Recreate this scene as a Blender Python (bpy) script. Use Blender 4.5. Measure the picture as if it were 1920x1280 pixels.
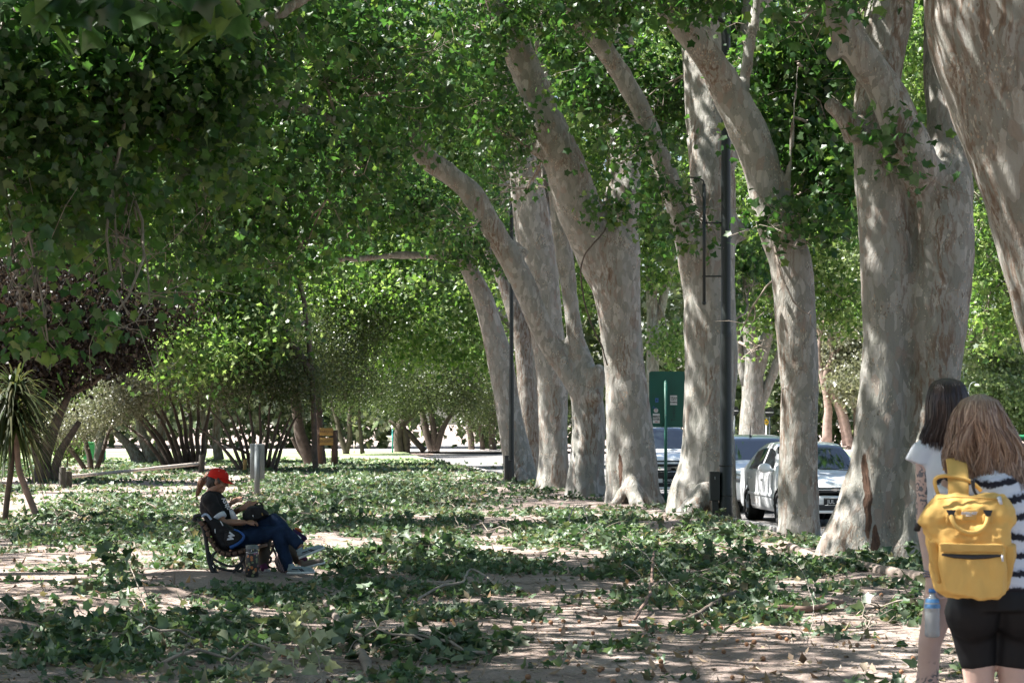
import bpy, bmesh, math, random
import numpy as np
from mathutils import Vector, Matrix, noise
R = math.radians
S = bpy.context.scene
COL = S.collection
for o in list(bpy.data.objects): bpy.data.objects.remove(o)

# ---------------------------------------------------------------- camera, sky, sun, exposure
F, H, HY = 4267.0, 1.65, 790.0          # focal length in photo pixels, eye height, horizon row
cam_d = bpy.data.cameras.new('camera'); cam = bpy.data.objects.new('camera', cam_d); COL.objects.link(cam)
cam.location = (0, 0, H); cam.rotation_euler = (R(90), 0, 0)
cam_d.sensor_width = 36; cam_d.lens = 36 * F / 1920; cam_d.shift_y = (HY - 640) / 1920
cam_d.clip_start = 0.1; cam_d.clip_end = 1500
cam_d.dof.use_dof = True; cam_d.dof.focus_distance = 30; cam_d.dof.aperture_fstop = 11
S.camera = cam
SUN_EL, SUN_AZ = 58.0, 272.0            # azimuth: compass degrees, 0 = +Y, 90 = +X (sun stands left and a little behind us)
w = bpy.data.worlds.new('World'); S.world = w; w.use_nodes = True
nt = w.node_tree; bg = nt.nodes['Background']
sky = nt.nodes.new('ShaderNodeTexSky'); sky.sky_type = 'NISHITA'; sky.sun_disc = False
sky.sun_elevation = R(SUN_EL); sky.sun_rotation = R(SUN_AZ); sky.air_density = 1.0; sky.dust_density = 2.0; sky.ozone_density = 1.0
nt.links.new(sky.outputs[0], bg.inputs[0]); bg.inputs[1].default_value = 0.06
sd = bpy.data.lights.new('sun', 'SUN'); sun = bpy.data.objects.new('sun', sd); COL.objects.link(sun)
sd.energy = 5.0; sd.angle = R(0.55); sd.color = (1.0, 0.965, 0.925)
ce = math.cos(R(SUN_EL))
SV = Vector((math.sin(R(SUN_AZ)) * ce, math.cos(R(SUN_AZ)) * ce, math.sin(R(SUN_EL))))
sun.rotation_euler = SV.to_track_quat('Z', 'Y').to_euler()
S.view_settings.view_transform = 'Standard'; S.view_settings.look = 'None'
S.view_settings.exposure = 2.05; S.view_settings.gamma = 1
S.render.engine = 'CYCLES'
cy = S.cycles; cy.max_bounces = 8; cy.diffuse_bounces = 5; cy.glossy_bounces = 3; cy.transmission_bounces = 6; cy.transparent_max_bounces = 8
cy.use_denoising = True; cy.caustics_reflective = False; cy.caustics_refractive = False
cy.sample_clamp_indirect = 6

# ---------------------------------------------------------------- helpers
def W(px, py, Y): return Vector(((px - 960) / F * Y, Y, H + (HY - py) / F * Y))
def sm(a, b, x):
    t = min(1, max(0, (x - a) / (b - a))); return t * t * (3 - 2 * t)
MOUNDS = [(-3.9, 19.6, 1.1, 0.9, .17), (-3.2, 20.6, .7, .6, .15), (-4.2, 17.6, .8, .7, .15), (-3.3, 23.6, 1.5, 1.2, .12), (-1.75, 16.2, .5, .6, .05),
          (2.5, 22, 1.6, 1.6, .05), (-2.6, 27, 1.0, 1.2, .10)]
ROWD = Vector((-4.33, 36.0)).normalized(); ROWN = Vector((ROWD.y, -ROWD.x))   # along the tree row; towards the road
def rowd(x, y): return (Vector((x, y)) - Vector((4.33, 28))).dot(ROWN)
def gz(x, y):
    z = .035 * noise.noise(Vector((x * .45, y * .45, 0))) + .02 * noise.noise(Vector((x * 1.7, y * 1.7, 3)))
    for mx, my, rx, ry, h in MOUNDS:
        d = ((x - mx) / rx) ** 2 + ((y - my) / ry) ** 2
        if d < 4: z += h * math.exp(-d * 1.6)
    t = sm(.25, .8, rowd(x, y))
    return z * (1 - t) - .13 * t
def G(px, py, dz=0):
    Y = H * F / (py - HY); x = (px - 960) / F * Y
    return Vector((x, Y, gz(x, Y) + dz))
def tag(o, label=None, cat=None, group=None, kind=None):
    if label: o['label'] = label
    if cat: o['category'] = cat
    if group: o['group'] = group
    if kind: o['kind'] = kind
    return o
def empty(name, loc=(0, 0, 0), label=None, cat=None, group=None, rz=0):
    o = bpy.data.objects.new(name, None); COL.objects.link(o); o.location = loc; o.rotation_euler = (0, 0, rz)
    o.empty_display_size = .2
    tag(o, label, cat, group); bpy.context.view_layer.update() if False else None
    return o
def link(name, me, mat, parent=None, world=False):
    o = bpy.data.objects.new(name, me); COL.objects.link(o)
    if mat is not None and not me.materials:
        for m in (mat if isinstance(mat, (list, tuple)) else [mat]): me.materials.append(m)
    if parent is not None:
        o.parent = parent
        if world:      # mesh coordinates are world coordinates: undo the parents' placement
            M = Matrix.Identity(4); p = parent
            while p is not None: M = p.matrix_basis @ M; p = p.parent
            o.matrix_basis = M.inverted()
    return o
class MB:
    def __init__(s): s.v = []; s.f = []; s.mi = []
    def add(s, vs, fs, mi=0):
        n = len(s.v); s.v += [tuple(v) for v in vs]; s.f += [tuple(i + n for i in f) for f in fs]; s.mi += [mi] * len(fs); return s
    def box(s, c, d, rot=None, mi=0, taper=1):
        vs = []
        for k in (-1, 1):
            t = taper if k > 0 else 1
            for i, j in ((-1, -1), (1, -1), (1, 1), (-1, 1)):
                v = Vector((i * d[0] / 2 * t, j * d[1] / 2 * t, k * d[2] / 2))
                if rot is not None: v = rot @ v
                vs.append(v + Vector(c))
        return s.add(vs, [(0, 3, 2, 1), (4, 5, 6, 7), (0, 1, 5, 4), (1, 2, 6, 5), (2, 3, 7, 6), (3, 0, 4, 7)], mi)
    def tube(s, pts, rad, seg=8, mi=0, cap=True, flat=1.0, up=None):
        pts = [Vector(p) for p in pts]; n = len(pts)
        if not isinstance(rad, (list, tuple)): rad = [rad] * n
        ref = Vector(up) if up is not None else None; vs = []; fs = []; prev = None
        for i, p in enumerate(pts):
            t = (pts[min(i + 1, n - 1)] - pts[max(i - 1, 0)])
            t = t.normalized() if t.length > 1e-9 else Vector((0, 0, 1))
            if ref is not None: a = ref - t * ref.dot(t)
            elif prev is None: a = t.orthogonal()
            else: a = prev - t * prev.dot(t)
            if a.length < 1e-6: a = t.orthogonal()
            a.normalize(); prev = a; b = t.cross(a)
            for k in range(seg):
                an = 2 * math.pi * k / seg
                vs.append(p + (a * math.cos(an) * flat + b * math.sin(an)) * rad[i])
        for i in range(n - 1):
            for k in range(seg):
                k2 = (k + 1) % seg
                fs.append((i * seg + k, i * seg + k2, (i + 1) * seg + k2, (i + 1) * seg + k))
        if cap: fs.append(tuple(range(seg - 1, -1, -1))); fs.append(tuple((n - 1) * seg + k for k in range(seg)))
        return s.add(vs, fs, mi)
    def cyl(s, p0, p1, r0, r1=None, seg=16, mi=0): return s.tube([p0, p1], [r0, r1 if r1 is not None else r0], seg, mi)
    def ell(s, c, r, rot=None, seg=14, rings=9, mi=0):
        vs = []; fs = []; c = Vector(c)
        if isinstance(r, (int, float)): r = (r, r, r)
        for i in range(rings + 1):
            th = math.pi * i / rings
            for k in range(seg):
                ph = 2 * math.pi * k / seg
                v = Vector((r[0] * math.sin(th) * math.cos(ph), r[1] * math.sin(th) * math.sin(ph), r[2] * math.cos(th)))
                if rot is not None: v = rot @ v
                vs.append(c + v)
        for i in range(rings):
            for k in range(seg):
                k2 = (k + 1) % seg; q = (i * seg + k, (i + 1) * seg + k, (i + 1) * seg + k2, i * seg + k2)
                fs.append(q)
        return s.add(vs, fs, mi)
    def quad(s, a, b, c, d, mi=0): return s.add([a, b, c, d], [(0, 1, 2, 3)], mi)
    def prism(s, poly, axis, lo, hi, mi=0):   # poly in 2D; axis 0 -> (lo..hi along x) etc
        def P(u, v, t): return {0: (t, u, v), 1: (u, t, v), 2: (u, v, t)}[axis]
        n = len(poly)
        return s.add([P(u, v, lo) for u, v in poly] + [P(u, v, hi) for u, v in poly],
                     [tuple(range(n)), tuple(range(2 * n - 1, n - 1, -1))] + [(i, i + n, (i + 1) % n + n, (i + 1) % n) for i in range(n)], mi)
    def mesh(s, name, smooth=True, clean=True):
        me = bpy.data.meshes.new(name); me.from_pydata(s.v, [], s.f); 
        me.polygons.foreach_set('material_index', s.mi)
        if clean:
            bm = bmesh.new(); bm.from_mesh(me); bmesh.ops.remove_doubles(bm, verts=bm.verts, dist=1e-6)
            bmesh.ops.recalc_face_normals(bm, faces=bm.faces); bm.to_mesh(me); bm.free()
        me.polygons.foreach_set('use_smooth', [smooth] * len(me.polygons)); me.update(); return me
    def build(s, name, mat, parent=None, world=False, smooth=True, bevel=0, autos=None, sub=0):
        o = link(name, s.mesh(name, smooth), mat, parent, world)
        if bevel:
            b = o.modifiers.new('b', 'BEVEL'); b.width = bevel; b.segments = 2; b.limit_method = 'ANGLE'; b.angle_limit = R(40); b.harden_normals = False
        if sub: m = o.modifiers.new('s', 'SUBSURF'); m.levels = sub; m.render_levels = sub
        if autos is not None:
            try: o.data.set_sharp_from_angle(angle=R(autos))
            except Exception: pass
        return o
def crom(pts, n=6):       # Catmull-Rom through tuples
    P = [np.array(p, float) for p in pts]; P = [2 * P[0] - P[1]] + P + [2 * P[-1] - P[-2]]; out = []
    for i in range(1, len(P) - 2):
        a, b, c, d = P[i - 1:i + 3]
        for k in range(n):
            t = k / n
            out.append(.5 * ((2 * b) + (c - a) * t + (2 * a - 5 * b + 4 * c - d) * t * t + (3 * b - a - 3 * c + d) * t ** 3))
    out.append(P[-2]); return out
def fuse(mb, name, voxel, smooth=4, disp=None, factor=.5):
    """voxel-fuse overlapping closed pieces into one continuous skin and return the baked mesh"""
    me = mb.mesh(name + '_raw', clean=False); bm = bmesh.new(); bm.from_mesh(me)
    bmesh.ops.remove_doubles(bm, verts=bm.verts, dist=1e-6); bmesh.ops.recalc_face_normals(bm, faces=bm.faces); bm.to_mesh(me); bm.free()
    o = bpy.data.objects.new('tmp', me); COL.objects.link(o)
    m = o.modifiers.new('r', 'REMESH'); m.mode = 'VOXEL'; m.voxel_size = voxel; m.use_smooth_shade = True
    m = o.modifiers.new('s', 'SMOOTH'); m.factor = factor; m.iterations = smooth
    dg = bpy.context.evaluated_depsgraph_get(); dg.update()
    out = bpy.data.meshes.new_from_object(o.evaluated_get(dg)); out.name = name
    bpy.data.objects.remove(o); bpy.data.meshes.remove(me)
    if disp:
        n = len(out.vertices); co = np.empty(n * 3); out.vertices.foreach_get('co', co); co = co.reshape(-1, 3)
        nr = np.empty(n * 3); out.vertices.foreach_get('normal', nr); nr = nr.reshape(-1, 3)
        d = np.array([disp(c, q) for c, q in zip(co, nr)]); co = co + nr * d[:, None]
        out.vertices.foreach_set('co', co.ravel()); out.update()
    out.polygons.foreach_set('use_smooth', [True] * len(out.polygons))
    return out
# ---------------------------------------------------------------- materials
MATS = {}
def nodes(name):
    m = bpy.data.materials.new(name); m.use_nodes = True; n = m.node_tree.nodes; l = m.node_tree.links
    return m, n, l, n['Principled BSDF']
def N(n, t, **k):
    x = n.new('ShaderNode' + t)
    for a, b in k.items():
        if a.startswith('i_'):
            key = a[2:]; key = int(key) if key.isdigit() else key.replace('_', ' ')
            x.inputs[key].default_value = b
        else: setattr(x, a, b)
    return x
def ramp(n, stops, interp='LINEAR'):
    r = n.new('ShaderNodeValToRGB'); r.color_ramp.interpolation = interp; e = r.color_ramp.elements
    while len(e) < len(stops): e.new(.5)
    for q, (p, c) in zip(e, stops):
        q.position = p; q.color = (*c, 1) if len(c) == 3 else c
    return r
def mix(n, l, f, a, b, mode='MIX'):
    m = n.new('ShaderNodeMix'); m.data_type = 'RGBA'; m.blend_type = mode
    for s, i in ((f, 0), (a, 6), (b, 7)):
        if isinstance(s, (int, float)): m.inputs[i].default_value = s
        elif isinstance(s, tuple): m.inputs[i].default_value = (*s, 1)
        else: l.new(s, m.inputs[i])
    return m.outputs[2]
def coords(n, l, scale=(1, 1, 1), kind='Object', rot=(0, 0, 0)):
    tc = n.new('ShaderNodeTexCoord'); mp = n.new('ShaderNodeMapping'); mp.inputs['Scale'].default_value = scale; mp.inputs['Rotation'].default_value = rot
    l.new(tc.outputs[kind], mp.inputs[0]); return mp.outputs[0]
def bump(n, l, bs, h, st=.3, d=.02):
    b = n.new('ShaderNodeBump'); b.inputs['Strength'].default_value = st; b.inputs['Distance'].default_value = d
    l.new(h, b.inputs['Height']); l.new(b.outputs[0], bs.inputs['Normal'])
def plain(name, col, rough=.6, metal=0, var=.15, vs=8, bst=.0, bscale=60, coat=0, spec=None, bd=.005):
    if name in MATS: return MATS[name]
    m, n, l, b = nodes(name); c = coords(n, l)
    t = N(n, 'TexNoise', i_Scale=vs, i_Detail=5); l.new(c, t.inputs[0])
    lo = tuple(x * (1 - var) for x in col); hi = tuple(min(1, x * (1 + var)) for x in col)
    r = ramp(n, [(.3, lo), (.7, hi)]); l.new(t.outputs[0], r.inputs[0]); l.new(r.outputs[0], b.inputs['Base Color'])
    b.inputs['Roughness'].default_value = rough; b.inputs['Metallic'].default_value = metal
    if coat: b.inputs['Coat Weight'].default_value = coat; b.inputs['Coat Roughness'].default_value = .05
    if spec is not None: b.inputs['Specular IOR Level'].default_value = spec
    if bst:
        t2 = N(n, 'TexNoise', i_Scale=bscale, i_Detail=4); l.new(c, t2.inputs[0]); bump(n, l, b, t2.outputs[0], bst, bd)
    MATS[name] = m; return m
def leafmat(name, cols, trans, gl=.035, tw=.42, rough=.38):
    m = bpy.data.materials.new(name); m.use_nodes = True; n = m.node_tree.nodes; l = m.node_tree.links; n.remove(n['Principled BSDF'])
    g = N(n, 'NewGeometry'); k = len(cols)
    r = ramp(n, [(i / max(1, k - 1), c) for i, c in enumerate(cols)]); l.new(g.outputs['Random Per Island'], r.inputs[0])
    tc = n.new('ShaderNodeTexCoord'); t = N(n, 'TexNoise', i_Scale=14, i_Detail=2); l.new(tc.outputs['Object'], t.inputs[0])
    rr = ramp(n, [(.3, (.75, .75, .75)), (.7, (1.2, 1.2, 1.2))]); l.new(t.outputs[0], rr.inputs[0])
    colr = mix(n, l, 1.0, r.outputs[0], rr.outputs[0], 'MULTIPLY')
    d = N(n, 'BsdfDiffuse'); l.new(colr, d.inputs[0])
    ct = mix(n, l, 1.0, colr, tuple(trans), 'MULTIPLY'); tr = N(n, 'BsdfTranslucent'); l.new(ct, tr.inputs[0])
    gs = N(n, 'BsdfGlossy', i_Roughness=rough); gs.inputs[0].default_value = (1, 1, 1, 1)
    m1 = N(n, 'MixShader'); m1.inputs[0].default_value = tw; l.new(d.outputs[0], m1.inputs[1]); l.new(tr.outputs[0], m1.inputs[2])
    m2 = N(n, 'MixShader'); m2.inputs[0].default_value = gl; l.new(m1.outputs[0], m2.inputs[1]); l.new(gs.outputs[0], m2.inputs[2])
    l.new(m2.outputs[0], n['Material Output'].inputs[0]); return m
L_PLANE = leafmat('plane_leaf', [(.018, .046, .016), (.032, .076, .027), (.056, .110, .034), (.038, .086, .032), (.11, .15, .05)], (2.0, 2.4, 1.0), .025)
L_BACK = leafmat('sunlit_far_leaf', [(.034, .076, .024), (.068, .13, .034), (.125, .195, .055), (.23, .28, .14)], (1.95, 2.2, 1.0), .025)  # plane leaf copy with sunlight put into its lighter greens
L_DARK = leafmat('dark_shrub_leaf', [(.012, .009, .009), (.022, .018, .013), (.035, .027, .018)], (1.3, 1.1, 1.0), .02)
L_SILVER = leafmat('silver_shrub_leaf', [(.12, .13, .075), (.18, .19, .12), (.25, .245, .17), (.07, .085, .045)], (1.0, 1.05, .7), .05)
L_OLIVE = leafmat('olive_leaf', [(.035, .055, .02), (.06, .085, .03), (.09, .11, .05)], (1.5, 1.6, .9))
L_FALL = leafmat('fallen_leaf', [(.028, .060, .028), (.048, .095, .040), (.070, .125, .052), (.17, .22, .14), (.040, .080, .038), (.10, .145, .08), (.15, .12, .075), (.055, .105, .048)], (1.6, 1.8, 1.0), .04, .3, .5)  # greens brightened to hold the sky sheen of upturned leaves

def barkmat(name, tone=1.0, dark=0.0, scars=()):
    m, n, l, b = nodes(name); c = coords(n, l)
    wz = N(n, 'TexNoise', i_Scale=2.2, i_Detail=4); l.new(c, wz.inputs[0])
    sc = N(n, 'VectorMath', operation='MULTIPLY_ADD'); l.new(wz.outputs['Color'], sc.inputs[0]); sc.inputs[1].default_value = (.2, .2, .3); l.new(c, sc.inputs[2])
    mp = N(n, 'Mapping'); mp.inputs['Scale'].default_value = (13, 13, 5.5); l.new(sc.outputs[0], mp.inputs[0])
    v = N(n, 'TexVoronoi', i_Scale=1.0, i_Randomness=1.0); l.new(mp.outputs[0], v.inputs[0])
    s = N(n, 'SeparateColor'); l.new(v.outputs['Color'], s.inputs[0]); T = tone
    r = ramp(n, [(0, (.20 * T, .20 * T, .17 * T)), (.22, (.29 * T, .28 * T, .245 * T)), (.42, (.35 * T, .34 * T, .31 * T)), (.62, (.24 * T, .24 * T, .21 * T)), (.80, (.45 * T, .43 * T, .385 * T)), (.92, (.28 * T, .225 * T, .185 * T))], 'CONSTANT')
    l.new(s.outputs[0], r.inputs[0])
    base = mix(n, l, .36, r.outputs[0], (.30 * T, .292 * T, .262 * T))
    # small flakes
    mp2 = N(n, 'Mapping'); mp2.inputs['Scale'].default_value = (40, 40, 20); l.new(sc.outputs[0], mp2.inputs[0])
    v2 = N(n, 'TexVoronoi', i_Scale=1.0); l.new(mp2.outputs[0], v2.inputs[0])
    nz = N(n, 'TexNoise', i_Scale=3.0, i_Detail=3); l.new(c, nz.inputs[0])
    fl = N(n, 'Math', operation='LESS_THAN'); l.new(v2.outputs['Distance'], fl.inputs[0]); fm = N(n, 'Math', operation='MULTIPLY_ADD'); l.new(nz.outputs[0], fm.inputs[0]); fm.inputs[1].default_value = 1.5; fm.inputs[2].default_value = -.57; l.new(fm.outputs[0], fl.inputs[1])
    s2 = N(n, 'SeparateColor'); l.new(v2.outputs['Color'], s2.inputs[0])
    r2 = ramp(n, [(0, (.50 * T, .46 * T, .38 * T)), (.5, (.40 * T, .30 * T, .22 * T)), (.75, (.17 * T, .14 * T, .11 * T))], 'CONSTANT'); l.new(s2.outputs[1], r2.inputs[0])
    f3 = N(n, 'Math', operation='MULTIPLY'); l.new(fl.outputs[0], f3.inputs[0]); f3.inputs[1].default_value = .85
    base = mix(n, l, f3.outputs[0], base, r2.outputs[0])
    # rough brown bark areas with vertical cracks
    mp3 = N(n, 'Mapping'); mp3.inputs['Scale'].default_value = (14, 14, 2.2); l.new(sc.outputs[0], mp3.inputs[0])
    nc = N(n, 'TexNoise', i_Scale=1.6, i_Detail=7, i_Roughness=.65); l.new(mp3.outputs[0], nc.inputs[0])
    mp4 = N(n, 'Mapping'); mp4.inputs['Scale'].default_value = (1.7, 1.7, .45); mp4.inputs['Location'].default_value = (3, 1, 7); l.new(c, mp4.inputs[0])
    nl = N(n, 'TexNoise', i_Scale=1.2, i_Detail=5); l.new(mp4.outputs[0], nl.inputs[0])
    ml = ramp(n, [(.49 - dark, (0, 0, 0)), (.63 - dark, (1, 1, 1))]); l.new(nl.outputs[0], ml.inputs[0])
    mc = ramp(n, [(.48, (0, 0, 0)), (.56, (1, 1, 1))]); l.new(nc.outputs[0], mc.inputs[0])
    mm = N(n, 'Math', operation='MULTIPLY'); l.new(ml.outputs[0], mm.inputs[0]); l.new(mc.outputs[0], mm.inputs[1])
    rb = ramp(n, [(.45, (.26 * T, .19 * T, .14 * T)), (.7, (.13 * T, .095 * T, .072 * T))]); l.new(nc.outputs[0], rb.inputs[0])
    base = mix(n, l, mm.outputs[0], base, rb.outputs[0])
    sx_ = N(n, 'SeparateXYZ'); l.new(sc.outputs[0], sx_.inputs[0])
    def ma(op, a, b2, c2=None):
        q = N(n, 'Math', operation=op)
        for i_, v_ in enumerate((a, b2, c2)):
            if v_ is None: continue
            if isinstance(v_, (int, float)): q.inputs[i_].default_value = v_
            else: l.new(v_, q.inputs[i_])
        return q.outputs[0]
    for cx, cz, rx, rz in scars:     # old wounds where the bark is gone
        ex = ma('DIVIDE', ma('SUBTRACT', sx_.outputs[0], cx + .1), rx); ez = ma('DIVIDE', ma('SUBTRACT', sx_.outputs[2], cz + .15), rz)
        dd = ma('ADD', ma('ADD', ma('MULTIPLY', ex, ex), ma('MULTIPLY', ez, ez)), ma('MULTIPLY', nc.outputs[0], .8)); mk = ramp(n, [(.9, (1, 1, 1)), (1.0, (0, 0, 0))]); l.new(ma('MULTIPLY', dd, .72), mk.inputs[0])
        rs_ = ramp(n, [(.4, (.13, .075, .05)), (.6, (.065, .04, .028))]); l.new(nc.outputs[0], rs_.inputs[0]); base = mix(n, l, mk.outputs[0], base, rs_.outputs[0])
    l.new(base, b.inputs['Base Color']); b.inputs['Roughness'].default_value = .82; b.inputs['Specular IOR Level'].default_value = .25
    h1 = N(n, 'Math', operation='MULTIPLY_ADD'); l.new(s.outputs[0], h1.inputs[0]); h1.inputs[1].default_value = .35; l.new(nc.outputs[0], h1.inputs[2])
    h2 = N(n, 'Math', operation='MULTIPLY_ADD'); l.new(fl.outputs[0], h2.inputs[0]); h2.inputs[1].default_value = -.3; l.new(h1.outputs[0], h2.inputs[2])
    bump(n, l, b, h2.outputs[0], .9, .03); return m
BARK = barkmat('plane_bark', .9)
BARK_R = barkmat('rough_bark', .62, .12)
DBARK = plain('dark_bark', (.075, .058, .045), .9, var=.4, vs=6, bst=.6, bscale=25, bd=.02)
PBARK = plain('pink_bark', (.26, .19, .16), .9, var=.3, vs=5, bst=.6, bscale=20, bd=.02)
TWIG = plain('twig_bark', (.25, .21, .17), .85, var=.4, vs=9)
DTWIG = plain('dark_twig', (.11, .085, .065), .85, var=.4, vs=9)

# ---------------------------------------------------------------- leaves
LV = np.array([(0, .35, 0), (0, 0, 0), (.34, -.03, 0), (.33, .15, 0), (.56, .50, 0), (.30, .56, 0), (0, 1, 0), (-.30, .56, 0), (-.56, .50, 0), (-.33, .15, 0), (-.34, -.03, 0)], float)
LF = [(0, 1 + i, 1 + (i + 1) % 10) for i in range(10)]
MV = np.array([(0, 0, 0), (.36, -.02, 0), (.28, .25, 0), (.52, .54, 0), (.22, .58, 0), (0, 1, 0), (-.22, .58, 0), (-.52, .54, 0), (-.28, .25, 0), (-.36, -.02, 0)], float); MF = [(0, 1, 2, 3, 4, 5), (0, 5, 6, 7, 8, 9)]
QV = np.array([(0, 0, 0), (.3, .5, 0), (0, 1, 0), (-.3, .5, 0)], float); QF = [(0, 1, 2, 3)]
SV_ = np.array([(0, 0, 0), (.09, .4, 0), (0, 1, 0), (-.09, .4, 0)], float)
TPL = {'leaf': (LV, LF), 'mid': (MV, MF), 'quad': (QV, QF), 'sliver': (SV_, QF)}
def leaf_mesh(name, P, D, U, size, tpl='mid', rs=None, curl=.25):
    """P positions, D tip directions, U approximate face normals, size (N,)"""
    V, Fc = TPL[tpl]; n = len(P); rs = rs or np.random.RandomState(1)
    D = D / (np.linalg.norm(D, axis=1, keepdims=True) + 1e-9)
    X = np.cross(D, U); X /= (np.linalg.norm(X, axis=1, keepdims=True) + 1e-9); Z = np.cross(X, D)
    cu = rs.normal(0, curl, n); cv = rs.normal(-.1, curl, n)
    vx = V[None, :, 0]; vy = V[None, :, 1]
    vz = cu[:, None] * np.abs(vx) + cv[:, None] * vy ** 2
    co = (X[:, None] * vx[..., None] + D[:, None] * vy[..., None] + Z[:, None] * vz[..., None]) * size[:, None, None] + P[:, None]
    k = len(V); co = co.reshape(-1, 3).astype(np.float32)
    base = (np.arange(n) * k)
    li = []; ls = []; 
    fl = np.concatenate([np.array(f) for f in Fc]); lens = np.array([len(f) for f in Fc])
    loops = (base[:, None] + fl[None]).ravel().astype(np.int32)
    tot = np.tile(lens, n); starts = np.concatenate([[0], np.cumsum(tot)[:-1]]).astype(np.int32)
    me = bpy.data.meshes.new(name); me.vertices.add(len(co)); me.vertices.foreach_set('co', co.ravel())
    me.loops.add(len(loops)); me.loops.foreach_set('vertex_index', loops)
    me.polygons.add(len(tot)); me.polygons.foreach_set('loop_start', starts)
    me.update(calc_edges=True); return me
def cloud(blobs, n, rs, per=12, spread=.4, hollow=.35, flat=.6):
    """leaf positions: sprays inside ellipsoid blobs (x,y,z,rx,ry,rz[,weight])"""
    B = np.array([b[:6] for b in blobs], float); wt = np.array([(b[6] if len(b) > 6 else 1) * b[3] * b[4] * b[5] for b in blobs]); wt /= wt.sum()
    nc = max(1, n // per); bi = rs.choice(len(B), nc, p=wt)
    d = rs.normal(size=(nc, 3)); d /= np.linalg.norm(d, axis=1, keepdims=True)
    r = (hollow ** 3 + rs.rand(nc) * (1 - hollow ** 3)) ** (1 / 3)
    C = B[bi, :3] + d * r[:, None] * B[bi, 3:6]
    P = np.repeat(C, per, 0) + rs.normal(size=(nc * per, 3)) * np.array([spread, spread, spread * flat])
    return C, P
def foliage(name, parent, mat, blobs, n, size, seed, tpl='mid', per=12, spread=.4, hollow=.35, droop=.8, up=.9, sv=.25, flat=.6, curl=.25):
    rs = np.random.RandomState(seed); C, P = cloud(blobs, n, rs, per, spread, hollow, flat); m = len(P)
    D = rs.normal(size=(m, 3)); D[:, 2] -= droop; U = rs.normal(size=(m, 3)); U[:, 2] += up
    sz = size * np.clip(rs.normal(1, sv, m), .45, 1.7)
    me = leaf_mesh(name, P, D, U, sz, tpl, rs, curl); return link(name, me, mat, parent, parent is not None), C
def limb_pts(a, b, rs, bend=.12, n=7):
    a = Vector(a); b = Vector(b); L = (b - a).length; out = []
    o = [Vector(rs.normal(size=3) * L * bend) for _ in range(2)]
    for i in range(n):
        t = i / (n - 1); out.append(a.lerp(b, t) + o[0] * math.sin(math.pi * t) + o[1] * math.sin(2 * math.pi * t) * .5 + Vector((0, 0, -.06 * L * math.sin(math.pi * t) * 0)))
    return out
# ---------------------------------------------------------------- setting: ground, road, kerb, lawn
def groundmat():
    m, n, l, b = nodes('dirt'); c = coords(n, l)
    a = N(n, 'TexNoise', i_Scale=.9, i_Detail=8, i_Roughness=.6); l.new(c, a.inputs[0])
    r = ramp(n, [(.3, (.20, .15, .125)), (.5, (.27, .215, .185)), (.68, (.34, .285, .25))]); l.new(a.outputs[0], r.inputs[0])
    g = N(n, 'TexNoise', i_Scale=38, i_Detail=6, i_Roughness=.75); l.new(c, g.inputs[0])
    rg = ramp(n, [(.3, (.55, .55, .55)), (.5, (1, 1, 1)), (.72, (1.35, 1.35, 1.35))]); l.new(g.outputs[0], rg.inputs[0])
    col = mix(n, l, 1.0, r.outputs[0], rg.outputs[0], 'MULTIPLY')
    v = N(n, 'TexVoronoi', i_Scale=30); l.new(c, v.inputs[0]); lt = N(n, 'Math', operation='LESS_THAN'); l.new(v.outputs['Distance'], lt.inputs[0]); lt.inputs[1].default_value = .16
    sp = N(n, 'SeparateColor'); l.new(v.outputs['Color'], sp.inputs[0]); rr = ramp(n, [(0, (.42, .38, .34)), (.4, (.16, .12, .09)), (.7, (.30, .20, .12))], 'CONSTANT'); l.new(sp.outputs[0], rr.inputs[0])
    col = mix(n, l, lt.outputs[0], col, rr.outputs[0])
    l.new(col, b.inputs['Base Color']); b.inputs['Roughness'].default_value = .95; b.inputs['Specular IOR Level'].default_value = .2
    h = N(n, 'Math', operation='ADD'); l.new(g.outputs[0], h.inputs[0]); l.new(lt.outputs[0], h.inputs[1]); bump(n, l, b, h.outputs[0], .6, .025); return m
def sheet(name, xs, ys, zf, mat):
    nx, ny = len(xs), len(ys); v = [(x, y, zf(x, y)) for y in ys for x in xs]
    f = [(j * nx + i, j * nx + i + 1, (j + 1) * nx + i + 1, (j + 1) * nx + i) for j in range(ny - 1) for i in range(nx - 1)]
    me = bpy.data.meshes.new(name); me.from_pydata(v, [], f); me.polygons.foreach_set('use_smooth', [True] * len(f))
    o = link(name, me, mat); o['kind'] = 'structure'; return o
def gg(x, y):
    if y > 95 or y < 5 or abs(x) > 30: 
        t = sm(.25, .8, rowd(x, y)); return -.13 * t
    return gz(x, y)
xs = [-600, -200, -80, -50, -30] + list(np.linspace(-22, -8, 36)) + list(np.linspace(-7.9, 8.5, 165)) + list(np.linspace(8.7, 24, 50)) + [30, 50, 80, 200, 600]
ys = [-100, -40, -10, 0, 5] + list(np.linspace(9, 34, 230)) + list(np.linspace(34.3, 96, 130)) + [105, 130, 170, 250, 400, 700, 1200]
sheet('ground', xs, ys, gg, groundmat())
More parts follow.
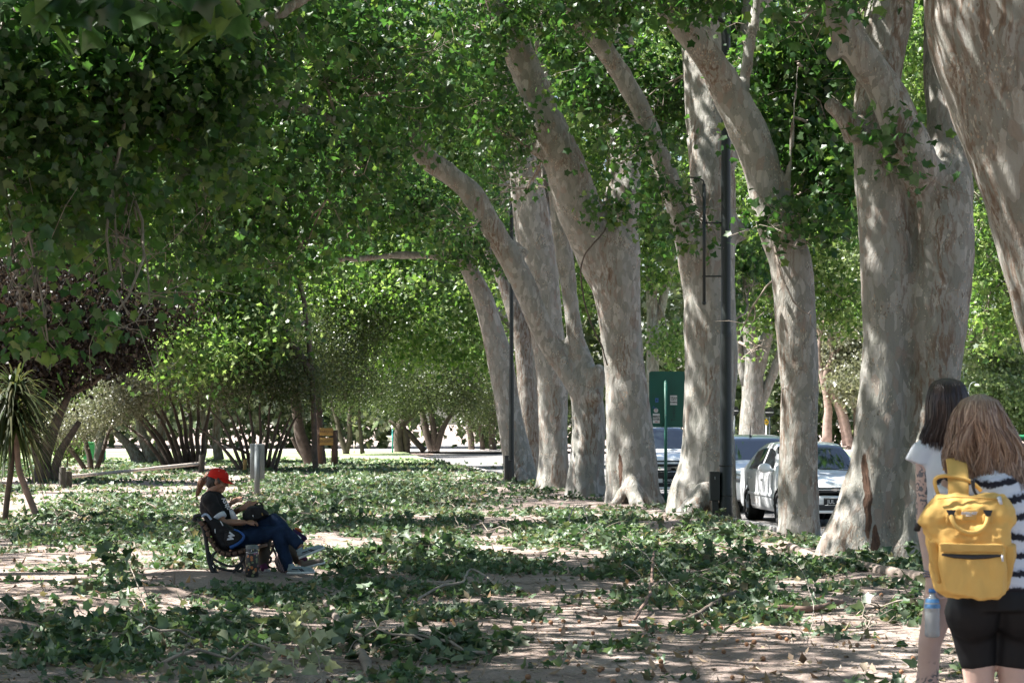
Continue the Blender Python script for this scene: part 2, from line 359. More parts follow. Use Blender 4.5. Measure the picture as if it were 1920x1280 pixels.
# road beyond the tree row, and its low kerb
def asph():
    m, n, l, b = nodes('asphalt'); c = coords(n, l); a = N(n, 'TexNoise', i_Scale=.5, i_Detail=6); l.new(c, a.inputs[0])
    r = ramp(n, [(.3, (.13, .125, .12)), (.7, (.22, .21, .205))]); l.new(a.outputs[0], r.inputs[0])
    g = N(n, 'TexNoise', i_Scale=90, i_Detail=3); l.new(c, g.inputs[0]); rg = ramp(n, [(.35, (.7, .7, .7)), (.65, (1.25, 1.25, 1.25))]); l.new(g.outputs[0], rg.inputs[0])
    l.new(mix(n, l, 1.0, r.outputs[0], rg.outputs[0], 'MULTIPLY'), b.inputs['Base Color']); b.inputs['Roughness'].default_value = .9; bump(n, l, b, g.outputs[0], .4, .006); return m
def strip(name, d0, d1, z, mat, t0=-60, t1=150, thick=None):
    mb = MB(); P0 = Vector((4.33, 28)); n = 60
    def P(d, t, zz): q = P0 + ROWN * d + ROWD * t; return (q.x, q.y, zz)
    prof = [(d0, z), (d1, z)] if thick is None else [(d0, z - thick), (d0, z - .01), (d0 + .01, z), (d1 - .01, z), (d1, z - .01), (d1, z - thick)]
    for i in range(n):
        a = t0 + (t1 - t0) * i / n; b = t0 + (t1 - t0) * (i + 1) / n
        for (e0, z0), (e1, z1) in zip(prof, prof[1:]): mb.quad(P(e0, a, z0), P(e1, a, z1), P(e1, b, z1), P(e0, b, z0))
    o = mb.build(name, mat, smooth=False); o['kind'] = 'structure'; return o
strip('road', .95, 10.5, -.122, asph())
CONC = plain('concrete', (.34, .32, .30), .9, var=.2, vs=4, bst=.4)
strip('kerb', .80, .95, -.02, CONC, thick=.2); strip('far_kerb', 10.5, 10.7, -.0, CONC, thick=.2)
# sunlit lawn in the distance
def grassmat():
    m, n, l, b = nodes('lawn_grass'); c = coords(n, l); a = N(n, 'TexNoise', i_Scale=.35, i_Detail=8); l.new(c, a.inputs[0])
    r = ramp(n, [(.3, (.16, .22, .09)), (.5, (.25, .31, .14)), (.7, (.36, .38, .24))]); l.new(a.outputs[0], r.inputs[0])
    g = N(n, 'TexNoise', i_Scale=6, i_Detail=8, i_Roughness=.8); l.new(c, g.inputs[0]); rg = ramp(n, [(.35, (.6, .6, .6)), (.65, (1.3, 1.3, 1.3))]); l.new(g.outputs[0], rg.inputs[0])
    l.new(mix(n, l, 1.0, r.outputs[0], rg.outputs[0], 'MULTIPLY'), b.inputs['Base Color']); b.inputs['Roughness'].default_value = .95; bump(n, l, b, g.outputs[0], .6, .05); return m
mb = MB(); mb.add([(-60, 86, .03), (-2.6, 86, .03), (-6, 125, .03), (-60, 125, .03)], [(0, 1, 2, 3)]); o = mb.build('lawn', grassmat()); o['kind'] = 'structure'
mb = MB(); mb.add([(14, 82, .03), (60, 82, .03), (60, 140, .03), (8, 140, .03)], [(0, 1, 2, 3)]); o = mb.build('far_lawn', MATS.get('x') or bpy.data.materials['lawn_grass']); o['kind'] = 'structure'
PALE = plain('pale_path', (.52, .46, .43), .95, var=.12, vs=2)
mb = MB(); mb.add([(-60, 125.2, .04), (60, 125.2, .04), (60, 134, .04), (-60, 134, .04)], [(0, 1, 2, 3)]); o = mb.build('pale_path', PALE); o['kind'] = 'structure'
# ---------------------------------------------------------------- the row of plane trees
def lerp(a, b, t): return a + (b - a) * t
def bough(mb, nodes_, Y, seg=18, flare=None, sub=7, rs=None):
    """nodes_: (px, py, width_px[, dY]) from the bottom up; real radii follow from the trunk's own distance"""
    pts = []
    for q in nodes_:
        dy = q[3] if len(q) > 3 else 0; p = W(q[0], q[1], Y + dy); pts.append((*p, q[2] / 2 / F * (Y + dy)))
    c = crom(pts, sub); mb.tube([p[:3] for p in c], [max(.02, p[3]) for p in c], seg)
def trunk_mesh(name, boughs, Y, voxel=.05, base=None, flute=.05, seed=0, knots=()):
    mb = MB()
    for b in boughs: bough(mb, b, Y)
    for kx, ky, kr in knots: p = W(kx, ky, Y); r = kr / F * Y; mb.ell(p + Vector((0, -.25 * r, 0)), (r, r * 1.0, r * 1.2))
    if base is not None:   # root flare: a few toes running out from the foot
        bp, br = base; rnd = random.Random(seed)
        for k in range(7):
            a = k * 2 * math.pi / 7 + rnd.uniform(-.35, .35); L = br * rnd.uniform(1.1, 1.35); d = Vector((math.cos(a), math.sin(a), 0))
            r0 = br * rnd.uniform(.22, .30)
            mb.tube([bp + d * br * .05 + Vector((0, 0, br * 1.2)), bp + d * br * .45 + Vector((0, 0, br * .55)), bp + d * br * .85 + Vector((0, 0, br * .05)), bp + d * L + Vector((0, 0, -.12))], [r0 * .5, r0 * .8, r0 * .9, r0 * .5], 10)
    def disp(c, nr):
        v = Vector(c); z = c[2]
        a = noise.noise(Vector((c[0] * 1.3 + seed, c[1] * 1.3, c[2] * .7))) * .05
        b = noise.noise(Vector((c[0] * 5 + seed, c[1] * 5, c[2] * 1.1))) * flute * (.35 + .9 * max(0, 1 - z / 2.2))
        d = noise.noise(Vector((c[0] * 9, c[1] * 9, c[2] * 5 + seed))) * .014
        return a + b + d
    return fuse(mb, name, voxel, 5, disp)
def BLB(px, py, Y, rx, ry, rd=1.5, wt=1): p = W(px, py, Y); k = Y / F; return (p.x, p.y, p.z, rx * k, rd, ry * k, wt)
def tree(label, Y, boughs, base_px, base_r, vis=(), nvis=0, top=(), ntop=0, seed=1, bark=None, voxel=.05, tpl='leaf', lsz=.12, cat='tree', group=None, lmat=None, knots=(), name='plane_tree', per=30, spread=.27, flute=.05, nbr=6, toes=True):
    g = G(*base_px) if len(base_px) == 2 else Vector(base_px); 
    root = empty(name, g, label, cat, group)
    me = trunk_mesh('trunk', boughs, Y, voxel, (g, base_r) if toes else None, flute, seed, knots); t = link('trunk', me, bark or BARK, root, True)
    rs = np.random.RandomState(seed); C = []
    if nvis: 
        c, C1 = foliage('crown', root, lmat or L_PLANE, vis, nvis, lsz, seed, tpl, per, spread, .2); C.append(C1[:: max(1, len(C1) // 70)])
    if ntop:
        c, C2 = foliage('crown', root, lmat or L_PLANE, top, ntop, .19, seed + 50, 'mid', 34, .5, .2)
    # branches that carry the leaves
    mb = MB(); top_pts = [W(b[-1][0], b[-1][1], Y + (b[-1][3] if len(b[-1]) > 3 else 0)) for b in boughs]; allp = [W(q[0], q[1], Y + (q[3] if len(q) > 3 else 0)) for b in boughs for q in b[len(b) // 2:]]
    for bl in list(vis) + list(top):
        q = Vector(bl[:3]); a = min(allp, key=lambda p: (p - q).length + max(0, p.z - q.z) * .6)
        L = limb_pts(a, q, rs, .09, 8); mb.tube(L, [lerp(.024, .009, i / 7) for i in range(8)], 6)
        for _ in range(nbr if bl[3] > .25 else 1):
            d = rs.normal(size=3); d /= np.linalg.norm(d); e = q + Vector((d[0] * bl[3], d[1] * bl[4], d[2] * bl[5])) * .95
            s = L[rs.randint(3, 8)]; LL = limb_pts(s, e, rs, .14, 6); mb.tube(LL, [lerp(.016, .004, i / 5) for i in range(6)], 4)
            for _ in range(3):
                e2 = LL[rs.randint(1, 5)] + Vector(rs.normal(size=3) * .4); mb.tube(limb_pts(LL[rs.randint(1, 5)], e2, rs, .15, 4), [.006, .005, .004, .003], 3)
    if mb.v: mb.build('branches', TWIG, root, True)
    return root
GR = 'plane trees of the row along the road'
def over(x, y, z, r, n=1): return (x, y, z, r, r, r * .42, n)
# right to left along the row; every outline runs from the foot upward
T1 = tree('massive plane trunk leaning in at the right edge, thickest of the row', 17.5, [
    [(2120, 1260, 330), (2090, 1000, 290), (2062, 700, 262), (2035, 560, 270), (2010, 430, 285), (1975, 300, 300), (1935, 150, 330), (1905, 0, 350), (1890, -160, 320, .3), (1860, -420, 240, .6), (1800, -800, 170, 1)],
    [(1960, -20, 200), (2060, -200, 170), (2200, -480, 150, -.5), (2350, -800, 100, -1)]],
    (4.7, 17.5, 0), .5, top=[over(3.5, 17, 8.2, 3), over(6.5, 20, 8.5, 3.4), over(1.2, 15.5, 7.6, 2.6), over(8.5, 15, 8, 3)], ntop=12500, seed=3, group=GR, voxel=.05)
T2 = tree('broad twin-stemmed plane tree behind the two women, cleft down its middle', 28, [
    [(1600, 1075, 150), (1612, 1000, 125), (1640, 900, 100), (1652, 800, 88), (1657, 700, 84), (1660, 600, 86), (1660, 500, 92), (1655, 400, 96, .1), (1642, 300, 86, .2), (1640, 200, 84, .3), (1652, 100, 84, .5), (1668, 0, 84, .6), (1690, -160, 80, .8), (1700, -420, 60, 1)],
    [(1610, 255, 60, .1), (1580, 215, 38), (1552, 190, 26)],
    [(1695, 1075, 136), (1700, 1000, 112), (1724, 900, 110), (1745, 800, 108), (1753, 700, 104), (1756, 600, 116), (1765, 500, 118), (1768, 420, 112), (1740, 350, 90), (1718, 300, 74, -.3), (1690, 235, 70, -.4), (1655, 165, 68, -.4), (1620, 110, 66, -.5), (1590, 60, 66, -.5), (1560, -20, 60, -.6), (1500, -160, 55, -.8), (1400, -360, 40, -1)],
    [(1772, 460, 108), (1778, 380, 96), (1780, 300, 86, .2), (1775, 220, 76, .3), (1768, 140, 74, .4), (1775, 0, 76, .6), (1790, -200, 70, 1), (1820, -420, 50, 1.3)],
    [(1575, 105, 40, -.5), (1560, 88, 32, -.5)]],
    (1648, 1048), .42, toes=False, bark=barkmat('scarred_bark', .9, .03, [(W(1618, 0, 28).x, W(0, 925, 28).z, .05, .55), (W(1632, 0, 28).x, W(0, 1020, 28).z, .05, .3)]),  vis=[BLB(1705, 310, 27.2, 24, 32, .2, 9), BLB(1655, 245, 27.2, 20, 35, .2, 8), BLB(1620, 20, 28.8, 60, 50, .5, 2), BLB(1530, 0, 27, 80, 50, 1, 1.4)], nvis=510,
    top=[over(2, 26, 9.6, 3.4), over(5.5, 29, 10.2, 3.6), over(8.5, 26, 9.5, 3.2), over(-.8, 24.5, 9, 2.8)], ntop=12500, seed=5, group=GR, knots=[(1782, 375, 20), (1770, 560, 18)], voxel=.036)
T3 = tree('slender single plane trunk standing in front of the white sedan, bending left at the top', 33.6, [
    [(1502, 1030, 86), (1500, 980, 76), (1499, 900, 72), (1498, 800, 72), (1497, 700, 72), (1491, 600, 76), (1484, 500, 80), (1462, 430, 78), (1440, 370, 70), (1422, 300, 74), (1398, 235, 76), (1370, 180, 66), (1335, 120, 56, -.2), (1290, 60, 56, -.4), (1245, 0, 52, -.6), (1150, -120, 46, -1), (1000, -300, 36, -1.6)],
    [(1385, 230, 46), (1395, 170, 24, .1), (1405, 90, 20, .2), (1420, 0, 18, .3), (1430, -120, 14)],
    [(1466, 440, 22, -.1), (1478, 340, 13, -.1), (1488, 220, 10, -.1), (1497, 120, 8)]],
    (1502, 1010), .27, vis=[BLB(1490, 250, 34.6, 75, 110, .8), BLB(1520, 140, 35, 90, 110, 1), BLB(1500, 420, 32.8, 60, 55, .6, 1.2), BLB(1440, 100, 35, 60, 80, .8), BLB(1300, -10, 32, 90, 50, .8), BLB(1560, 330, 34, 60, 90, 1), BLB(1390, 620, 34, 6, 14, .2, 2), BLB(1520, 590, 33.2, 15, 20, .2, 3)], nvis=6480,
    top=[over(3.2, 32, 10.5, 3.6), over(6, 35, 11, 3.6), over(0, 30, 9.6, 3.2), over(9.5, 32, 10.5, 3.4)], ntop=8003, seed=7, group=GR, knots=[(1462, 440, 26)], flute=.02, toes=False)
T4 = tree('stout plane tree behind the dark lamp post, one long limb reaching left', 41, [
    [(1318, 985, 150), (1320, 930, 124), (1326, 860, 102), (1330, 780, 96), (1333, 680, 98), (1332, 600, 98), (1332, 520, 92), (1338, 420, 84), (1336, 320, 84), (1328, 230, 84, .2), (1318, 120, 80, .4), (1310, 0, 74, .6), (1300, -180, 60, 1), (1290, -420, 40, 1.4)],
    [(1322, 620, 60), (1308, 540, 56), (1290, 450, 54, -.2), (1262, 370, 48, -.4), (1236, 290, 42, -.6), (1205, 210, 40, -.8), (1155, 125, 38, -1), (1105, 55, 36, -1.2), (1050, -10, 34, -1.4), (900, -160, 26, -2)],
    [(1350, 330, 50, .1), (1385, 200, 54, .4), (1410, 80, 56, .8), (1425, -40, 52, 1.2), (1460, -300, 36, 2)],
    [(1368, 445, 34), (1390, 432, 26)], [(1372, 985, 40), (1368, 930, 34), (1362, 800, 30), (1360, 600, 30)]],
    (1320, 968), .5, vis=[BLB(1235, 350, 39.5, 40, 70, .6, .7), BLB(1270, 180, 43, 80, 90, 1.2), BLB(1130, 150, 42.5, 70, 90, 1.2), BLB(1205, 260, 39.6, 40, 50, .5), BLB(1290, 440, 39.6, 50, 40, .4, 1.6), BLB(1120, 10, 39, 90, 50, 1.2), BLB(1400, 520, 42, 30, 60, .7), BLB(1340, 20, 43, 80, 90, 1)], nvis=6480,
    top=[over(2.2, 40, 11.8, 3.8), over(5.8, 42, 12.2, 3.8), over(-1.5, 38, 11, 3.6), over(9.5, 40, 12, 3.6)], ntop=8003, seed=11, group=GR, knots=[(1388, 432, 17), (1345, 300, 14)])
T5 = tree('thick pale plane trunk left of the green sign, forking wide below the canopy', 46, [
    [(1190, 965, 130), (1187, 920, 102), (1183, 850, 92), (1177, 760, 80), (1171, 690, 76), (1164, 620, 82), (1158, 560, 90), (1152, 500, 96), (1150, 450, 96), (1160, 410, 74), (1170, 350, 64), (1174, 280, 60, .2), (1168, 180, 58, .4), (1160, 60, 54, .6), (1150, -120, 44, 1), (1140, -380, 30, 1.4)],
    [(1138, 530, 66), (1120, 478, 80), (1092, 410, 80, -.2), (1066, 330, 76, -.4), (1040, 265, 68, -.6), (1008, 185, 60, -.8), (978, 110, 54, -1), (950, 40, 48, -1.2), (900, -80, 42, -1.5), (820, -260, 30, -2)],
    [(1045, 320, 30, -.5), (1015, 290, 26, -.6), (990, 275, 22, -.7)], [(1222, 965, 40), (1212, 900, 34), (1202, 800, 28), (1192, 640, 28)]],
    (1185, 945), .42, bark=barkmat('scarred_bark', .9, .0, [(W(1160, 0, 46).x, W(0, 880, 46).z, .04, .35)]), vis=[BLB(1090, 110, 48, 80, 90, 1.2), BLB(900, 60, 44, 70, 60, 1), BLB(1150, 270, 44.6, 50, 60, .5, .6), BLB(1020, 20, 44, 90, 50, 1.2), BLB(960, 250, 45, 60, 60, 1), BLB(1150, 390, 44.8, 40, 30, .4), BLB(985, 340, 46, 30, 40, .5)], nvis=4140,
    top=[over(.9, 45, 12.8, 4), over(4.6, 47, 13.2, 4), over(-3, 43, 12, 3.8)], ntop=7203, seed=13, group=GR)
T6 = tree('plane tree with a broken stub at its fork and a limb leaning far left', 50, [
    [(1098, 950, 92), (1098, 900, 70), (1102, 840, 62), (1104, 780, 60), (1096, 735, 58), (1062, 690, 46), (1030, 640, 44), (1000, 580, 44, -.2), (975, 520, 46, -.3), (945, 465, 44, -.4), (915, 410, 42, -.6), (880, 360, 44, -.7), (840, 325, 40, -.9), (795, 290, 38, -1.1), (770, 220, 34, -1.2), (740, 120, 30, -1.4), (700, 20, 26, -1.6), (640, -140, 20, -2)],
    [(1098, 755, 54), (1112, 722, 44, -.15), (1122, 700, 34, -.3), (1127, 688, 22, -.4)], [(1100, 740, 50), (1116, 742, 34, -.3), (1126, 736, 22, -.4)],
    [(1104, 730, 54), (1092, 680, 44), (1078, 630, 36), (1070, 570, 32), (1062, 500, 32), (1052, 430, 34), (1046, 360, 32), (1040, 280, 30, .2), (1025, 180, 26, .4), (1010, 60, 22), (1000, -140, 16)],
    [(985, 480, 22, -.3), (968, 462, 16, -.3), (958, 458, 12)], [(1130, 950, 34), (1122, 890, 28), (1118, 800, 26)]],
    (1098, 933), .46, vis=[BLB(870, 230, 51.5, 90, 80, 1), BLB(800, 160, 48, 90, 90, 1.5), BLB(900, 120, 52, 90, 90, 1.5), BLB(840, 430, 49, 50, 60, 1), BLB(720, 250, 48, 80, 100, 1.4), BLB(935, 330, 52, 40, 60, .8)], nvis=5400,
    top=[over(-1.2, 50, 13.5, 4), over(2.6, 52, 13.8, 4), over(-5, 48, 12.6, 3.8)], ntop=4482, knots=[(1112, 705, 17), (1088, 722, 20), (1103, 800, 12), (1010, 605, 14)], toes=False, seed=17, group=GR)
T7 = tree('grey plane trunk half hidden behind the leaning one, widening again above head height', 56, [
    [(1036, 935, 78), (1037, 880, 60), (1037, 800, 56), (1036, 720, 56), (1030, 650, 60), (1022, 580, 66), (1012, 500, 72), (1002, 430, 70), (990, 360, 62), (975, 280, 54), (955, 190, 46, .2), (935, 100, 40, .4), (915, 0, 36, .6), (890, -160, 28, 1)],
    [(1028, 560, 40, .1), (1034, 460, 36, .3), (1030, 360, 32, .5), (1020, 240, 28, .7), (1010, 100, 22, 1)]],
    (1036, 915), .4, vis=[BLB(940, 230, 54, 60, 60, 1.2), BLB(900, 40, 54, 100, 70, 1.5), BLB(700, 60, 55, 100, 80, 1.5)], nvis=4320,
    top=[over(-.6, 56, 14.5, 4.2), over(-4, 58, 13.6, 4)], ntop=3360, seed=19, group=GR, bark=BARK)
T8 = tree('leftmost leaning plane trunk of the row, beside the short black bollards', 63, [
    [(978, 925, 84), (974, 880, 60), (964, 820, 52), (952, 750, 48), (940, 690, 47), (928, 640, 46), (912, 580, 40), (892, 530, 36), (868, 480, 32), (838, 430, 28), (800, 380, 24), (740, 320, 20)],
    [(880, 490, 22), (830, 482, 16, -.2), (760, 478, 13, -.4), (690, 484, 11, -.6), (612, 488, 9, -.8)],
    [(934, 665, 30), (922, 676, 22)]],
    (978, 905), .36, vis=[BLB(780, 360, 62, 70, 60, 1.5), BLB(860, 440, 62, 50, 60, 1.2), BLB(640, 380, 62, 90, 80, 1.6), BLB(930, 400, 62, 30, 120, 1)], nvis=9000,
    top=[over(-2.6, 64, 15, 4), over(-6.5, 61, 14, 4)], ntop=2800, seed=23, group=GR, flute=.03)
T9 = tree('rough brown plane trunk in the shade just behind the leftmost leaning one', 68, [
    [(1000, 905, 44), (996, 840, 36), (990, 760, 34), (984, 690, 32), (975, 620, 34), (955, 560, 26), (930, 500, 22), (900, 430, 18)],
    [(978, 660, 24), (1000, 600, 22), (1012, 500, 20), (1020, 380, 16)]],
    (1000, 893), .3, seed=29, group=GR, bark=BARK_R, voxel=.06)
# plane trees standing out of the frame on the left, whose boughs hang into it
GL = 'plane trees of the left row, boughs hanging into view'
tree('near dark plane bough filling the upper left corner, trunk beyond the edge', 23.5, [
    [(-700, 1100, 120), (-680, 800, 110), (-560, 560, 100), (-380, 400, 80), (-160, 300, 56), (0, 262, 46), (100, 240, 40), (180, 232, 36), (260, 190, 16), (330, 150, 18)],
    [(-560, 560, 80), (-520, 200, 80, 1), (-420, -200, 70, 1)],
    [(160, 236, 28), (300, 140, 26, .3), (400, 92, 26, .4), (480, 50, 24, .5), (620, -30, 18, .8)],
    [(-100, 330, 30), (-10, 120, 22), (40, 190, 16)]],
    tuple(G(-700, 1098)), .5, vis=[BLB(60, 180, 23, 190, 160, 1.6), BLB(300, 120, 24, 190, 140, 1.8, 1.2), BLB(500, 60, 25, 130, 80, 1.5, .6), BLB(150, 370, 23, 170, 80, 1.4, .8), BLB(380, 290, 24, 120, 90, 1.3, .6), BLB(60, 460, 22, 90, 60, .7, .7), BLB(230, 480, 22.5, 60, 50, .6, .7), BLB(90, 640, 21.5, 50, 50, .3, 1.4), BLB(190, 625, 21.5, 55, 45, .3, 1.4), BLB(240, 590, 21.5, 40, 30, .3, 1), BLB(40, 600, 21.8, 60, 50, .4), BLB(-150, 200, 22, 150, 200, 1.2)], nvis=15600,
    top=[over(-5.5, 22, 7.8, 3.2), over(-2.2, 20.5, 7.4, 2.6), over(-3.5, 25.5, 8.2, 2.8), over(-8.5, 21, 8, 3.2), over(-6, 26, 8.6, 3)], ntop=8119, seed=31, group=GL, lsz=.108, voxel=.05, nbr=3)
tree('second hanging bough behind the dark upper left corner, mixing lit and shaded leaves', 36, [
    [(-700, 990, 90), (-690, 700, 80), (-500, 420, 70), (-200, 260, 60), (100, 200, 44), (400, 170, 36), (640, 230, 26), (700, 270, 20)],
    [(-500, 420, 60), (-400, 0, 60, 1), (-300, -300, 50, 1)]],
    tuple(G(-700, 985)), .45, vis=[BLB(420, 400, 36, 150, 120, 1.6), BLB(620, 300, 36, 150, 130, 1.6), BLB(740, 110, 37, 140, 130, 1.6), BLB(300, 250, 36, 200, 160, 2), BLB(560, 80, 36, 170, 110, 2), BLB(560, 470, 38, 120, 70, 1.2), BLB(300, 480, 36, 110, 90, 1.2), BLB(100, 300, 36, 180, 200, 2, .7)], nvis=14250,
    top=[over(-6.5, 35, 10, 3.4), over(-3, 34, 9.8, 3), over(-9.5, 37, 10, 3.4), over(-12, 34, 9.6, 3.4)], ntop=3961, seed=37, group=GL, lsz=.118, voxel=.06, nbr=9)
# plane trees added out of frame for shade; only one hanging spray shows
def shade(label, x, y, z, blobs, n, seed):
    root = empty('plane_tree', (x, y, 0), label, 'tree', 'plane trees added for shade, out of the picture')
    mb = MB(); rs = np.random.RandomState(seed); top = Vector((x + .5, y, z)); mb.tube(limb_pts((x, y, -.2), top, rs, .04, 8), [.5, .42, .4, .38, .36, .34, .3, .26], 14)
    for b in blobs: mb.tube(limb_pts(top - Vector((0, 0, 1)), Vector(b[:3]), rs, .08, 6), [.16, .12, .1, .08, .05, .03], 8)
    mb.build('trunk', BARK, root, True); foliage('crown', root, L_PLANE, blobs, int(n * (2.7 if y < 20 else 1.3)), .19, seed, 'mid', 34, .5, .2)
shade('tall plane tree with an added crown that shades the near path from the left', -9, 12, 6.5, [over(-7, 13, 8.6, 3.4), over(-3.8, 11.5, 8.2, 3), over(-10, 10, 9, 3.4), over(-4.5, 16, 8.2, 2.6), over(-11, 16, 9, 3.4), over(-7.5, 17.5, 8.8, 2.4)], 8119, 41)
shade('unseen plane tree added to shade the place where the photographer stands', -4, -3, 6.5, [over(-3, -1, 8.5, 3.4), over(-5, 4, 8.5, 3.2), over(0, 5, 8.2, 3), over(-8, 1, 9, 3.4), over(3, 2, 8.6, 3), over(-1, 9, 8, 2.6), over(2.5, 9.5, 7.8, 2.6), over(-7.5, 7, 8.6, 2.8)], 9860, 43)
shade('plane tree added to shade the lawn edge on the left, out of the picture', -15, 28, 7, [over(-14, 28, 9.5, 3.8), over(-16, 21, 9.5, 3.8), over(-12.5, 33, 9.5, 3), over(-18, 34, 9.5, 3.6)], 5220, 47)
shade('plane tree added to shade the litter carpet before the clearing, out of the picture', -15, 53, 9, [over(-11, 50, 13.6, 4), over(-7, 54, 14.2, 3.8), over(-8.5, 45, 12.8, 3.6), over(-4.5, 50, 13.6, 3.2), over(-12, 58, 14.5, 3.6), over(-13, 44, 13, 3.4)], 7539, 53)

near = [o for o in S.objects if o.get('label', '').endswith('near path from the left')][0]; rs = np.random.RandomState(9); P = []; mb = MB()
for px, py, n_, r_ in ((95, 10, 5, 26), (150, -5, 6, 30), (215, -10, 5, 30), (300, 12, 7, 34), (345, 22, 6, 28), (390, 5, 5, 30), (250, -25, 6, 40), (420, -20, 6, 40), (60, -20, 6, 40)):
    c = W(px, py, 11.2); P += [c + Vector((rs.normal() * r_ * 11.2 / F, rs.normal() * .1, rs.normal() * r_ * .5 * 11.2 / F)) for _ in range(n_)]
    mb.tube(limb_pts(W(-160, -330, 11.6), c, rs, .05, 7), [.012, .01, .008, .006, .005, .004, .003], 5)
P = np.array(P); D = rs.normal(size=P.shape) * .45; D[:, 2] -= 1; U = rs.normal(size=P.shape) * .5 + np.array([-.5, -1, .5])
link('hanging_spray', leaf_mesh('hanging_spray', P, D, U, .15 * np.clip(rs.normal(1, .2, len(P)), .6, 1.4), 'leaf', rs, .75), L_PLANE, near, True); mb.build('hanging_twigs', TWIG, near, True)

mb = MB(); c = crom([tuple(W(x, y, 46 + d)) for x, y, d in ((1142, 412, -.55), (1128, 440, -.72), (1108, 462, -.78), (1092, 490, -.62), (1090, 520, -.5), (1097, 570, -.45), (1112, 615, -.42), (1128, 650, -.5), (1140, 685, -.52))], 5)
mb.tube([Vector(p) + Vector((.02 * noise.noise(Vector(p) * 5), 0, 0)) for p in c], .016, 6); mb.build('vine', DBARK, T5, True)
L_PALE = leafmat('hazy_far_leaf', [(.07, .11, .05), (.12, .17, .075), (.19, .23, .12), (.27, .29, .20)], (1.5, 1.6, 1.0))  # palest leaf copy; distance haze and brightness put into its colour
def bgtree(name, label, cat, Y, boughs, vis, n, lmat, bark, seed, tpl='mid', lsz=.2, per=14, spread=.4, group=None, hollow=.3, twigs=5, seg=8, up=1.2, tw=None):
    y0 = boughs[0][0][1]; Yn = max(42, min(131, F * H / (y0 - HY))); sc_ = Yn / Y; vis = [(b[0] * Yn / Y, b[1] * Yn / Y, H + (b[2] - H) * Yn / Y, b[3] * sc_, b[4] * sc_, b[5] * sc_) + tuple(b[6:]) for b in vis]; lsz = lsz * sc_ ** .6 * .66; n = int(n * 1.9); spread *= sc_; per = int(per * 1.8); spread *= .95; Y = Yn
    boughs = [[(q[0], q[1], q[2], *(q[3:])) for q in bo] for bo in boughs]; boughs[0] = [(boughs[0][0][0], y0 + 6, boughs[0][0][2] * 1.1)] + boughs[0]
    x = boughs[0][0][0]; b = W(x, 0, Y); root = empty(name, (b.x, Y, 0 if rowd(b.x, Y) < .5 else -.1), label, cat, group)
    mb = MB()
    for ib, bo in enumerate(boughs):
        if ib and abs(bo[0][1] - y0) < 14 and 'arching' not in name: mb.build('trunk', bark, root, True); mb = MB()
        pts = []
        for q in bo: dy = q[3] if len(q) > 3 else 0; p = W(q[0], q[1], Y + dy); pts.append((*p, q[2] / 2 / F * (Y + dy)))
        c = crom(pts, 5); mb.tube([Vector(p[:3]) + Vector((noise.noise(Vector(p[:3]) * 1.3) * .06, 0, 0)) for p in c], [max(.012, p[3]) for p in c], seg)
    mb.build('trunk', bark, root, True)
    foliage('crown', root, lmat, vis, n, lsz, seed, tpl, per, spread, hollow, up=up)
    rs = np.random.RandomState(seed); mb = MB(); allp = [W(q[0], q[1], Y + (q[3] if len(q) > 3 else 0)) for bo in boughs for q in bo[len(bo) // 2:]]
    for bl in vis:
        q = Vector(bl[:3]); a = min(allp, key=lambda p: (p - q).length); L = limb_pts(a, q, rs, .09, 6); mb.tube(L, [lerp(.06, .02, i / 5) for i in range(6)], 5)
        for _ in range(twigs):
            d = rs.normal(size=3); d /= np.linalg.norm(d); e = q + Vector((d[0] * bl[3], d[1] * bl[4], d[2] * bl[5])) * .9
            mb.tube(limb_pts(L[rs.randint(2, 6)], e, rs, .12, 5), [.022, .018, .014, .01, .006], 4)
    mb.build('branches', tw or TWIG, root, True); return root
GB = 'plane trees standing further back on the left'
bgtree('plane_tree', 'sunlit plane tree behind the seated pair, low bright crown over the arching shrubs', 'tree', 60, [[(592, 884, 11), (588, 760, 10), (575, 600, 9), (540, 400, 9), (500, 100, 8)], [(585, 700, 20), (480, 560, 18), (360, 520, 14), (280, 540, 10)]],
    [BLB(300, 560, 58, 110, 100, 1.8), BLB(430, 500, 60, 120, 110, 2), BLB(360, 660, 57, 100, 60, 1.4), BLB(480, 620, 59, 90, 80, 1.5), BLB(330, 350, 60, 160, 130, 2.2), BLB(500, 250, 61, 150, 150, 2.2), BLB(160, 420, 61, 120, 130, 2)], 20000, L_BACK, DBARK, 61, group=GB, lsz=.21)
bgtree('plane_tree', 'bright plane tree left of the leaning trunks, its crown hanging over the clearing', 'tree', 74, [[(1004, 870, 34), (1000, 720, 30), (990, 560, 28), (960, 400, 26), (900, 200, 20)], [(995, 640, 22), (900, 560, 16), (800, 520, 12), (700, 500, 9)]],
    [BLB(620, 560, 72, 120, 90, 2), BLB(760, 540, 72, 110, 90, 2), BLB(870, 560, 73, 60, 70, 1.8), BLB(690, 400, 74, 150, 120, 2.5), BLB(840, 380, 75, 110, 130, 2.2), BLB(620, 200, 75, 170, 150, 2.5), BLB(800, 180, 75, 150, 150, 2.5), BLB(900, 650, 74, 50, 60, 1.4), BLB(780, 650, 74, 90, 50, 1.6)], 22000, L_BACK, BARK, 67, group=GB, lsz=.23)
bgtree('plane_tree', 'tall plane tree whose lit leaves show between the forked trunks at the middle', 'tree', 88, [[(1010, 860, 30), (1005, 600, 28), (1000, 300, 26), (990, 60, 20)]],
    [BLB(1000, 120, 86, 160, 170, 3), BLB(960, 400, 87, 120, 140, 3), BLB(1060, 450, 88, 100, 160, 2.6), BLB(940, 620, 88, 70, 70, 2), BLB(1120, 200, 88, 120, 170, 2.5)], 11000, L_BACK, BARK, 71, group=GB, lsz=.26)
GF = 'plane trees on the far side of the road'
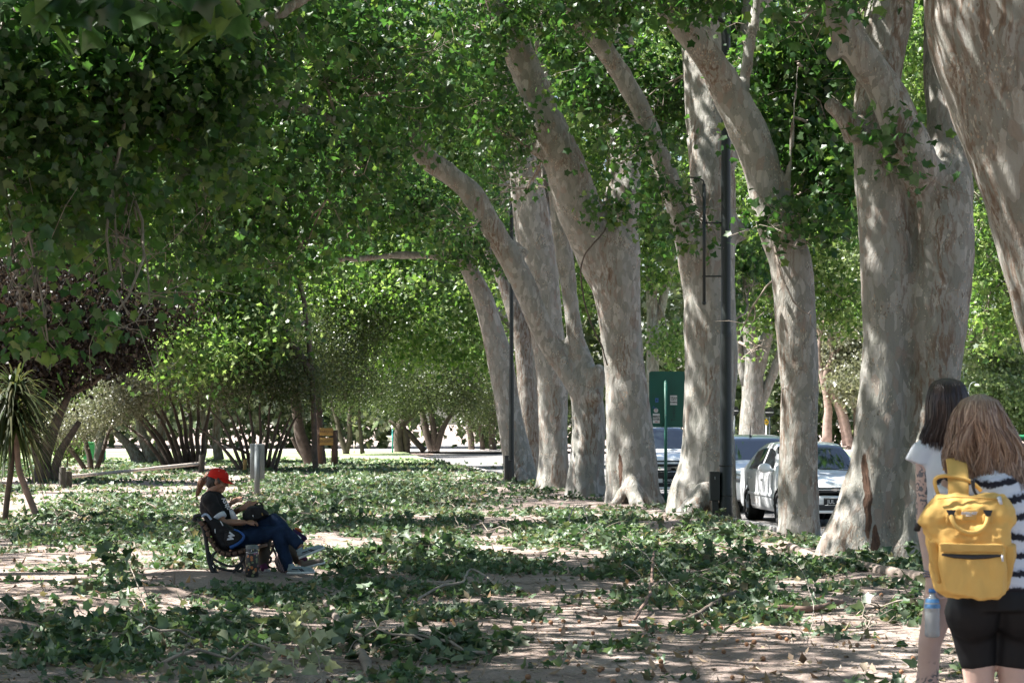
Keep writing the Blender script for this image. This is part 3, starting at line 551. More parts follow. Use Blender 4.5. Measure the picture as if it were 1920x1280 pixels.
bgtree('plane_tree', 'slim pale plane trunk seen above the green sign', 'tree', 108, [[(1226, 860, 30), (1224, 700, 24), (1222, 560, 22), (1214, 430, 20), (1200, 250, 16)], [(1236, 600, 16), (1262, 480, 14), (1285, 380, 10)]],
    [BLB(1240, 300, 106, 90, 150, 2.5), BLB(1230, 480, 107, 60, 80, 2), BLB(1260, 640, 107, 50, 50, 2), BLB(1240, 120, 108, 120, 120, 3)], 7500, L_BACK, BARK, 73, group=GF, lsz=.28)
bgtree('plane_tree', 'far plane tree with limbs spreading in a V behind the white hatchback', 'tree', 92, [[(1408, 880, 56), (1410, 780, 46), (1412, 700, 40), (1404, 620, 28), (1392, 520, 22), (1388, 360, 18)], [(1414, 720, 30), (1436, 640, 24), (1462, 560, 20), (1476, 440, 14)], [(1400, 720, 20), (1382, 640, 16), (1372, 560, 12)], [(1420, 770, 22), (1446, 710, 18), (1470, 640, 14)]],
    [BLB(1450, 520, 90, 80, 110, 2), BLB(1400, 420, 90, 70, 120, 2.4), BLB(1520, 420, 90, 90, 130, 2.4), BLB(1460, 250, 92, 160, 150, 3), BLB(1580, 560, 91, 60, 70, 1.6), BLB(1420, 650, 89, 30, 40, 1, .6), BLB(1560, 120, 92, 140, 160, 3)], 15000, L_BACK, BARK, 79, group=GF, lsz=.25)
bgtree('plane_tree', 'leafy plane tree beyond the road, filling the gap right of the twin trunk', 'tree', 70, [[(2030, 900, 60), (2010, 700, 52), (1970, 500, 44), (1930, 250, 36)], [(1990, 620, 30), (1900, 520, 22), (1850, 470, 16)]],
    [BLB(1860, 420, 68, 80, 110, 2), BLB(1900, 560, 69, 80, 80, 1.8), BLB(1980, 420, 70, 120, 140, 2.5), BLB(1840, 200, 70, 120, 150, 2.5), BLB(1720, 80, 70, 120, 140, 2.5), BLB(1960, 150, 70, 150, 160, 2.5), BLB(1850, 620, 69, 50, 40, 1.5, .8)], 15000, L_BACK, BARK, 83, group=GF, lsz=.22)
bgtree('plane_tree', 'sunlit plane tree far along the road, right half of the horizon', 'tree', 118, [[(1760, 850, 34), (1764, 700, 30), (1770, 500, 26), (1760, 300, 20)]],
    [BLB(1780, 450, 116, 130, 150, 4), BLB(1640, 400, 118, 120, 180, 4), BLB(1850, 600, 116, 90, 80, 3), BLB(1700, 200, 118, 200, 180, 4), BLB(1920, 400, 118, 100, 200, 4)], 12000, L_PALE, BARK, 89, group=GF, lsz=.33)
bgtree('dead_tree', 'crooked reddish bare tree between the single trunk and the twin trunk', 'tree', 104, [[(1590, 830, 22), (1578, 770, 20), (1562, 730, 20), (1548, 705, 18), (1562, 670, 14), (1555, 640, 11), (1570, 610, 8)], [(1550, 830, 20), (1552, 760, 15), (1545, 715, 14), (1535, 660, 9), (1545, 600, 6)], [(1548, 702, 10), (1530, 670, 8), (1538, 630, 6), (1520, 600, 4)], [(1562, 668, 8), (1585, 640, 6), (1600, 655, 5), (1618, 690, 4)], [(1570, 640, 6), (1595, 610, 4), (1620, 600, 3)]],
    [BLB(1570, 590, 104, 60, 30, 1.4)], 500, L_BACK, PBARK, 91, lsz=.2)
bgtree('olive_tree', 'rounded grey-green tree on the far lawn behind the crooked bare tree', 'tree', 126, [[(1610, 830, 18), (1606, 790, 14), (1600, 740, 10)]],
    [BLB(1600, 715, 125, 45, 50, 3), BLB(1635, 680, 126, 50, 60, 3), BLB(1580, 650, 127, 50, 50, 3)], 6000, L_SILVER, DBARK, 93, lsz=.26)
bgtree('olive_tree', 'soft green tree beyond the road behind the heads of the two women', 'tree', 110, [[(1870, 850, 22), (1872, 790, 18), (1865, 740, 12)]],
    [BLB(1850, 740, 109, 60, 50, 3), BLB(1910, 730, 110, 60, 60, 3), BLB(1880, 670, 111, 80, 60, 3), BLB(1940, 780, 109, 50, 40, 2)], 7000, L_PALE, DBARK, 97, lsz=.24)
# dark shrubs and small trees on the left
bgtree('plum_shrub', 'large dark purplish shrub at the left edge behind the spiky palm', 'shrub', 46, [[(75, 905, 34), (85, 850, 26), (104, 800, 20), (130, 740, 12)], [(95, 900, 26), (72, 850, 20), (60, 790, 16), (50, 720, 10)], [(100, 905, 20), (112, 850, 16), (150, 790, 10)]],
    [BLB(110, 570, 45, 120, 80, 1.3), BLB(180, 640, 45, 90, 70, 1.1), BLB(60, 680, 46, 90, 80, 1.2), BLB(20, 560, 46, 100, 90, 1.3), BLB(160, 500, 46, 80, 60, 1.1), BLB(-80, 640, 46, 80, 100, 1.3), BLB(20, 780, 46.5, 60, 50, 1), BLB(230, 620, 45.5, 70, 60, 1), BLB(300, 560, 46, 60, 50, 1, .6)], 26000, L_DARK, DBARK, 101, 'quad', .16, 16, .28, tw=DTWIG)
bgtree('silver_shrub', 'pale silvery shrub in the sun below the dark purplish one', 'shrub', 52, [[(170, 880, 12), (160, 830, 9), (150, 780, 6)], [(180, 880, 10), (200, 820, 7), (220, 780, 5)], [(160, 880, 10), (125, 830, 7), (110, 790, 5)]],
    [BLB(150, 785, 51, 60, 32, 1), BLB(215, 760, 51, 60, 35, 1), BLB(110, 815, 51, 40, 20, .8), BLB(230, 680, 52, 60, 60, 1, .8)], 8000, L_SILVER, DBARK, 103, 'quad', .10, 14, .22, tw=DTWIG)
def fan(x0, y0, tips, w=10):
    out = []
    for i, (tx, ty) in enumerate(tips):
        sx = x0 + (i - len(tips) / 2) * 7; out.append([(sx, y0, w, i * .15 % .6), (lerp(sx, tx, .3), lerp(y0, ty, .42), w * .8, i * .2 % .7), (lerp(sx, tx, .65), lerp(y0, ty, .75), w * .6, .3), (tx, ty, w * .35, .2)])
    return out
bgtree('arching_shrub', 'silver-leaved shrub whose many bare stems lean left behind the red cap', 'shrub', 50, fan(350, 880, [(228, 790), (245, 770), (262, 775), (280, 750), (300, 760), (318, 740), (335, 745), (350, 730), (372, 740), (395, 745)], 10),
    [BLB(270, 715, 49, 70, 38, 1), BLB(340, 690, 50, 80, 45, 1.1), BLB(240, 750, 49, 45, 25, .8), BLB(400, 720, 50, 70, 40, 1), BLB(300, 650, 51, 70, 35, 1, .7)], 11000, L_SILVER, DBARK, 107, 'quad', .10, 14, .24, tw=DTWIG)
bgtree('arching_shrub', 'dark shrub with thin stems fanning out behind the grey signpost', 'shrub', 55, fan(490, 884, [(372, 800), (395, 770), (420, 760), (440, 770), (465, 750), (488, 755), (510, 750), (530, 770), (548, 780), (565, 770), (400, 825)], 8),
    [BLB(420, 710, 54, 80, 50, 1.1), BLB(500, 690, 55, 80, 60, 1.2), BLB(560, 720, 55, 50, 50, 1), BLB(450, 620, 56, 90, 60, 1.2)], 15000, L_OLIVE, DBARK, 109, 'quad', .11, 14, .26, tw=DTWIG)
GS = 'small dark-trunked trees along the clearing'
bgtree('small_tree', 'dark tree with a thick leaning trunk just left of the wooden sign', 'tree', 66, [[(585, 872, 26), (572, 845, 26), (562, 815, 22), (556, 780, 18), (545, 720, 14)], [(600, 870, 22), (596, 820, 20), (594, 760, 18), (590, 690, 14), (570, 620, 10)], [(572, 860, 12), (555, 838, 8), (545, 820, 5)]],
    [BLB(560, 640, 64, 90, 70, 1.6), BLB(620, 700, 65, 80, 60, 1.5), BLB(500, 560, 66, 80, 80, 1.6), BLB(660, 600, 66, 80, 70, 1.6)], 19000, L_OLIVE, DBARK, 113, 'quad', .13, 14, .34, GS, tw=DTWIG)
bgtree('small_tree', 'slim V-stemmed dark tree just right of the wooden sign', 'tree', 82, [[(650, 852, 12), (640, 820, 10), (632, 790, 8), (620, 750, 6)], [(648, 852, 12), (656, 815, 10), (656, 770, 8), (670, 720, 6)], [(681, 850, 9), (676, 810, 7), (673, 770, 6), (680, 700, 5)]],
    [BLB(660, 720, 80, 70, 50, 1.8), BLB(700, 670, 82, 80, 60, 1.8), BLB(640, 640, 82, 70, 60, 1.8)], 12000, L_OLIVE, DBARK, 127, 'quad', .15, 14, .4, GS, tw=DTWIG)
bgtree('small_tree', 'dark stump-trunked tree with crossing limbs left of the open clearing', 'tree', 84, [[(748, 848, 20), (746, 820, 18), (752, 796, 18), (770, 780, 12), (800, 750, 8)], [(796, 846, 12), (778, 826, 11), (764, 810, 11), (745, 800, 9), (728, 788, 6)], [(762, 848, 12), (760, 820, 14), (755, 795, 10), (750, 760, 8)]],
    [BLB(760, 730, 82, 80, 50, 2), BLB(810, 690, 84, 80, 50, 2), BLB(730, 700, 83, 50, 50, 1.6)], 12000, L_OLIVE, DBARK, 131, 'quad', .15, 14, .4, GS, tw=DTWIG)
bgtree('small_tree', 'many-stemmed dark tree shaped like a V in front of the bright clearing', 'tree', 82, [[(812, 846, 16), (802, 820, 13), (795, 790, 12), (788, 760, 8), (780, 720, 6)], [(815, 846, 14), (812, 800, 12), (803, 740, 9), (806, 690, 7)], [(818, 846, 14), (826, 815, 12), (838, 790, 9), (850, 770, 7), (860, 730, 5)]],
    [BLB(830, 700, 80, 70, 55, 1.8, 1.2), BLB(860, 740, 81, 40, 40, 1.4), BLB(800, 650, 82, 80, 50, 1.8)], 11000, L_OLIVE, DBARK, 137, 'quad', .15, 14, .4, GS, tw=DTWIG)
bgtree('small_tree', 'curved dark tree standing between the clearing and the leaning plane trunk', 'tree', 78, [[(884, 838, 12), (880, 800, 12), (872, 760, 11), (860, 720, 9), (855, 680, 7)], [(925, 845, 14), (922, 810, 12), (930, 760, 8)], [(905, 845, 10), (902, 815, 9), (898, 780, 7)]],
    [BLB(900, 740, 77, 50, 50, 1.6), BLB(920, 790, 77, 36, 30, 1.2), BLB(860, 650, 79, 70, 50, 1.6), BLB(930, 680, 79, 40, 60, 1.6)], 12000, L_OLIVE, DBARK, 139, 'quad', .14, 14, .36, GS, tw=DTWIG)
bgtree('small_tree', 'grey-barked tree on the sunny lawn far left, above the low white rail', 'tree', 100, [[(183, 868, 22), (188, 830, 18), (192, 780, 14), (190, 720, 10)]],
    [BLB(200, 700, 98, 70, 60, 3), BLB(140, 680, 99, 70, 60, 3)], 5000, L_BACK, BARK_R, 149, 'mid', .26, 14, .5, GS)
bgtree('small_tree', 'thick grey trunks leaning left on the sunny lawn behind the arching stems', 'tree', 92, [[(262, 868, 34), (248, 845, 22), (228, 822, 14), (205, 800, 10)], [(285, 866, 26), (272, 830, 22), (262, 790, 16), (255, 730, 12)], [(298, 864, 20), (300, 820, 18), (306, 770, 14)], [(378, 862, 12), (385, 820, 12), (380, 770, 10)], [(412, 862, 20), (405, 820, 16), (410, 770, 12)]],
    [BLB(280, 690, 92, 110, 60, 3), BLB(400, 680, 92, 90, 60, 3)], 9000, L_BACK, BARK_R, 151, 'mid', .25, 14, .5, GS)
bgtree('young_tree', 'little bright green sapling on the far lawn at left', 'tree', 76, [[(126, 876, 3), (126, 850, 3), (125, 830, 2)]],
    [BLB(128, 838, 76, 28, 18, .5)], 900, L_BACK, DBARK, 157, 'mid', .14, 10, .16, twigs=3)
# the mass of woods that closes the view
rs = np.random.RandomState(5)
wb = [(x, 150 + 8 * math.sin(x * .3), z, 6, 6, 5) for x in range(-40, 46, 6) for z in (7, 14, 21, 28)]
wb += [(x, 141 + 2 * math.sin(x), 2.4, 2.6, 2, 2.2, 7) for x in list(range(-40, 40, 4)) if abs(x + 4.5) > 2.5]
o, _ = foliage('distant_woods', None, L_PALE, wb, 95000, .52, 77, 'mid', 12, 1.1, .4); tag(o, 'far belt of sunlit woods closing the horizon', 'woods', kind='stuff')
# ---------------------------------------------------------------- storm litter on the ground
DENSE = [(90, 1215, 110, 60, 1), (330, 1200, 190, 60, 1.1), (240, 1110, 120, 45, .9), (520, 1120, 130, 45, 1), (780, 1130, 190, 55, 1.1), (860, 1240, 150, 50, 1.1), (1340, 1140, 210, 50, 1.2), (1110, 1000, 170, 45, 1.2), (1230, 1065, 150, 32, 1),
         (1560, 1070, 190, 38, 1), (700, 950, 250, 90, 1), (1080, 1115, 90, 20, .8), (1710, 1160, 60, 25, .9), (450, 1265, 140, 25, .7), (800, 1050, 200, 50, 1), (250, 980, 180, 60, .9), (60, 1010, 90, 50, .8), (1330, 1000, 100, 30, 1), (350, 1040, 90, 60, .9), (1200, 1225, 80, 30, .6), (1050, 1245, 90, 30, .9), (620, 1080, 90, 40, .9), (1480, 1190, 90, 22, .8), (1860, 1240, 90, 30, .9), (1660, 1270, 60, 16, .8)]
BARE = [(1530, 1052, 70, 9), (1650, 1080, 110, 10), (1000, 1185, 260, 22), (900, 1128, 120, 12), (1130, 1255, 250, 24), (1040, 1040, 90, 9), (480, 1090, 110, 18), (540, 1062, 70, 14), (1060, 1115, 110, 16), (1400, 1235, 330, 45), (110, 1045, 130, 26), (60, 1120, 110, 30), (640, 1020, 130, 14), (180, 1150, 60, 14), (1150, 1165, 180, 18), (640, 1215, 90, 26), (1180, 990, 200, 9), (860, 1010, 120, 10), (440, 1092, 90, 16), (900, 1090, 50, 10), (1640, 1190, 120, 20), (700, 970, 120, 7), (1100, 945, 160, 8), (620, 1262, 160, 14)]
def dens(px, py, x, y):
    d = .19 if py < 1035 else .035
    if py < 920: d = .30
    n1 = .5 + .5 * noise.noise(Vector((x * .55, y * .28, 9))); n2 = .5 + .5 * noise.noise(Vector((x * 1.7, y * .9, 4)))
    d *= max(.02, 3.6 * n1 - 1.05)
    for cx, cy_, rx, ry, w_ in DENSE:
        q = ((px - cx) / rx) ** 2 + ((py - cy_) / ry) ** 2
        if q < 2.5: d = max(d, (.62 if py < 1080 else .46) * w_ * math.exp(-q * 1.0) * min(1.15, max(.1, 2.2 * n2 - .25)))
    for cx, cy_, rx, ry in BARE:
        q = ((px - cx) / rx) ** 2 + ((py - cy_) / ry) ** 2
        if q < 3: d *= 1 - .95 * math.exp(-q * 1.3)
    d *= sm(.30, .62, n2 * .6 + d * .5) * (.66 if py > 1080 else .9)
    if rowd(x, y) > .7: d *= .08
    return d
def litter():
    rs = np.random.RandomState(12); P = []; SZ = []; lim = 80000; tries = 0
    while len(P) < lim and tries < 900000:
        tries += 1
        u = rs.rand(); Y = 13 + 85 * u ** 1.55; x = (rs.rand() - .5) * (.48 * Y + 2); px = 960 + x / Y * F; py = HY + H / Y * F
        d = dens(px, py, x, Y)
        k = 0 if rs.rand() > d else 1
        if k:
            far = 1 + max(0, (Y - 26) / 60); 
            for _ in range(5 if Y < 34 else 3):
                a = x + rs.normal() * .10 * far; b_ = Y + rs.normal() * .12 * far; hgt = abs(rs.normal()) * .05 * min(1.5, d + .3) * (1.2 if Y > 30 else 1)
                P.append((a, b_, gz(a, b_) + .012 + hgt)); SZ.append(.064 * far * rs.choice([.5, .7, .9, 1.1, 1.4]))
    P = np.array(P); SZ = np.array(SZ); near = P[:, 1] < 34
    print('litter', len(P), near.sum(), tries)
    for nm, sel, tpl, cu in (('fallen_leaves', near, 'leaf', .6), ('far_fallen_leaves', ~near, 'mid', .5)):
        p = P[sel]; n = len(p); D = rs.normal(size=(n, 3)); D[:, 2] *= .4; U = rs.normal(size=(n, 3)) * .7; U[:, 2] += 1
        me = leaf_mesh(nm, p - D / np.linalg.norm(D, axis=1, keepdims=True) * SZ[sel][:, None] * .5, D, U, SZ[sel], tpl, rs, cu)
        o = link(nm, me, L_FALL); tag(o, 'green plane leaves strewn over the dirt under the trees' if tpl == 'leaf' else 'green storm litter of leaves covering the distant ground', 'leaves', kind='stuff')
litter()
# twigs and bark crumbs nobody could count
mb = MB(); rs = np.random.RandomState(8)
for i in range(2600):
    Y = 13.5 + 30 * rs.rand() ** 1.6; x = (rs.rand() - .5) * (.48 * Y); a = rs.uniform(0, math.pi); L = rs.uniform(.05, .3) * (1 if Y < 22 else 1.4); r = rs.uniform(.0015, .004)
    pts = []; 
    for k in range(4): t = (k / 3 - .5) * L; xx = x + math.cos(a) * t + rs.normal() * .012; yy = Y + math.sin(a) * t + rs.normal() * .012; pts.append((xx, yy, gz(xx, yy) + .006 + abs(rs.normal()) * .012))
    mb.tube(pts, [r, r, r * .8, r * .5], 3)
tag(mb.build('fallen_twigs', TWIG), 'small broken twigs scattered over the dirt', 'twigs', kind='stuff')
rs = np.random.RandomState(18); n = 16000; Yb_ = 13.2 + 26 * rs.rand(n) ** 1.5; xb_ = (rs.rand(n) - .5) * .48 * Yb_; P = np.array([(x, y, gz(x, y) + .006) for x, y in zip(xb_, Yb_)]); D = rs.normal(size=(n, 3)); D[:, 2] *= .15; U = rs.normal(size=(n, 3)) * .3; U[:, 2] += 1
L_DRY = leafmat('dry_bits', [(.16, .10, .06), (.30, .22, .15), (.40, .33, .25), (.10, .07, .05), (.20, .18, .11), (.34, .20, .09)], (1, 1, 1), .02, .1, .6)
tag(link('dry_leaf_bits', leaf_mesh('dry_leaf_bits', P, D, U, np.clip(rs.gamma(2.2, .014, n), .012, .10), 'quad', rs, .6), L_DRY), 'tan and brown crumbs of dry leaf and bark on the dirt', 'debris', kind='stuff')
# fallen branches, each a thing: stem + leaves
def branch_meshes(seed, L, nl, lsz, rad, rise=.18, bare=0):
    rs = np.random.RandomState(seed); mb = MB(); P = []; D = []
    main = [Vector((t * L - L / 2, math.sin(t * 3 + seed) * .12 * L, .02 + rise * L * math.sin(math.pi * min(1, t * 1.1)) * rs.uniform(.3, 1))) for t in np.linspace(0, 1, 9)]
    main = [p + Vector(rs.normal(size=3) * .018 * L) for p in main]; 
    for p in main: p.z = max(p.z, .012)
    mb.tube(main, [lerp(rad, rad * .3, i / 8) for i in range(9)], 7)
    for k in range(int(5 + L * 5)):
        i = rs.randint(1, 9); a = main[i]; d = Vector((rs.uniform(.2, 1), rs.normal() * .9, rs.uniform(-.15, .55))); d.normalize(); l_ = rs.uniform(.2, .42) * L ** .6
        pts = [a + d * l_ * t + Vector((0, 0, -.12 * l_ * t * t)) + Vector(rs.normal(size=3) * .012) for t in np.linspace(0, 1, 6)]
        for p in pts: p.z = max(p.z, .008)
        mb.tube(pts, [lerp(rad * .42, rad * .12, j / 5) for j in range(6)], 4)
        if k >= bare:
            for j in range(1, 6):
                for _ in range(2 if j > 2 else 1): P.append(pts[j] + Vector(rs.normal(size=3) * .015)); D.append(Vector((d.x, d.y, 0)) * .6 + Vector(rs.normal(size=3) * .8) + Vector((0, 0, -.25)))
    if not P: P = [main[-1]]; D = [Vector((1, 0, 0))]
    idx = rs.choice(len(P), max(1, nl)); P = np.array([P[i] for i in idx]) + rs.normal(size=(max(1, nl), 3)) * .02; D = np.array([D[i] for i in idx]); P[:, 2] = np.maximum(P[:, 2], .03)
    U = rs.normal(size=(len(P), 3)) * .95; U[:, 2] += 1; D[:, 2] = np.where(P[:, 2] < .09, abs(D[:, 2]) * .2, D[:, 2])
    lm = leaf_mesh('leaves', P, D, U, lsz * np.clip(rs.normal(1, .25, len(P)), .4, 1.5), 'leaf', rs, .4)
    return mb.mesh('stem'), lm
BV = [branch_meshes(201, 0.82, 69, 0.093, .010), branch_meshes(202, 1.07, 91, 0.093, .012, .14), branch_meshes(203, 0.66, 51, 0.089, .008, .25), branch_meshes(204, 0.90, 85, 0.087, .010, .2), branch_meshes(205, 0.57, 38, 0.093, .007, .32), branch_meshes(206, 1.15, 68, 0.093, .014, .12)]
BB = [branch_meshes(211, 1.3, 5, .1, .014, .1, 99), branch_meshes(212, .9, 4, .1, .010, .16, 99), branch_meshes(213, 1.7, 8, .1, .020, .07, 99)]
for a, b_ in BV + BB: a.materials.append(TWIG); b_.materials.append(L_FALL)
rs = np.random.RandomState(33)
ZONES = [(lambda x, y: y > 1160 and x < 620, 'leafy broken plane branch on the foreground dirt at lower left', 'broken branches across the lower left'),
         (lambda x, y: y > 1160 and x < 1000, 'leafy broken plane branch at the bottom middle of the path', 'broken branches at the bottom middle'),
         (lambda x, y: y > 1160, 'leafy broken plane branch near the feet of the two women', 'broken branches near the women'),
         (lambda x, y: y > 1080 and x < 620, 'leafy broken plane branch in front of the park bench', 'broken branches in front of the bench'),
         (lambda x, y: y > 1080 and x < 1060, 'leafy broken plane branch in the middle of the shaded path', 'broken branches in mid path'),
         (lambda x, y: y > 1080, 'leafy broken plane branch in the big heap before the twin trunk', 'broken branches heaped before the twin trunk'),
         (lambda x, y: x < 380, 'leafy broken plane branch on the ground behind the bench', 'broken branches behind the bench'),
         (lambda x, y: x < 960 and y > 960, 'leafy broken plane branch right of the seated pair', 'broken branches right of the bench'),
         (lambda x, y: x < 960, 'leafy broken plane branch in the carpet before the clearing', 'broken branches before the clearing'),
         (lambda x, y: True, 'leafy broken plane branch near the feet of the plane row', 'broken branches along the tree row')]
nb = 0; tries = 0
while nb < 115 and tries < 20000:
    tries += 1; py = 868 + 412 * rs.rand() ** .9; px = rs.uniform(-30, 1760); g = G(px, py)
    if rs.rand() > dens(px, py, g.x, g.y) ** 1.5 or rowd(g.x, g.y) > .2: continue
    if 350 < px < 640 and 1000 < py < 1112: continue
    if 560 < px < 640 and py > 1150 : continue
    v = BV[rs.randint(len(BV))]; zn = next(z for z in ZONES if z[0](px, py))
    root = empty('broken_branch', g, zn[1], 'branch', zn[2], rs.uniform(0, 6.28)); root.scale = (1, 1, rs.uniform(.6, 1.2))
    s_ = rs.uniform(.75, 1.15); root.scale = (s_, s_, s_ * rs.uniform(.6, 1.1))
    for me, nm in zip(v, ('stem', 'leaves')): o = bpy.data.objects.new(nm, me); COL.objects.link(o); o.parent = root
    nb += 1
print('branches', nb)
# particular fallen branches the photo singles out
def fallen(label, pts, w_, mat, name='fallen_branch', cat='branch', side=(), leaves=None, seed=1):
    """pts: (px, py, height above ground); w_: radii in metres"""
    P = [G(a, b_) + Vector((0, 0, h)) for a, b_, h in pts]; c = crom([tuple(p) for p in P], 5); n = len(c); mb = MB()
    rr = [lerp(w_[0], w_[1], i / (n - 1)) * (1 + .15 * noise.noise(Vector(c[i]) * 6)) for i in range(n)]
    g0 = G(pts[0][0], pts[0][1]); root = empty(name, g0, label, cat)
    c = [Vector(p) + Vector((noise.noise(Vector(p) * 4) * .02, 0, noise.noise(Vector(p) * 5 + Vector((7, 0, 0))) * .015)) for p in c]
    mb.tube(c, rr, 9); mb.build('stem', mat, root, True)
    for s_ in side:
        m2 = MB(); q = [G(a, b_) + Vector((0, 0, h)) for a, b_, h in s_]; cc = crom([tuple(p) for p in q], 4); m2.tube(cc, [lerp(w_[0] * .5, w_[1] * .4, i / (len(cc) - 1)) for i in range(len(cc))], 6); m2.build('side_twig', mat, root, True)
    if leaves:
        rs = np.random.RandomState(seed); PP = []
        for (a, b_, h, r, k) in leaves:
            q = G(a, b_) + Vector((0, 0, h)); PP += [tuple(q + Vector(rs.normal(size=3) * r)) for _ in range(k)]
        PP = np.array(PP); PP[:, 2] = np.maximum(PP[:, 2], .04); wl = leafmat('sunlit_wilted_leaf', [(.32, .36, .20), (.42, .44, .28), (.25, .30, .14)], (1, 1, .8)) if 'bleached' in label else L_FALL; D = rs.normal(size=PP.shape); D[:, 2] -= .5; U = rs.normal(size=PP.shape); U[:, 2] += .8  # pale leaf colours stand for full sun on the wilted shoot
        me = leaf_mesh('leaves', PP, D, U, (.085 if 'bleached' in label else .11) * np.clip(rs.normal(1, .25, len(PP)), .5, 1.5), 'leaf', rs, .4); link('leaves', me, wl, root, True)
    return root
PALEW = plain('pale_wood', (.46, .40, .35), .85, var=.3, vs=7, bst=.4)
GREYW = plain('grey_wood', (.27, .235, .20), .9, var=.35, vs=9, bst=.4)
BROWNW = plain('brown_wood', (.20, .13, .10), .9, var=.35, vs=9, bst=.4)
ROOTM = plain('worn_root', (.22, .175, .145), .9, var=.25, vs=6, bst=.5)
fallen('worn pale root crossing the dirt at the bottom, left of centre', [(606, 1122, .0), (614, 1136, .03), (624, 1152, .035), (634, 1172, .03), (646, 1194, .035), (662, 1216, .04), (678, 1236, .035), (690, 1256, .01), (700, 1275, -.03)], (.026, .038), ROOTM, 'tree_root', 'root')
fallen('short pale root joining the worn one from the right', [(660, 1206, .02), (690, 1200, .03), (712, 1212, .02), (722, 1226, -.02)], (.035, .02), ROOTM, 'tree_root', 'root')
fallen('long pale log lying from the single trunk toward the women', [(1465, 1022, .0), (1520, 1042, .02), (1580, 1057, .025), (1650, 1074, .02), (1740, 1090, .015), (1840, 1112, .0)], (.06, .075), ROOTM, 'log', 'log')
fallen('grey curved branch arching over the leaves in the lower left', [(348, 1215, .02), (385, 1200, .05), (415, 1182, .1), (455, 1170, .12), (484, 1176, .08)], (.014, .009), GREYW, side=[[(400, 1195, .08), (428, 1184, .04), (440, 1200, .02)]])
fallen('bright forked twig lying in sun before the stout trunk', [(1268, 986, .03), (1255, 1000, .05), (1246, 1006, .04), (1222, 1000, .05), (1200, 996, .03), (1178, 996, .03), (1165, 1002, .02)], (.006, .013), PALEW, side=[[(1246, 1006, .04), (1262, 1012, .03), (1275, 1020, .02)], [(1200, 996, .03), (1185, 990, .07), (1170, 990, .05)]])
fallen('reddish stick standing up from the heap right of centre', [(1190, 1160, .01), (1212, 1148, .1), (1222, 1130, .18), (1224, 1110, .24), (1226, 1088, .3)], (.014, .012), BROWNW)
fallen('dark rotten branch across the heap before the twin trunk', [(1262, 1166, .02), (1300, 1162, .05), (1335, 1150, .09), (1362, 1138, .10), (1380, 1132, .1)], (.022, .018), DTWIG, side=[[(1340, 1150, .09), (1372, 1138, .06), (1400, 1146, .05), (1425, 1164, .03)]])
fallen('thick brown branch lying at the right end of the heap', [(1430, 1154, .04), (1470, 1152, .06), (1520, 1152, .06), (1578, 1142, .05)], (.03, .022), BROWNW)
fallen('slim brown stick on bare dirt at the middle of the path', [(975, 1146, .015), (1030, 1142, .02), (1080, 1140, .02), (1120, 1150, .01)], (.008, .006), BROWNW)
fallen('arching pale twig poking out of leaves right of the bench', [(745, 1148, .03), (790, 1130, .06), (830, 1115, .1), (868, 1110, .1), (880, 1095, .14), (905, 1098, .12), (945, 1116, .03)], (.012, .010), GREYW)
fallen('grey loop of branch rising behind the leaf heap in mid path', [(1066, 1006, .02), (1070, 985, .2), (1084, 976, .28), (1096, 980, .25), (1104, 1000, .05)], (.012, .008), GREYW)
fallen('thin whippy twig sweeping across the heap toward the women', [(1165, 1040, .25), (1210, 1075, .2), (1255, 1120, .12), (1300, 1150, .06), (1340, 1180, .02)], (.004, .003), GREYW)
fallen('second thin whippy twig curving down at the right end', [(1400, 1030, .1), (1485, 1090, .22), (1518, 1140, .14), (1524, 1180, .06), (1505, 1212, .01)], (.004, .003), GREYW)
fallen('upright seedling-like shoot with drooping leaves at lower left', [(285, 1190, 0), (272, 1165, .1), (258, 1150, .16), (240, 1130, .26), (222, 1110, .34)], (.006, .004), TWIG, 'leafy_shoot', 'branch', leaves=[(215, 1105, .34, .07, 16), (235, 1130, .28, .05, 8), (275, 1165, .12, .05, 8), (190, 1110, .3, .05, 8)], seed=3)
fallen('bleached wilted shoot catching full sun at the bottom edge', [(604, 1282, 0), (598, 1262, .08), (585, 1240, .15), (575, 1225, .2), (560, 1218, .22)], (.004, .003), TWIG, 'leafy_shoot', 'branch', leaves=[(566, 1225, .22, .06, 34), (590, 1250, .1, .05, 16), (545, 1262, .03, .12, 30), (440, 1272, .02, .15, 30)], seed=4)
for i, (px, py, k, rz, lab) in enumerate([(1130, 1015, 2, .3, 'bare forked branch half buried in the heap at mid path'), (560, 955, 0, 1.0, 'bare pale branch on the litter behind the seated pair'), (660, 935, 1, 2.0, 'tangled bare twigs in front of the wooden sign'), (210, 965, 1, .5, 'white forked twig behind the bench near the palm'), (1290, 1035, 2, .1, 'bare branch lying left of the single trunk'), (890, 1000, 0, 2.6, 'bare grey branch on leaves before the leaning trunks'), (470, 1245, 0, .2, 'thin bare branch on dirt at the bottom left'), (1620, 1190, 1, 1.2, 'bare twig on dirt left of the bottle')]):
    root = empty('bare_branch', G(px, py), lab, 'branch', None, rz)
    for me, nm in zip(BB[k], ('stem', 'leaves')): o = bpy.data.objects.new(nm, me); COL.objects.link(o); o.parent = root
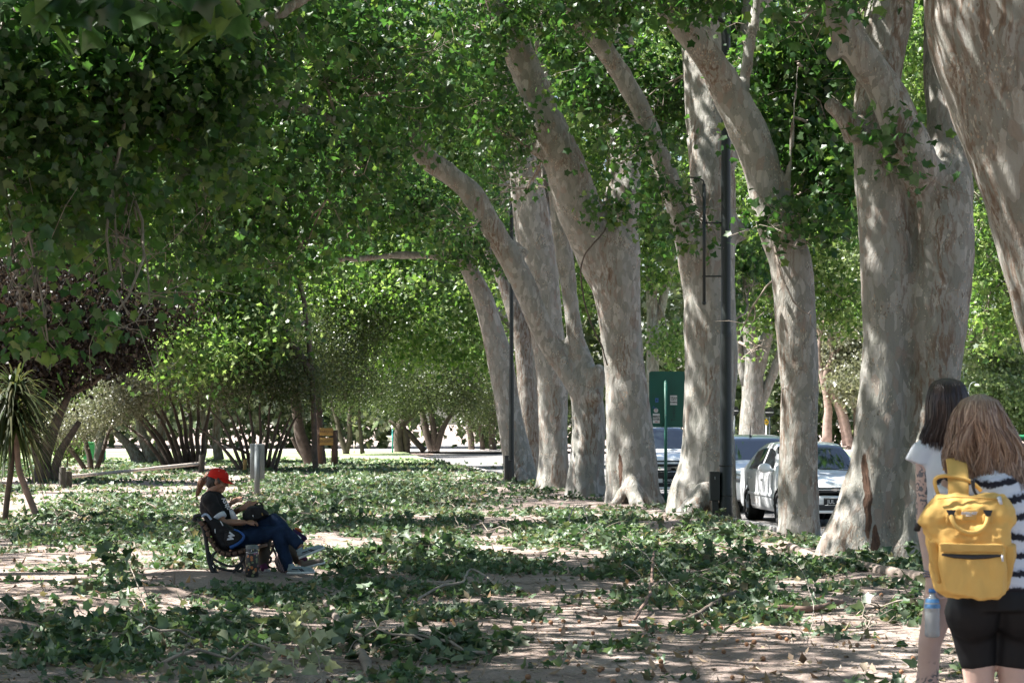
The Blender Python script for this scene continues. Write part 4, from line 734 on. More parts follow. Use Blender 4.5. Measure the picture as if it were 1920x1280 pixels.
# seed balls of the plane trees
mb = MB(); rs2 = np.random.RandomState(2); mb.ell((0, 0, 0), .018, seg=12, rings=8); sbm = mb.mesh('seed_ball')
SBM = plain('seed_ball', (.24, .125, .065), .95, var=.35, vs=60, bst=.9, bscale=220, bd=.004); sbm.materials.append(SBM)
SB = [(848, 1155), (1086, 1165), (1064, 1244), (1095, 1262), (1130, 1258), (1062, 1180), (1207, 1200), (1236, 1205), (1414, 1210), (1412, 1196), (1463, 1202), (1475, 1205), (1302, 1170), (1352, 1178), (1357, 1228), (1400, 1216), (1690, 1258), (1712, 1238), (990, 1268), (1015, 1166), (1033, 1166), (1000, 1165), (1180, 1090), (1260, 1085), (1275, 1084), (1540, 1128), (1560, 1132), (1595, 1150), (1605, 1146), (1684, 1145), (758, 1160), (795, 1170), (832, 1170), (848, 1168), (676, 1175), (704, 1188), (711, 1228), (727, 1238), (870, 1173), (1156, 1079), (1177, 1081), (1210, 1086), (532, 1238), (424, 1156), (1340, 1159), (1430, 1136), (1296, 1092), (1290, 1092), (1240, 1250), (1150, 1275), (935, 1140), (948, 1142)]
while len(SB) < 120:
    px, py = rs2.uniform(950, 1740), 1040 + 240 * rs2.rand()
    SB.append((px, py))
for px, py in SB:
    if px < 620: lab, gr = 'orange-brown plane seed ball on the dirt at lower left', 'seed balls at lower left'
    elif px < 960: lab, gr = 'orange-brown plane seed ball in the leaves left of the bare path', 'seed balls left of the bare path'
    elif py > 1150: lab, gr = 'orange-brown plane seed ball on the bare foreground dirt', 'seed balls on the foreground dirt'
    else: lab, gr = 'orange-brown plane seed ball beside the leaf heaps at right', 'seed balls beside the heaps at right'
    o = bpy.data.objects.new('seed_ball', sbm); COL.objects.link(o); o.location = G(px, py, .017); k = rs2.uniform(.75, 1.15); o.scale = (k, k, k); o.rotation_euler = (rs2.rand() * 6, rs2.rand() * 6, 0); tag(o, lab, 'seed ball', gr)
# ---------------------------------------------------------------- lettering helper
def text(name, s, size, M, mat, parent, ext=.0015, sx=1, bold=0, shear=0):
    c = bpy.data.curves.new('t', 'FONT'); c.body = s; c.size = size; c.extrude = ext; c.align_x = 'CENTER'; c.align_y = 'CENTER'; c.offset = bold; c.shear = shear; c.resolution_u = 3
    o = bpy.data.objects.new('tmpt', c); COL.objects.link(o); dg = bpy.context.evaluated_depsgraph_get(); dg.update()
    me = bpy.data.meshes.new_from_object(o.evaluated_get(dg)); bpy.data.objects.remove(o); bpy.data.curves.remove(c)
    me.materials.clear(); me.transform(Matrix.Diagonal((sx, 1, 1, 1))); me.transform(M); return link(name, me, mat, parent)
def facing(loc, rz=0, tilt=0, roll=0):     # text standing upright, read from the -Y side
    return Matrix.Translation(loc) @ Matrix.Rotation(rz, 4, 'Z') @ Matrix.Rotation(R(90) + tilt, 4, 'X') @ Matrix.Rotation(roll, 4, 'Z')
BLK = plain('black_plastic', (.018, .018, .02), .45, var=.2)
RUB = plain('rubber', (.02, .02, .02), .85, var=.2)
GRN_D = plain('dark_green_paint', (.005, .010, .0095), .5, var=.25, vs=12)
GRN = plain('sign_green', (.005, .085, .058), .55, var=.12, vs=3)
GALV = plain('galvanised', (.17, .19, .19), .5, .35, var=.15, vs=5)
WHT = plain('white_sticker', (.62, .62, .6), .6, var=.08)
BLU = plain('blue_sticker', (.04, .12, .34), .5)
INK = plain('black_ink', (.01, .01, .012), .6)
RED = plain('red_ink', (.45, .03, .03), .5)
# lamp post in front of the stout tree
Yp = 39.2; k = Yp / F; bx = (1361 - 960) * k; gz0 = gz(bx, Yp)
root = empty('lamp_post', (bx, Yp, gz0), 'tall dark green lamp post with a meter box, in front of the stout plane trunk', 'lamp post')
mb = MB(); mb.tube([(0, 0, -.1), (0, 0, .0), (0, 0, .62), (0, 0, .64), (0, 0, 3.2), (0, 0, 3.26), (0, 0, 3.34), (0, 0, 8.9)], [.115, .115, .113, .105, .101, .101, .086, .076], 20); mb.build('post', GRN_D, root, autos=30)
mb = MB(); mb.box((0, 0, .02), (.42, .42, .06)); mb.build('base_plate', CONC, root, bevel=.01)
mb = MB(); mb.box((-.20, -.02, .66), (.17, .2, .5)); mb.build('meter_box', GRN_D, root, bevel=.012, smooth=False)
mb = MB(); mb.box((-.19, -.02, .2), (.10, .12, .42)); mb.build('box_leg', GRN_D, root, bevel=.006, smooth=False)
mb = MB(); mb.box((-.20, -.124, .8), (.02, .012, .05)); mb.build('box_lock', GALV, root)
for zz in (.48, 1.0): mb = MB(); mb.cyl((0, 0, zz), (0, 0, zz + .03), .118, seg=20); mb.build('band', GRN_D, root)
z1 = H + (HY - 345) * k - gz0; z0 = H + (HY - 568) * k - gz0
mb = MB(); mb.tube([(-.375, 0, z0), (-.375, 0, z1)], .028, 10); mb.ell((-.375, 0, z0), .036); mb.build('banner_rod', GRN_D, root)
for py in (418, 518): z = H + (HY - py) * k - gz0; mb = MB(); mb.tube([(-.41, 0, z), (0, 0, z)], .014, 8); mb.build('cross_arm', GRN_D, root)
mb = MB(); mb.tube(crom([(-.375, 0, z1 - .02), (-.39, 0, z1 + .05), (-.46, 0, z1 + .09), (-.66, 0, z1 + .12)], 4), .013, 8); mb.build('curved_arm', GRN_D, root)
mb = MB(); mb.tube([(0, 0, 8.6), (-.4, -.2, 8.9), (-1.1, -.5, 9.0)], .04, 8); mb.build('lamp_arm', GRN_D, root)
mb = MB(); mb.ell((-1.3, -.6, 8.96), (.34, .2, .1)); mb.build('lamp_head', GRN_D, root)
# further post among the leaning trunks
Yp = 61; k = Yp / F; bx = 0.0
root = empty('lamp_post', ((959 - 960) * k, Yp, 0), 'thin dark lamp post rising behind the leftmost leaning trunks', 'lamp post')
mb = MB(); mb.tube([(0, 0, -.1), (0, 0, 3), (0, 0, 3.1), (0, 0, 9.4)], [.075, .07, .058, .05], 14); mb.build('post', GRN_D, root, autos=30)
mb = MB(); mb.tube(crom([(0, 0, 8.1), (.2, 0, 8.35), (.5, 0, 8.5), (.85, 0, 8.48)], 4), .025, 8); mb.build('lamp_arm', GRN_D, root)
mb = MB(); mb.ell((1.0, 0, 8.45), (.25, .12, .07)); mb.build('lamp_head', GALV, root)
for px, h_, lb in ((950, .72, 'short black bollard at the foot of the leftmost leaning trunk'), (957, .60, 'lower black bollard tucked against the leftmost leaning trunk')):
    x = (px - 960) / F * 60.6; root = empty('bollard', (x, 60.4, gz(x, 60.4)), lb, 'bollard')
    mb = MB(); mb.box((0, 0, h_ / 2), (.1, .12, h_)); mb.build('post', BLK, root, bevel=.015); mb = MB(); mb.box((0, 0, h_ + .012), (.13, .15, .03)); mb.build('cap', BLK, root, bevel=.008)
# green sign seen from behind
Ys = 47; k = Ys / F; sx = (1248 - 960) * k; gs = gz(sx, Ys); root = empty('road_sign', (sx, Ys, gs), 'back of a green road sign with stickers and scrawl, between two plane trunks', 'sign')
zt = H + (HY - 696) * k - gs; zb = H + (HY - 801) * k - gs; xl, xr = (1217 - 1248) * k, (1286 - 1248) * k
mb = MB(); rr = .03; mb.prism([(xl + rr, zb), (xr - rr, zb), (xr, zb + rr), (xr, zt - rr), (xr - rr, zt), (xl + rr, zt), (xl, zt - rr), (xl, zb + rr)], 1, -.002, .002); mb.build('panel', GRN, root, smooth=False)
mb = MB(); mb.tube([(0, -.034, -.1), (0, -.034, zt - .22)], .034, 14); mb.ell((0, -.034, zt - .22), .034); mb.build('post', GRN, root)
for z in (zt - .25, zb + .25): mb = MB(); mb.ell((0, -.07, z), .012); mb.build('bolt', GALV, root)
def sp(px, py, d=-.006): return Vector(((px - 1248) * k, d, H + (HY - py) * k - gs))
def sticker(px, py, w_, h_, m, txts=()):
    c = sp(px, py); mb = MB(); mb.box(c + Vector((0, .001, 0)), (w_ * k, .002, h_ * k)); o = mb.build('sticker', m, root, smooth=False)
    for dy, s, sz, mt in txts: text('lettering', s, sz, facing(c + Vector((0, -.0015, dy))), mt, o, .0006, bold=.0015)
sticker(1263, 750, 13, 18, WHT, [(.05, 'VIRALE', .042, INK), (.01, 'NUEVO', .034, INK), (-.045, 'ANIMAL', .042, INK)])
sticker(1230.5, 784, 13, 18, WHT, [(.035, 'MIRO', .056, INK), (-.02, 'OVER', .056, INK), (-.07, 'local', .03, RED)])
sticker(1231.5, 750, 6, 8, BLU, [(0, 'B', .05, INK)])
mb = MB(); c = sp(1230, 769); mb.cyl(c + Vector((0, .002, 0)), c + Vector((0, -.0005, 0)), .046, seg=20); o = mb.build('sticker', WHT, root, smooth=False); mb = MB(); mb.tube([c + Vector((.02 * math.cos(a), -.002, .02 * math.sin(a))) for a in np.linspace(0, 6.28, 14)], .003, 5); mb.build('ring', RED, o)
text('scrawl', 'Toxsu', .12, facing(sp(1263, 776), roll=R(90)), INK, root, .0006, bold=-.001)
text('scrawl', 'zw', .09, facing(sp(1228, 764), roll=R(-30)), BLU, root, .0006)
# grey double signpost left of centre
Ys = 50.3; k = Ys / F; sx = (482 - 960) * k; root = empty('signpost', (sx, Ys, gz(sx, Ys)), 'grey metal signpost with a narrow panel, behind the seated pair', 'sign')
g0 = gz(sx, Ys); z0 = H + (HY - 897) * k - g0; z1 = H + (HY - 832) * k - g0
mb = MB(); mb.tube([(0, 0, -.1), (0, 0, z1 - .02)], .062, 16); mb.build('post', GALV, root)
for s_ in (-1, 1): mb = MB(); mb.box((s_ * .10, .02, (z0 + z1) / 2), (.11, .06, z1 - z0)); mb.build('panel', GALV, root, bevel=.01)
mb = MB(); mb.box((0, .055, (z0 + z1) / 2), (.32, .01, z1 - z0 + .01)); mb.build('back_plate', GALV, root)
# wooden sign with two yellow boards
Ys = 84; k = Ys / F; sx = (613 - 960) * k; root = empty('wooden_sign', (sx, Ys, 0), 'wooden post sign with two faded yellow boards in front of dark trees', 'sign')
WPOST = plain('sign_wood', (.085, .055, .038), .85, var=.3, vs=5); YBO = plain('yellow_board', (.27, .17, .045), .7, var=.2, vs=6)
mb = MB(); mb.tube([(-.28, -.05, -.1), (-.28, -.05, H + (HY - 770) * k)], [.13, .12], 10); mb.build('post', WPOST, root)
mb = MB(); mb.tube([(.28, .05, -.1), (.28, .05, H + (HY - 806) * k)], [.13, .12], 10); mb.build('post', WPOST, root)
for py, s in ((809, 'PARQUE'), (827, 'SENDERO')):
    z = H + (HY - py) * k; mb = MB(); mb.box((0, -.22, z), (.5, .04, .28)); o = mb.build('board', YBO, root, bevel=.01)
    text('lettering', s, .13, facing(Vector((0, -.243, z))), WPOST, o, .001)
# low white rail and its stakes
WOOD_D = plain('old_stake', (.06, .055, .045), .9, var=.3)
a = Vector(W(134, 893, 57)); b = Vector(W(384, 868, 72)); mb = MB(); d = (b - a)
mb.tube([a, a + d * .55, a + d * .56, b], [.045, .045, .055, .055], 12); o = mb.build('rail', PALEW); 
M0 = Vector((a.x, a.y, 0)); o.location = M0; o.data.transform(Matrix.Translation(-M0)); tag(o, 'long low whitewashed rail on stakes across the grass at left', 'rail')
for px, Y, h_, r_, lb in ((117, 56, .52, .09, 'tall dark stake at the left end of the white rail'), (127, 56.3, .40, .11, 'shorter dark stake paired with the tall one by the rail'), (378, 71, .62, .10, 'dark stake at the right end of the white rail'), (459, 73, .45, .06, 'yellowish stake behind the grey signpost')):
    x = (px - 960) / F * Y; root = MB(); root.tube([(0, 0, -.1), (0, 0, h_ * .6), (.01, 0, h_)], [r_, r_ * .97, r_ * .9], 9); o = root.build('stake', WOOD_D if 'yellow' not in lb else YBO, autos=40); o.location = (x, Y, gz(x, Y)); tag(o, lb, 'stake')
# far things
TEAL = plain('teal_paint', (.03, .30, .27), .5)
def pole(px, pb, pt, wpx, mat, label, name='pole', arm=None, ball=False):
    Y = min(130, 7040 / (pb - 790)); k = Y / F; x = (px - 960) * k; root = empty(name, (x, Y, 0), label, 'pole' if name == 'pole' else 'lamp'); h_ = H + (HY - pt) * k
    mb = MB(); mb.tube([(0, 0, -.1), (0, 0, h_)], wpx / 2 * k, 8); mb.build('post', mat, root)
    if arm: mb = MB(); mb.tube(crom([(0, 0, h_ - .02), (arm * .2 * k, 0, h_ + 14 * k), (arm * .7 * k, 0, h_ + 19 * k), (arm * k, 0, h_ + 14 * k)], 4), wpx / 2.4 * k, 6); mb.build('arm', mat, root); mb = MB(); mb.ell((arm * k, 0, h_ + 13 * k), (5 * k, 3 * k, 2.4 * k)); mb.build('lamp_head', WHT, root)
    if ball: mb = MB(); mb.ell((0, 0, h_ + 4 * k), (4 * k, 4 * k, 6 * k)); mb.build('globe', WHT, root)
pole(736, 850, 803, 3, TEAL, 'turquoise post on the bright clearing beside the stump tree')
pole(197, 864, 826, 3, TEAL, 'thin blue-green post on the far lawn at left')
pole(664, 850, 826, 1.6, PALEW, 'short pale stake on the clearing by the wooden sign')
pole(1816, 856, 735, 2, GALV, 'pale green street lamp with curved arm above the brunette head', 'street_lamp', arm=16)
pole(1807, 850, 690, 2.5, WHT, 'slim white globe lamp beside the curved street lamp', 'street_lamp', ball=True)
mb = MB(); Y = 95; k = Y / F; x = (168 - 960) * k; mb.box((0, 0, .35), (.45, .45, .7)); mb.box((0, 0, .74), (.5, .5, .06)); o = mb.build('litter_bin', plain('bin_green', (.02, .2, .07), .5), smooth=False, bevel=.02); o.location = (x, Y, .03); tag(o, 'small green litter bin on the far lawn', 'bin')
def disc(px, py, r, Y, label):
    k = Y / F; x = (px - 960) * k; z = H + (HY - py) * k; root = empty('round_sign', (x, Y, -.12), label, 'sign'); zz = z + .12
    mb = MB(); mb.cyl((0, -.01, zz), (0, .01, zz), r * k, seg=26); mb.build('disc', GRN_D, root, smooth=False); mb = MB(); mb.box((-.01, -.016, zz), (r * 1.7 * k, .012, .03)); mb.build('bar', WHT, root)
    mb = MB(); mb.tube([(0, .04, 0), (0, .04, zz + .1)], .03, 8); mb.build('post', GALV, root)
disc(1443, 773, 9, 96, 'dark round traffic sign over the roof of the white sedan'); disc(1377, 770, 9, 90, 'dark round traffic sign half hidden by the stout plane trunk')
Y = 105; k = Y / F; x = (1437 - 960) * k; root = empty('warning_sign', (x, Y, -.12), 'small yellow diamond warning sign on a white post beyond the cars', 'sign'); z = H + (HY - 791) * k + .12; q = 6.5 * k
mb = MB(); mb.prism([(-q, z), (0, z - q), (q, z), (0, z + q)], 1, -.01, .01); mb.build('diamond', plain('sign_yellow', (.75, .42, .02), .5), root, smooth=False)
mb = MB(); mb.tube([(0, .03, 0), (0, .03, z + q * .5)], .035, 8); mb.build('post', WHT, root); mb = MB(); mb.box((0, -.014, z - .005), (q * .8, .006, q * .22)); mb.build('symbol', INK, root)
Y = 46; k = Y / F; root = empty('handrail', ((1925 - 960) * k, Y, 0), 'green painted handrail at the right edge behind the blond hair', 'rail'); z = H + (HY - 819) * k
mb = MB(); mb.tube([(-.75, 0, z), (.9, 0, z)], .045, 8); mb.build('top_bar', plain('rail_green', (.02, .22, .09), .4), root)
for x in (-.7, .1, .85): mb = MB(); mb.tube([(x, 0, -.15), (x, 0, z)], .03, 8); mb.build('post', GRN_D, root)
# spiky palm at the left
Yc = 38.5; root = empty('spiky_palm', W(72, 975, Yc), 'spiky palm-like tree at the left edge on a thin leaning stem', 'palm tree', None); root.location.z = gz(root.location.x, Yc)
mb = MB(); c = crom([tuple(W(74, 980, Yc)), tuple(W(62, 950, Yc)), tuple(W(44, 905, Yc)), tuple(W(34, 870, Yc)), tuple(W(30, 800, Yc)), tuple(W(28, 730, Yc))], 5); mb.tube([Vector(p) for p in c], [lerp(.06, .045, i / len(c)) for i in range(len(c))], 10); mb.build('trunk', PBARK, root, True)
mb = MB(); c = crom([tuple(W(8, 985, Yc)), tuple(W(14, 930, Yc)), tuple(W(22, 860, Yc)), tuple(W(18, 770, Yc))], 5); mb.tube([Vector(p) for p in c], [.05] * len(c), 10); mb.build('trunk', DBARK, root, True)
rs = np.random.RandomState(4); bl = MB(); nv = 0
for i in range(520):
    hx, hy_ = ((28, 735), (18, 775), (30, 800))[i % 3]; o0 = W(hx, hy_, Yc); a = rs.uniform(0, 6.28); el = rs.uniform(-.5, 1.35); L = rs.uniform(.75, 1.25); d = Vector((math.cos(a) * math.cos(el), math.sin(a) * math.cos(el), math.sin(el))); side = d.cross(Vector((0, 0, 1))); side.normalize(); dr = rs.uniform(.4, 1.1); vs = []
    for j in range(6): t = j / 5; p = o0 + d * L * t + Vector((0, 0, -dr * L * t * t)); w_ = .030 * (1 - t) ** .6 * (1 if j else .6); vs += [p - side * w_, p + side * w_]
    bl.add(vs, [(2 * j, 2 * j + 1, 2 * j + 3, 2 * j + 2) for j in range(5)])
me = bpy.data.meshes.new('crown'); me.from_pydata(bl.v, [], bl.f); link('crown', me, leafmat('palm_blade', [(.02, .035, .015), (.04, .06, .022), (.065, .075, .035), (.11, .10, .05)], (1.4, 1.5, .9)), root, True)
# ---------------------------------------------------------------- cars
PAINT = plain('white_car_paint', (.82, .84, .84), .28, var=.03, coat=.8)
GLASS_ = None
def glassmat():
    m, n, l, b = nodes('car_glass'); b.inputs['Base Color'].default_value = (.012, .018, .02, 1); b.inputs['Roughness'].default_value = .04; b.inputs['Specular IOR Level'].default_value = .8; b.inputs['Coat Weight'].default_value = .6; b.inputs['Coat Roughness'].default_value = .02; return m
CGL = glassmat(); CHR = plain('chrome', (.6, .6, .6), .15, 1, var=.05); ALLOY = plain('alloy', (.42, .43, .44), .35, .7, var=.1)
HLG = plain('headlight_glass', (.30, .33, .35), .12, .3, var=.4, vs=14, coat=1)
def pw(x, P):
    xs_ = [p[0] for p in P]; ys_ = [p[1] for p in P]; return float(np.interp(x, xs_, ys_))
def make_car(label, loc, rz, Wd=1.61, Hs=1.0, top=None, side_win=None, ws=(-.98, -1.72), belt=.90, plate='JUL 482', suv=False, wheels=(-.78, -3.22), L=4.1, emblem=True):
    root = empty('parked_car', loc, label, 'car', None, rz); root.scale = (1, 1, Hs)
    top = top or [(-4.1, .62), (-4.02, .93), (-3.55, .99), (-3.1, 1.30), (-2.75, 1.39), (-2.3, 1.42), (-1.9, 1.40), (-1.66, 1.345), (-.95, .90), (-.5, .83), (-.12, .73), (0, .58)]
    xs_ = np.concatenate([np.linspace(-L, -L + .3, 9)[:-1], np.linspace(-L + .3, -.3, 120), np.linspace(-.3, 0, 10)[1:]]); rows = []
    for x in xs_:
        t = sum(pw(min(0, max(-L, x + d)), top) for d in (-.07, -.035, 0, .035, .07)) / 5
        e = max(0, 1 - (-x) / .34) ** 2.2 * .26 + max(0, 1 - (x + L) / .3) ** 2.2 * .2; w_ = Wd / 2 * (1 - e) * (.965 + .035 * math.sin(math.pi * -x / L)); zb = .21 + .06 * max(0, 1 + x / .5)
        zs = min(belt - .03 * max(0, -x - 1) * -.6, t - .05); gh = max(0, t - zs - .05); wr = w_ * (.95 - .24 * min(1, gh / .42))
        pr = [(0, zb), (w_ * .82, zb), (w_ * .965, zb + .05), (w_ * .995, zb + .18), (w_, .52), (w_ * .985, zs - .08), (w_ * .95, zs), (lerp(.95 * w_, wr, .5), zs + gh * .5), (wr, zs + gh), (wr * .85, t - .012), (wr * .5, t), (0, t)]
        rows.append(crom(pr, 6))
    A = np.array([[(x, q[0], q[1]) for q in r] for x, r in zip(xs_, rows)]); nx, nv, _ = A.shape
    parts = {'body': MB(), 'windshield': MB(), 'rear_window': MB(), 'side_window': MB(), 'side_window2': MB()}
    def cls(c, sgn):
        x, y, z = c; t = pw(x, top); x0, x1 = ws
        for wx in wheels:
            if (x - wx) ** 2 + (z - .29) ** 2 < .335 ** 2 and y > Wd * .33: return None
        if x1 - .02 < x < x0 - .05 and z > belt + .02 and y < (.76 * Wd / 2 + .055 * 0) * 1.0 and z > t - .06: return 'windshield'
        xr0, xr1 = side_win[3] if side_win and len(side_win) > 3 else (-3.5, -3.14)
        if xr0 < x < xr1 and z > t - .05 and y < .73 * Wd / 2: return 'rear_window'
        zt_ = t - .11
        if z > belt + .025 and z < zt_ and y > .3:
            a0, m0, b0 = (side_win or (-1.22, -2.2, -3.2))[:3]
            if b0 + .5 * (z - belt) < x < m0 - .035: return 'side_window2'
            if m0 + .035 < x < a0 - (z - belt) * 1.25: return 'side_window'
        return 'body'
    for sgn in (-1, 1):
        for i in range(nx - 1):
            for j in range(nv - 1):
                q = [A[i, j], A[i + 1, j], A[i + 1, j + 1], A[i, j + 1]]; c = sum(q) / 4; nm = cls(c, sgn)
                if nm is None: continue
                vs = [(p[0], p[1] * sgn, p[2]) for p in q]; key = nm
                if nm.startswith('side') : key = nm + ('L' if sgn > 0 else 'R')
                parts.setdefault(key, MB()).add(vs, [(0, 1, 2, 3)])
    for e in (0, nx - 1): parts['body'].add([(p[0], p[1], p[2]) for p in A[e]] + [(p[0], -p[1], p[2]) for p in A[e][::-1]], [tuple(range(2 * nv))])
    body = parts['body'].build('body', PAINT, root, autos=50)
    for k_, m_ in parts.items():
        if k_ == 'body' or not m_.v: continue
        m_.build('windshield' if k_ == 'windshield' else 'rear_window' if k_ == 'rear_window' else 'side_window', CGL, root)
    mb = MB(); mb.box((-L / 2, 0, .38), (L - .5, Wd * .78, .3)); mb.build('underbody', RUB, root)
    for wx in wheels:
        for s_ in (-1, 1):
            y1 = s_ * (Wd / 2 - .01); y0 = s_ * (Wd / 2 - .19); mb = MB(); seg = 28; prof = [(y0, .2), (y0, .27), (lerp(y0, y1, .15), .29), (lerp(y0, y1, .85), .29), (y1, .265), (y1, .205), (lerp(y0, y1, .9), .2)]
            vs = [(wx + r * math.cos(a), y, .29 + r * math.sin(a)) for y, r in prof for a in np.linspace(0, 2 * math.pi, seg, False)]; n_ = len(prof)
            mb.add(vs, [(i * seg + j, i * seg + (j + 1) % seg, (i + 1) % n_ * seg + (j + 1) % seg, (i + 1) % n_ * seg + j) for i in range(n_) for j in range(seg)])
            wh = mb.build('wheel', RUB, root); mb = MB(); yc = s_ * (Wd / 2 - .045)
            mb.cyl((wx, s_ * (Wd / 2 - .12), .29), (wx, s_ * (Wd / 2 - .10), .29), .195, seg=24); mb.tube([(wx + .19 * math.cos(a), yc, .29 + .19 * math.sin(a)) for a in np.linspace(0, 2 * math.pi, 25)], .014, 6, cap=False)
            for q in range(5): a = q * 2 * math.pi / 5 + .3; mb.tube([(wx, yc, .29), (wx + .185 * math.cos(a), yc, .29 + .185 * math.sin(a))], [.045, .03], 6)
            mb.ell((wx, yc, .29), (.05, .02, .05)); mb.build('rim', ALLOY, wh)
            mb = MB(); mb.cyl((wx, s_ * (Wd / 2 - .28), .32), (wx, s_ * (Wd / 2 - .2), .32), .33, seg=24); mb.build('wheel_well', RUB, root)
    # front end
    for s_ in (-1, 1):
        mb = MB(); vs = []
        for x, z0, z1 in ((-.03, .62, .70), (-.10, .60, .75), (-.22, .60, .78), (-.36, .64, .795), (-.46, .70, .80)):
            i = int(np.argmin(abs(xs_ - x))); y_ = A[i, :, 1].max() + .004; yy = y_ if x < -.08 else y_ - .02; vs += [(x + .008, s_ * yy, z0), (x + .008, s_ * (yy - .035), z1)]
        vs = [(.012, s_ * .40, .60), (.0, s_ * .40, .70)] + vs; mb.add(vs, [(2 * i, 2 * i + 2, 2 * i + 3, 2 * i + 1) for i in range(5)]); hl = mb.build('headlight', HLG, root)
        mo = hl.modifiers.new('s', 'SOLIDIFY'); mo.thickness = .02; mo.offset = 0
        mb = MB(); mb.ell((-1.28, s_ * (Wd / 2 + .10), belt + .07), (.07, .12, .085), seg=16, rings=10); mb.tube([(-1.24, s_ * (Wd / 2 - .05), belt + .03), (-1.26, s_ * (Wd / 2 + .05), belt + .04)], .03, 8); mi = mb.build('side_mirror', PAINT, root)
        mb = MB(); mb.ell((-1.335, s_ * (Wd / 2 + .105), belt + .07), (.02, .1, .07), seg=14); mb.build('mirror_glass', CGL, mi)
        for hx in ((-2.02, -2.95) if not suv else (-2.1, -3.0)): mb = MB(); mb.box((hx, s_ * (Wd / 2 + .004), belt - .13), (.15, .03, .028)); mb.build('door_handle', PAINT, root, bevel=.008)
        for dx in (-1.18, -2.2, -3.12):
            mb = MB(); mb.tube([(dx, s_ * (Wd / 2 - .0005), .34), (dx, s_ * (Wd / 2 - .0015), .6), (dx - .01, s_ * (Wd / 2 * .985), belt - .05)], .004, 4); mb.build('door_gap', RUB, root)
        mb = MB(); mb.box((-2.1, s_ * (Wd / 2 + .006), .50), (1.85, .018, .05)); mb.build('side_moulding', PAINT, root, bevel=.006)
        mb = MB(); mb.box((-L + .06, s_ * (Wd / 2 - .2), .78), (.14, .2, .2)); mb.build('tail_light', plain('tail_red', (.3, .01, .01), .2), root, bevel=.03)
    mb = MB(); mb.box((.004, 0, .655), (.03, .66, .03)); mb.build('grille', BLK, root, bevel=.004); mb = MB(); mb.box((.008, 0, .60), (.03, .60, .05)); mb.build('grille', BLK, root, bevel=.004)
    mb = MB(); mb.box((.012, 0, .63), (.03, .64, .02)); mb.build('grille_bar', CHR, root, bevel=.004)
    if emblem: mb = MB(); mb.prism([(-.075, .618), (-.03, .618), (-.03, .608), (.03, .608), (.03, .618), (.075, .618), (.065, .643), (.03, .643), (.03, .653), (-.03, .653), (-.03, .643), (-.065, .643)], 0, .024, .034); mb.build('emblem', CHR, root, smooth=False)
    mb = MB(); mb.box((-.02, 0, .45), (.12, Wd * .62, .16)); bp = mb.build('bumper', PAINT, root, bevel=.03)
    mb = MB(); mb.box((.035, 0, .335), (.03, Wd * .55, .09)); mb.build('air_intake', BLK, bp, bevel=.01); mb = MB(); mb.box((-.01, 0, .262), (.12, Wd * .72, .05)); mb.build('lip', PAINT, bp, bevel=.015)
    mb = MB(); mb.box((.05, 0, .43), (.012, .40, .13)); pl = mb.build('licence_plate', INK, root, bevel=.004)
    text('lettering', plate, .095, Matrix.Translation((.0575, 0, .43)) @ Matrix.Rotation(R(90), 4, 'Z') @ Matrix.Rotation(R(90), 4, 'X'), WHT, pl, .0008, sx=.92, bold=.001)
    mb = MB(); mb.box((.0565, 0, .487), (.002, .38, .006)); mb.box((.0565, 0, .373), (.002, .38, .006)); mb.build('plate_edge', WHT, pl)
    for s_ in (-.1, .5): mb = MB(); mb.tube([(-1.0, s_ + .05, belt + .035), (-1.03, s_ - .5, belt + .055)], .010, 5); mb.build('wiper', BLK, root)
    # dark gasket round the windscreen foot
    mb = MB(); mb.box((-.985, 0, belt + .005), (.07, Wd * .74, .02)); mb.build('cowl', BLK, root, bevel=.006)
    return root
RZ = math.atan2(-.9936, .113)
make_car('white four-door sedan parked behind the slender single plane trunk, side and front showing', (4.79 + .62, 38.15, -.122), RZ, plate='JUL 482')
hb = [(-4.0, .60), (-3.95, 1.05), (-3.7, 1.35), (-3.3, 1.46), (-2.6, 1.51), (-2.0, 1.48), (-1.72, 1.42), (-.85, .96), (-.4, .88), (-.10, .76), (0, .6)]
make_car('white hatchback behind the sedan, its big windscreen reflecting the leaves', (5.12, 43.95, -.122), RZ, Wd=1.68, top=hb, belt=.95, ws=(-.9, -1.78), plate='KXE 307', side_win=(-1.2, -2.2, -3.4, (-3.93, -3.7)), L=4.0, wheels=(-.75, -3.2), emblem=False)
mb = MB(); c3 = [(-4.3, .66), (-4.27, 1.1), (-4.1, 1.5), (-3.6, 1.66), (-2.8, 1.69), (-2.1, 1.67), (-1.85, 1.60), (-1.0, 1.09), (-.5, 1.03), (-.12, .93), (0, .72)]
c = make_car('white sport utility car seen between two trunks behind the green sign', (3.62, 51.8, -.122), RZ, Wd=1.78, top=c3, belt=1.06, ws=(-1.04, -1.92), plate='CWX 615', side_win=(-1.35, -2.3, -3.8, (-4.25, -4.05)), L=4.3, suv=True, emblem=False)
mb = MB(); mb.box((.02, 0, .87), (.03, 1.1, .035)); mb.build('grille', BLK, c); mb = MB(); mb.box((.03, 0, .78), (.03, 1.2, .06)); mb.build('grille', BLK, c); mb = MB(); mb.box((.045, 0, .54), (.03, 1.3, .12)); mb.build('air_intake', BLK, c)
# aerial of the hatchback
mb = MB(); mb.tube([(-1.9, -.1, 1.46), (-1.96, -.1, 1.51), (-2.05, -.06, 1.74)], [.03, .012, .004], 6); 
hbk = [o for o in S.objects if o.get('label', '').startswith('white hatchback')][0]; mb.build('aerial', BLK, hbk)
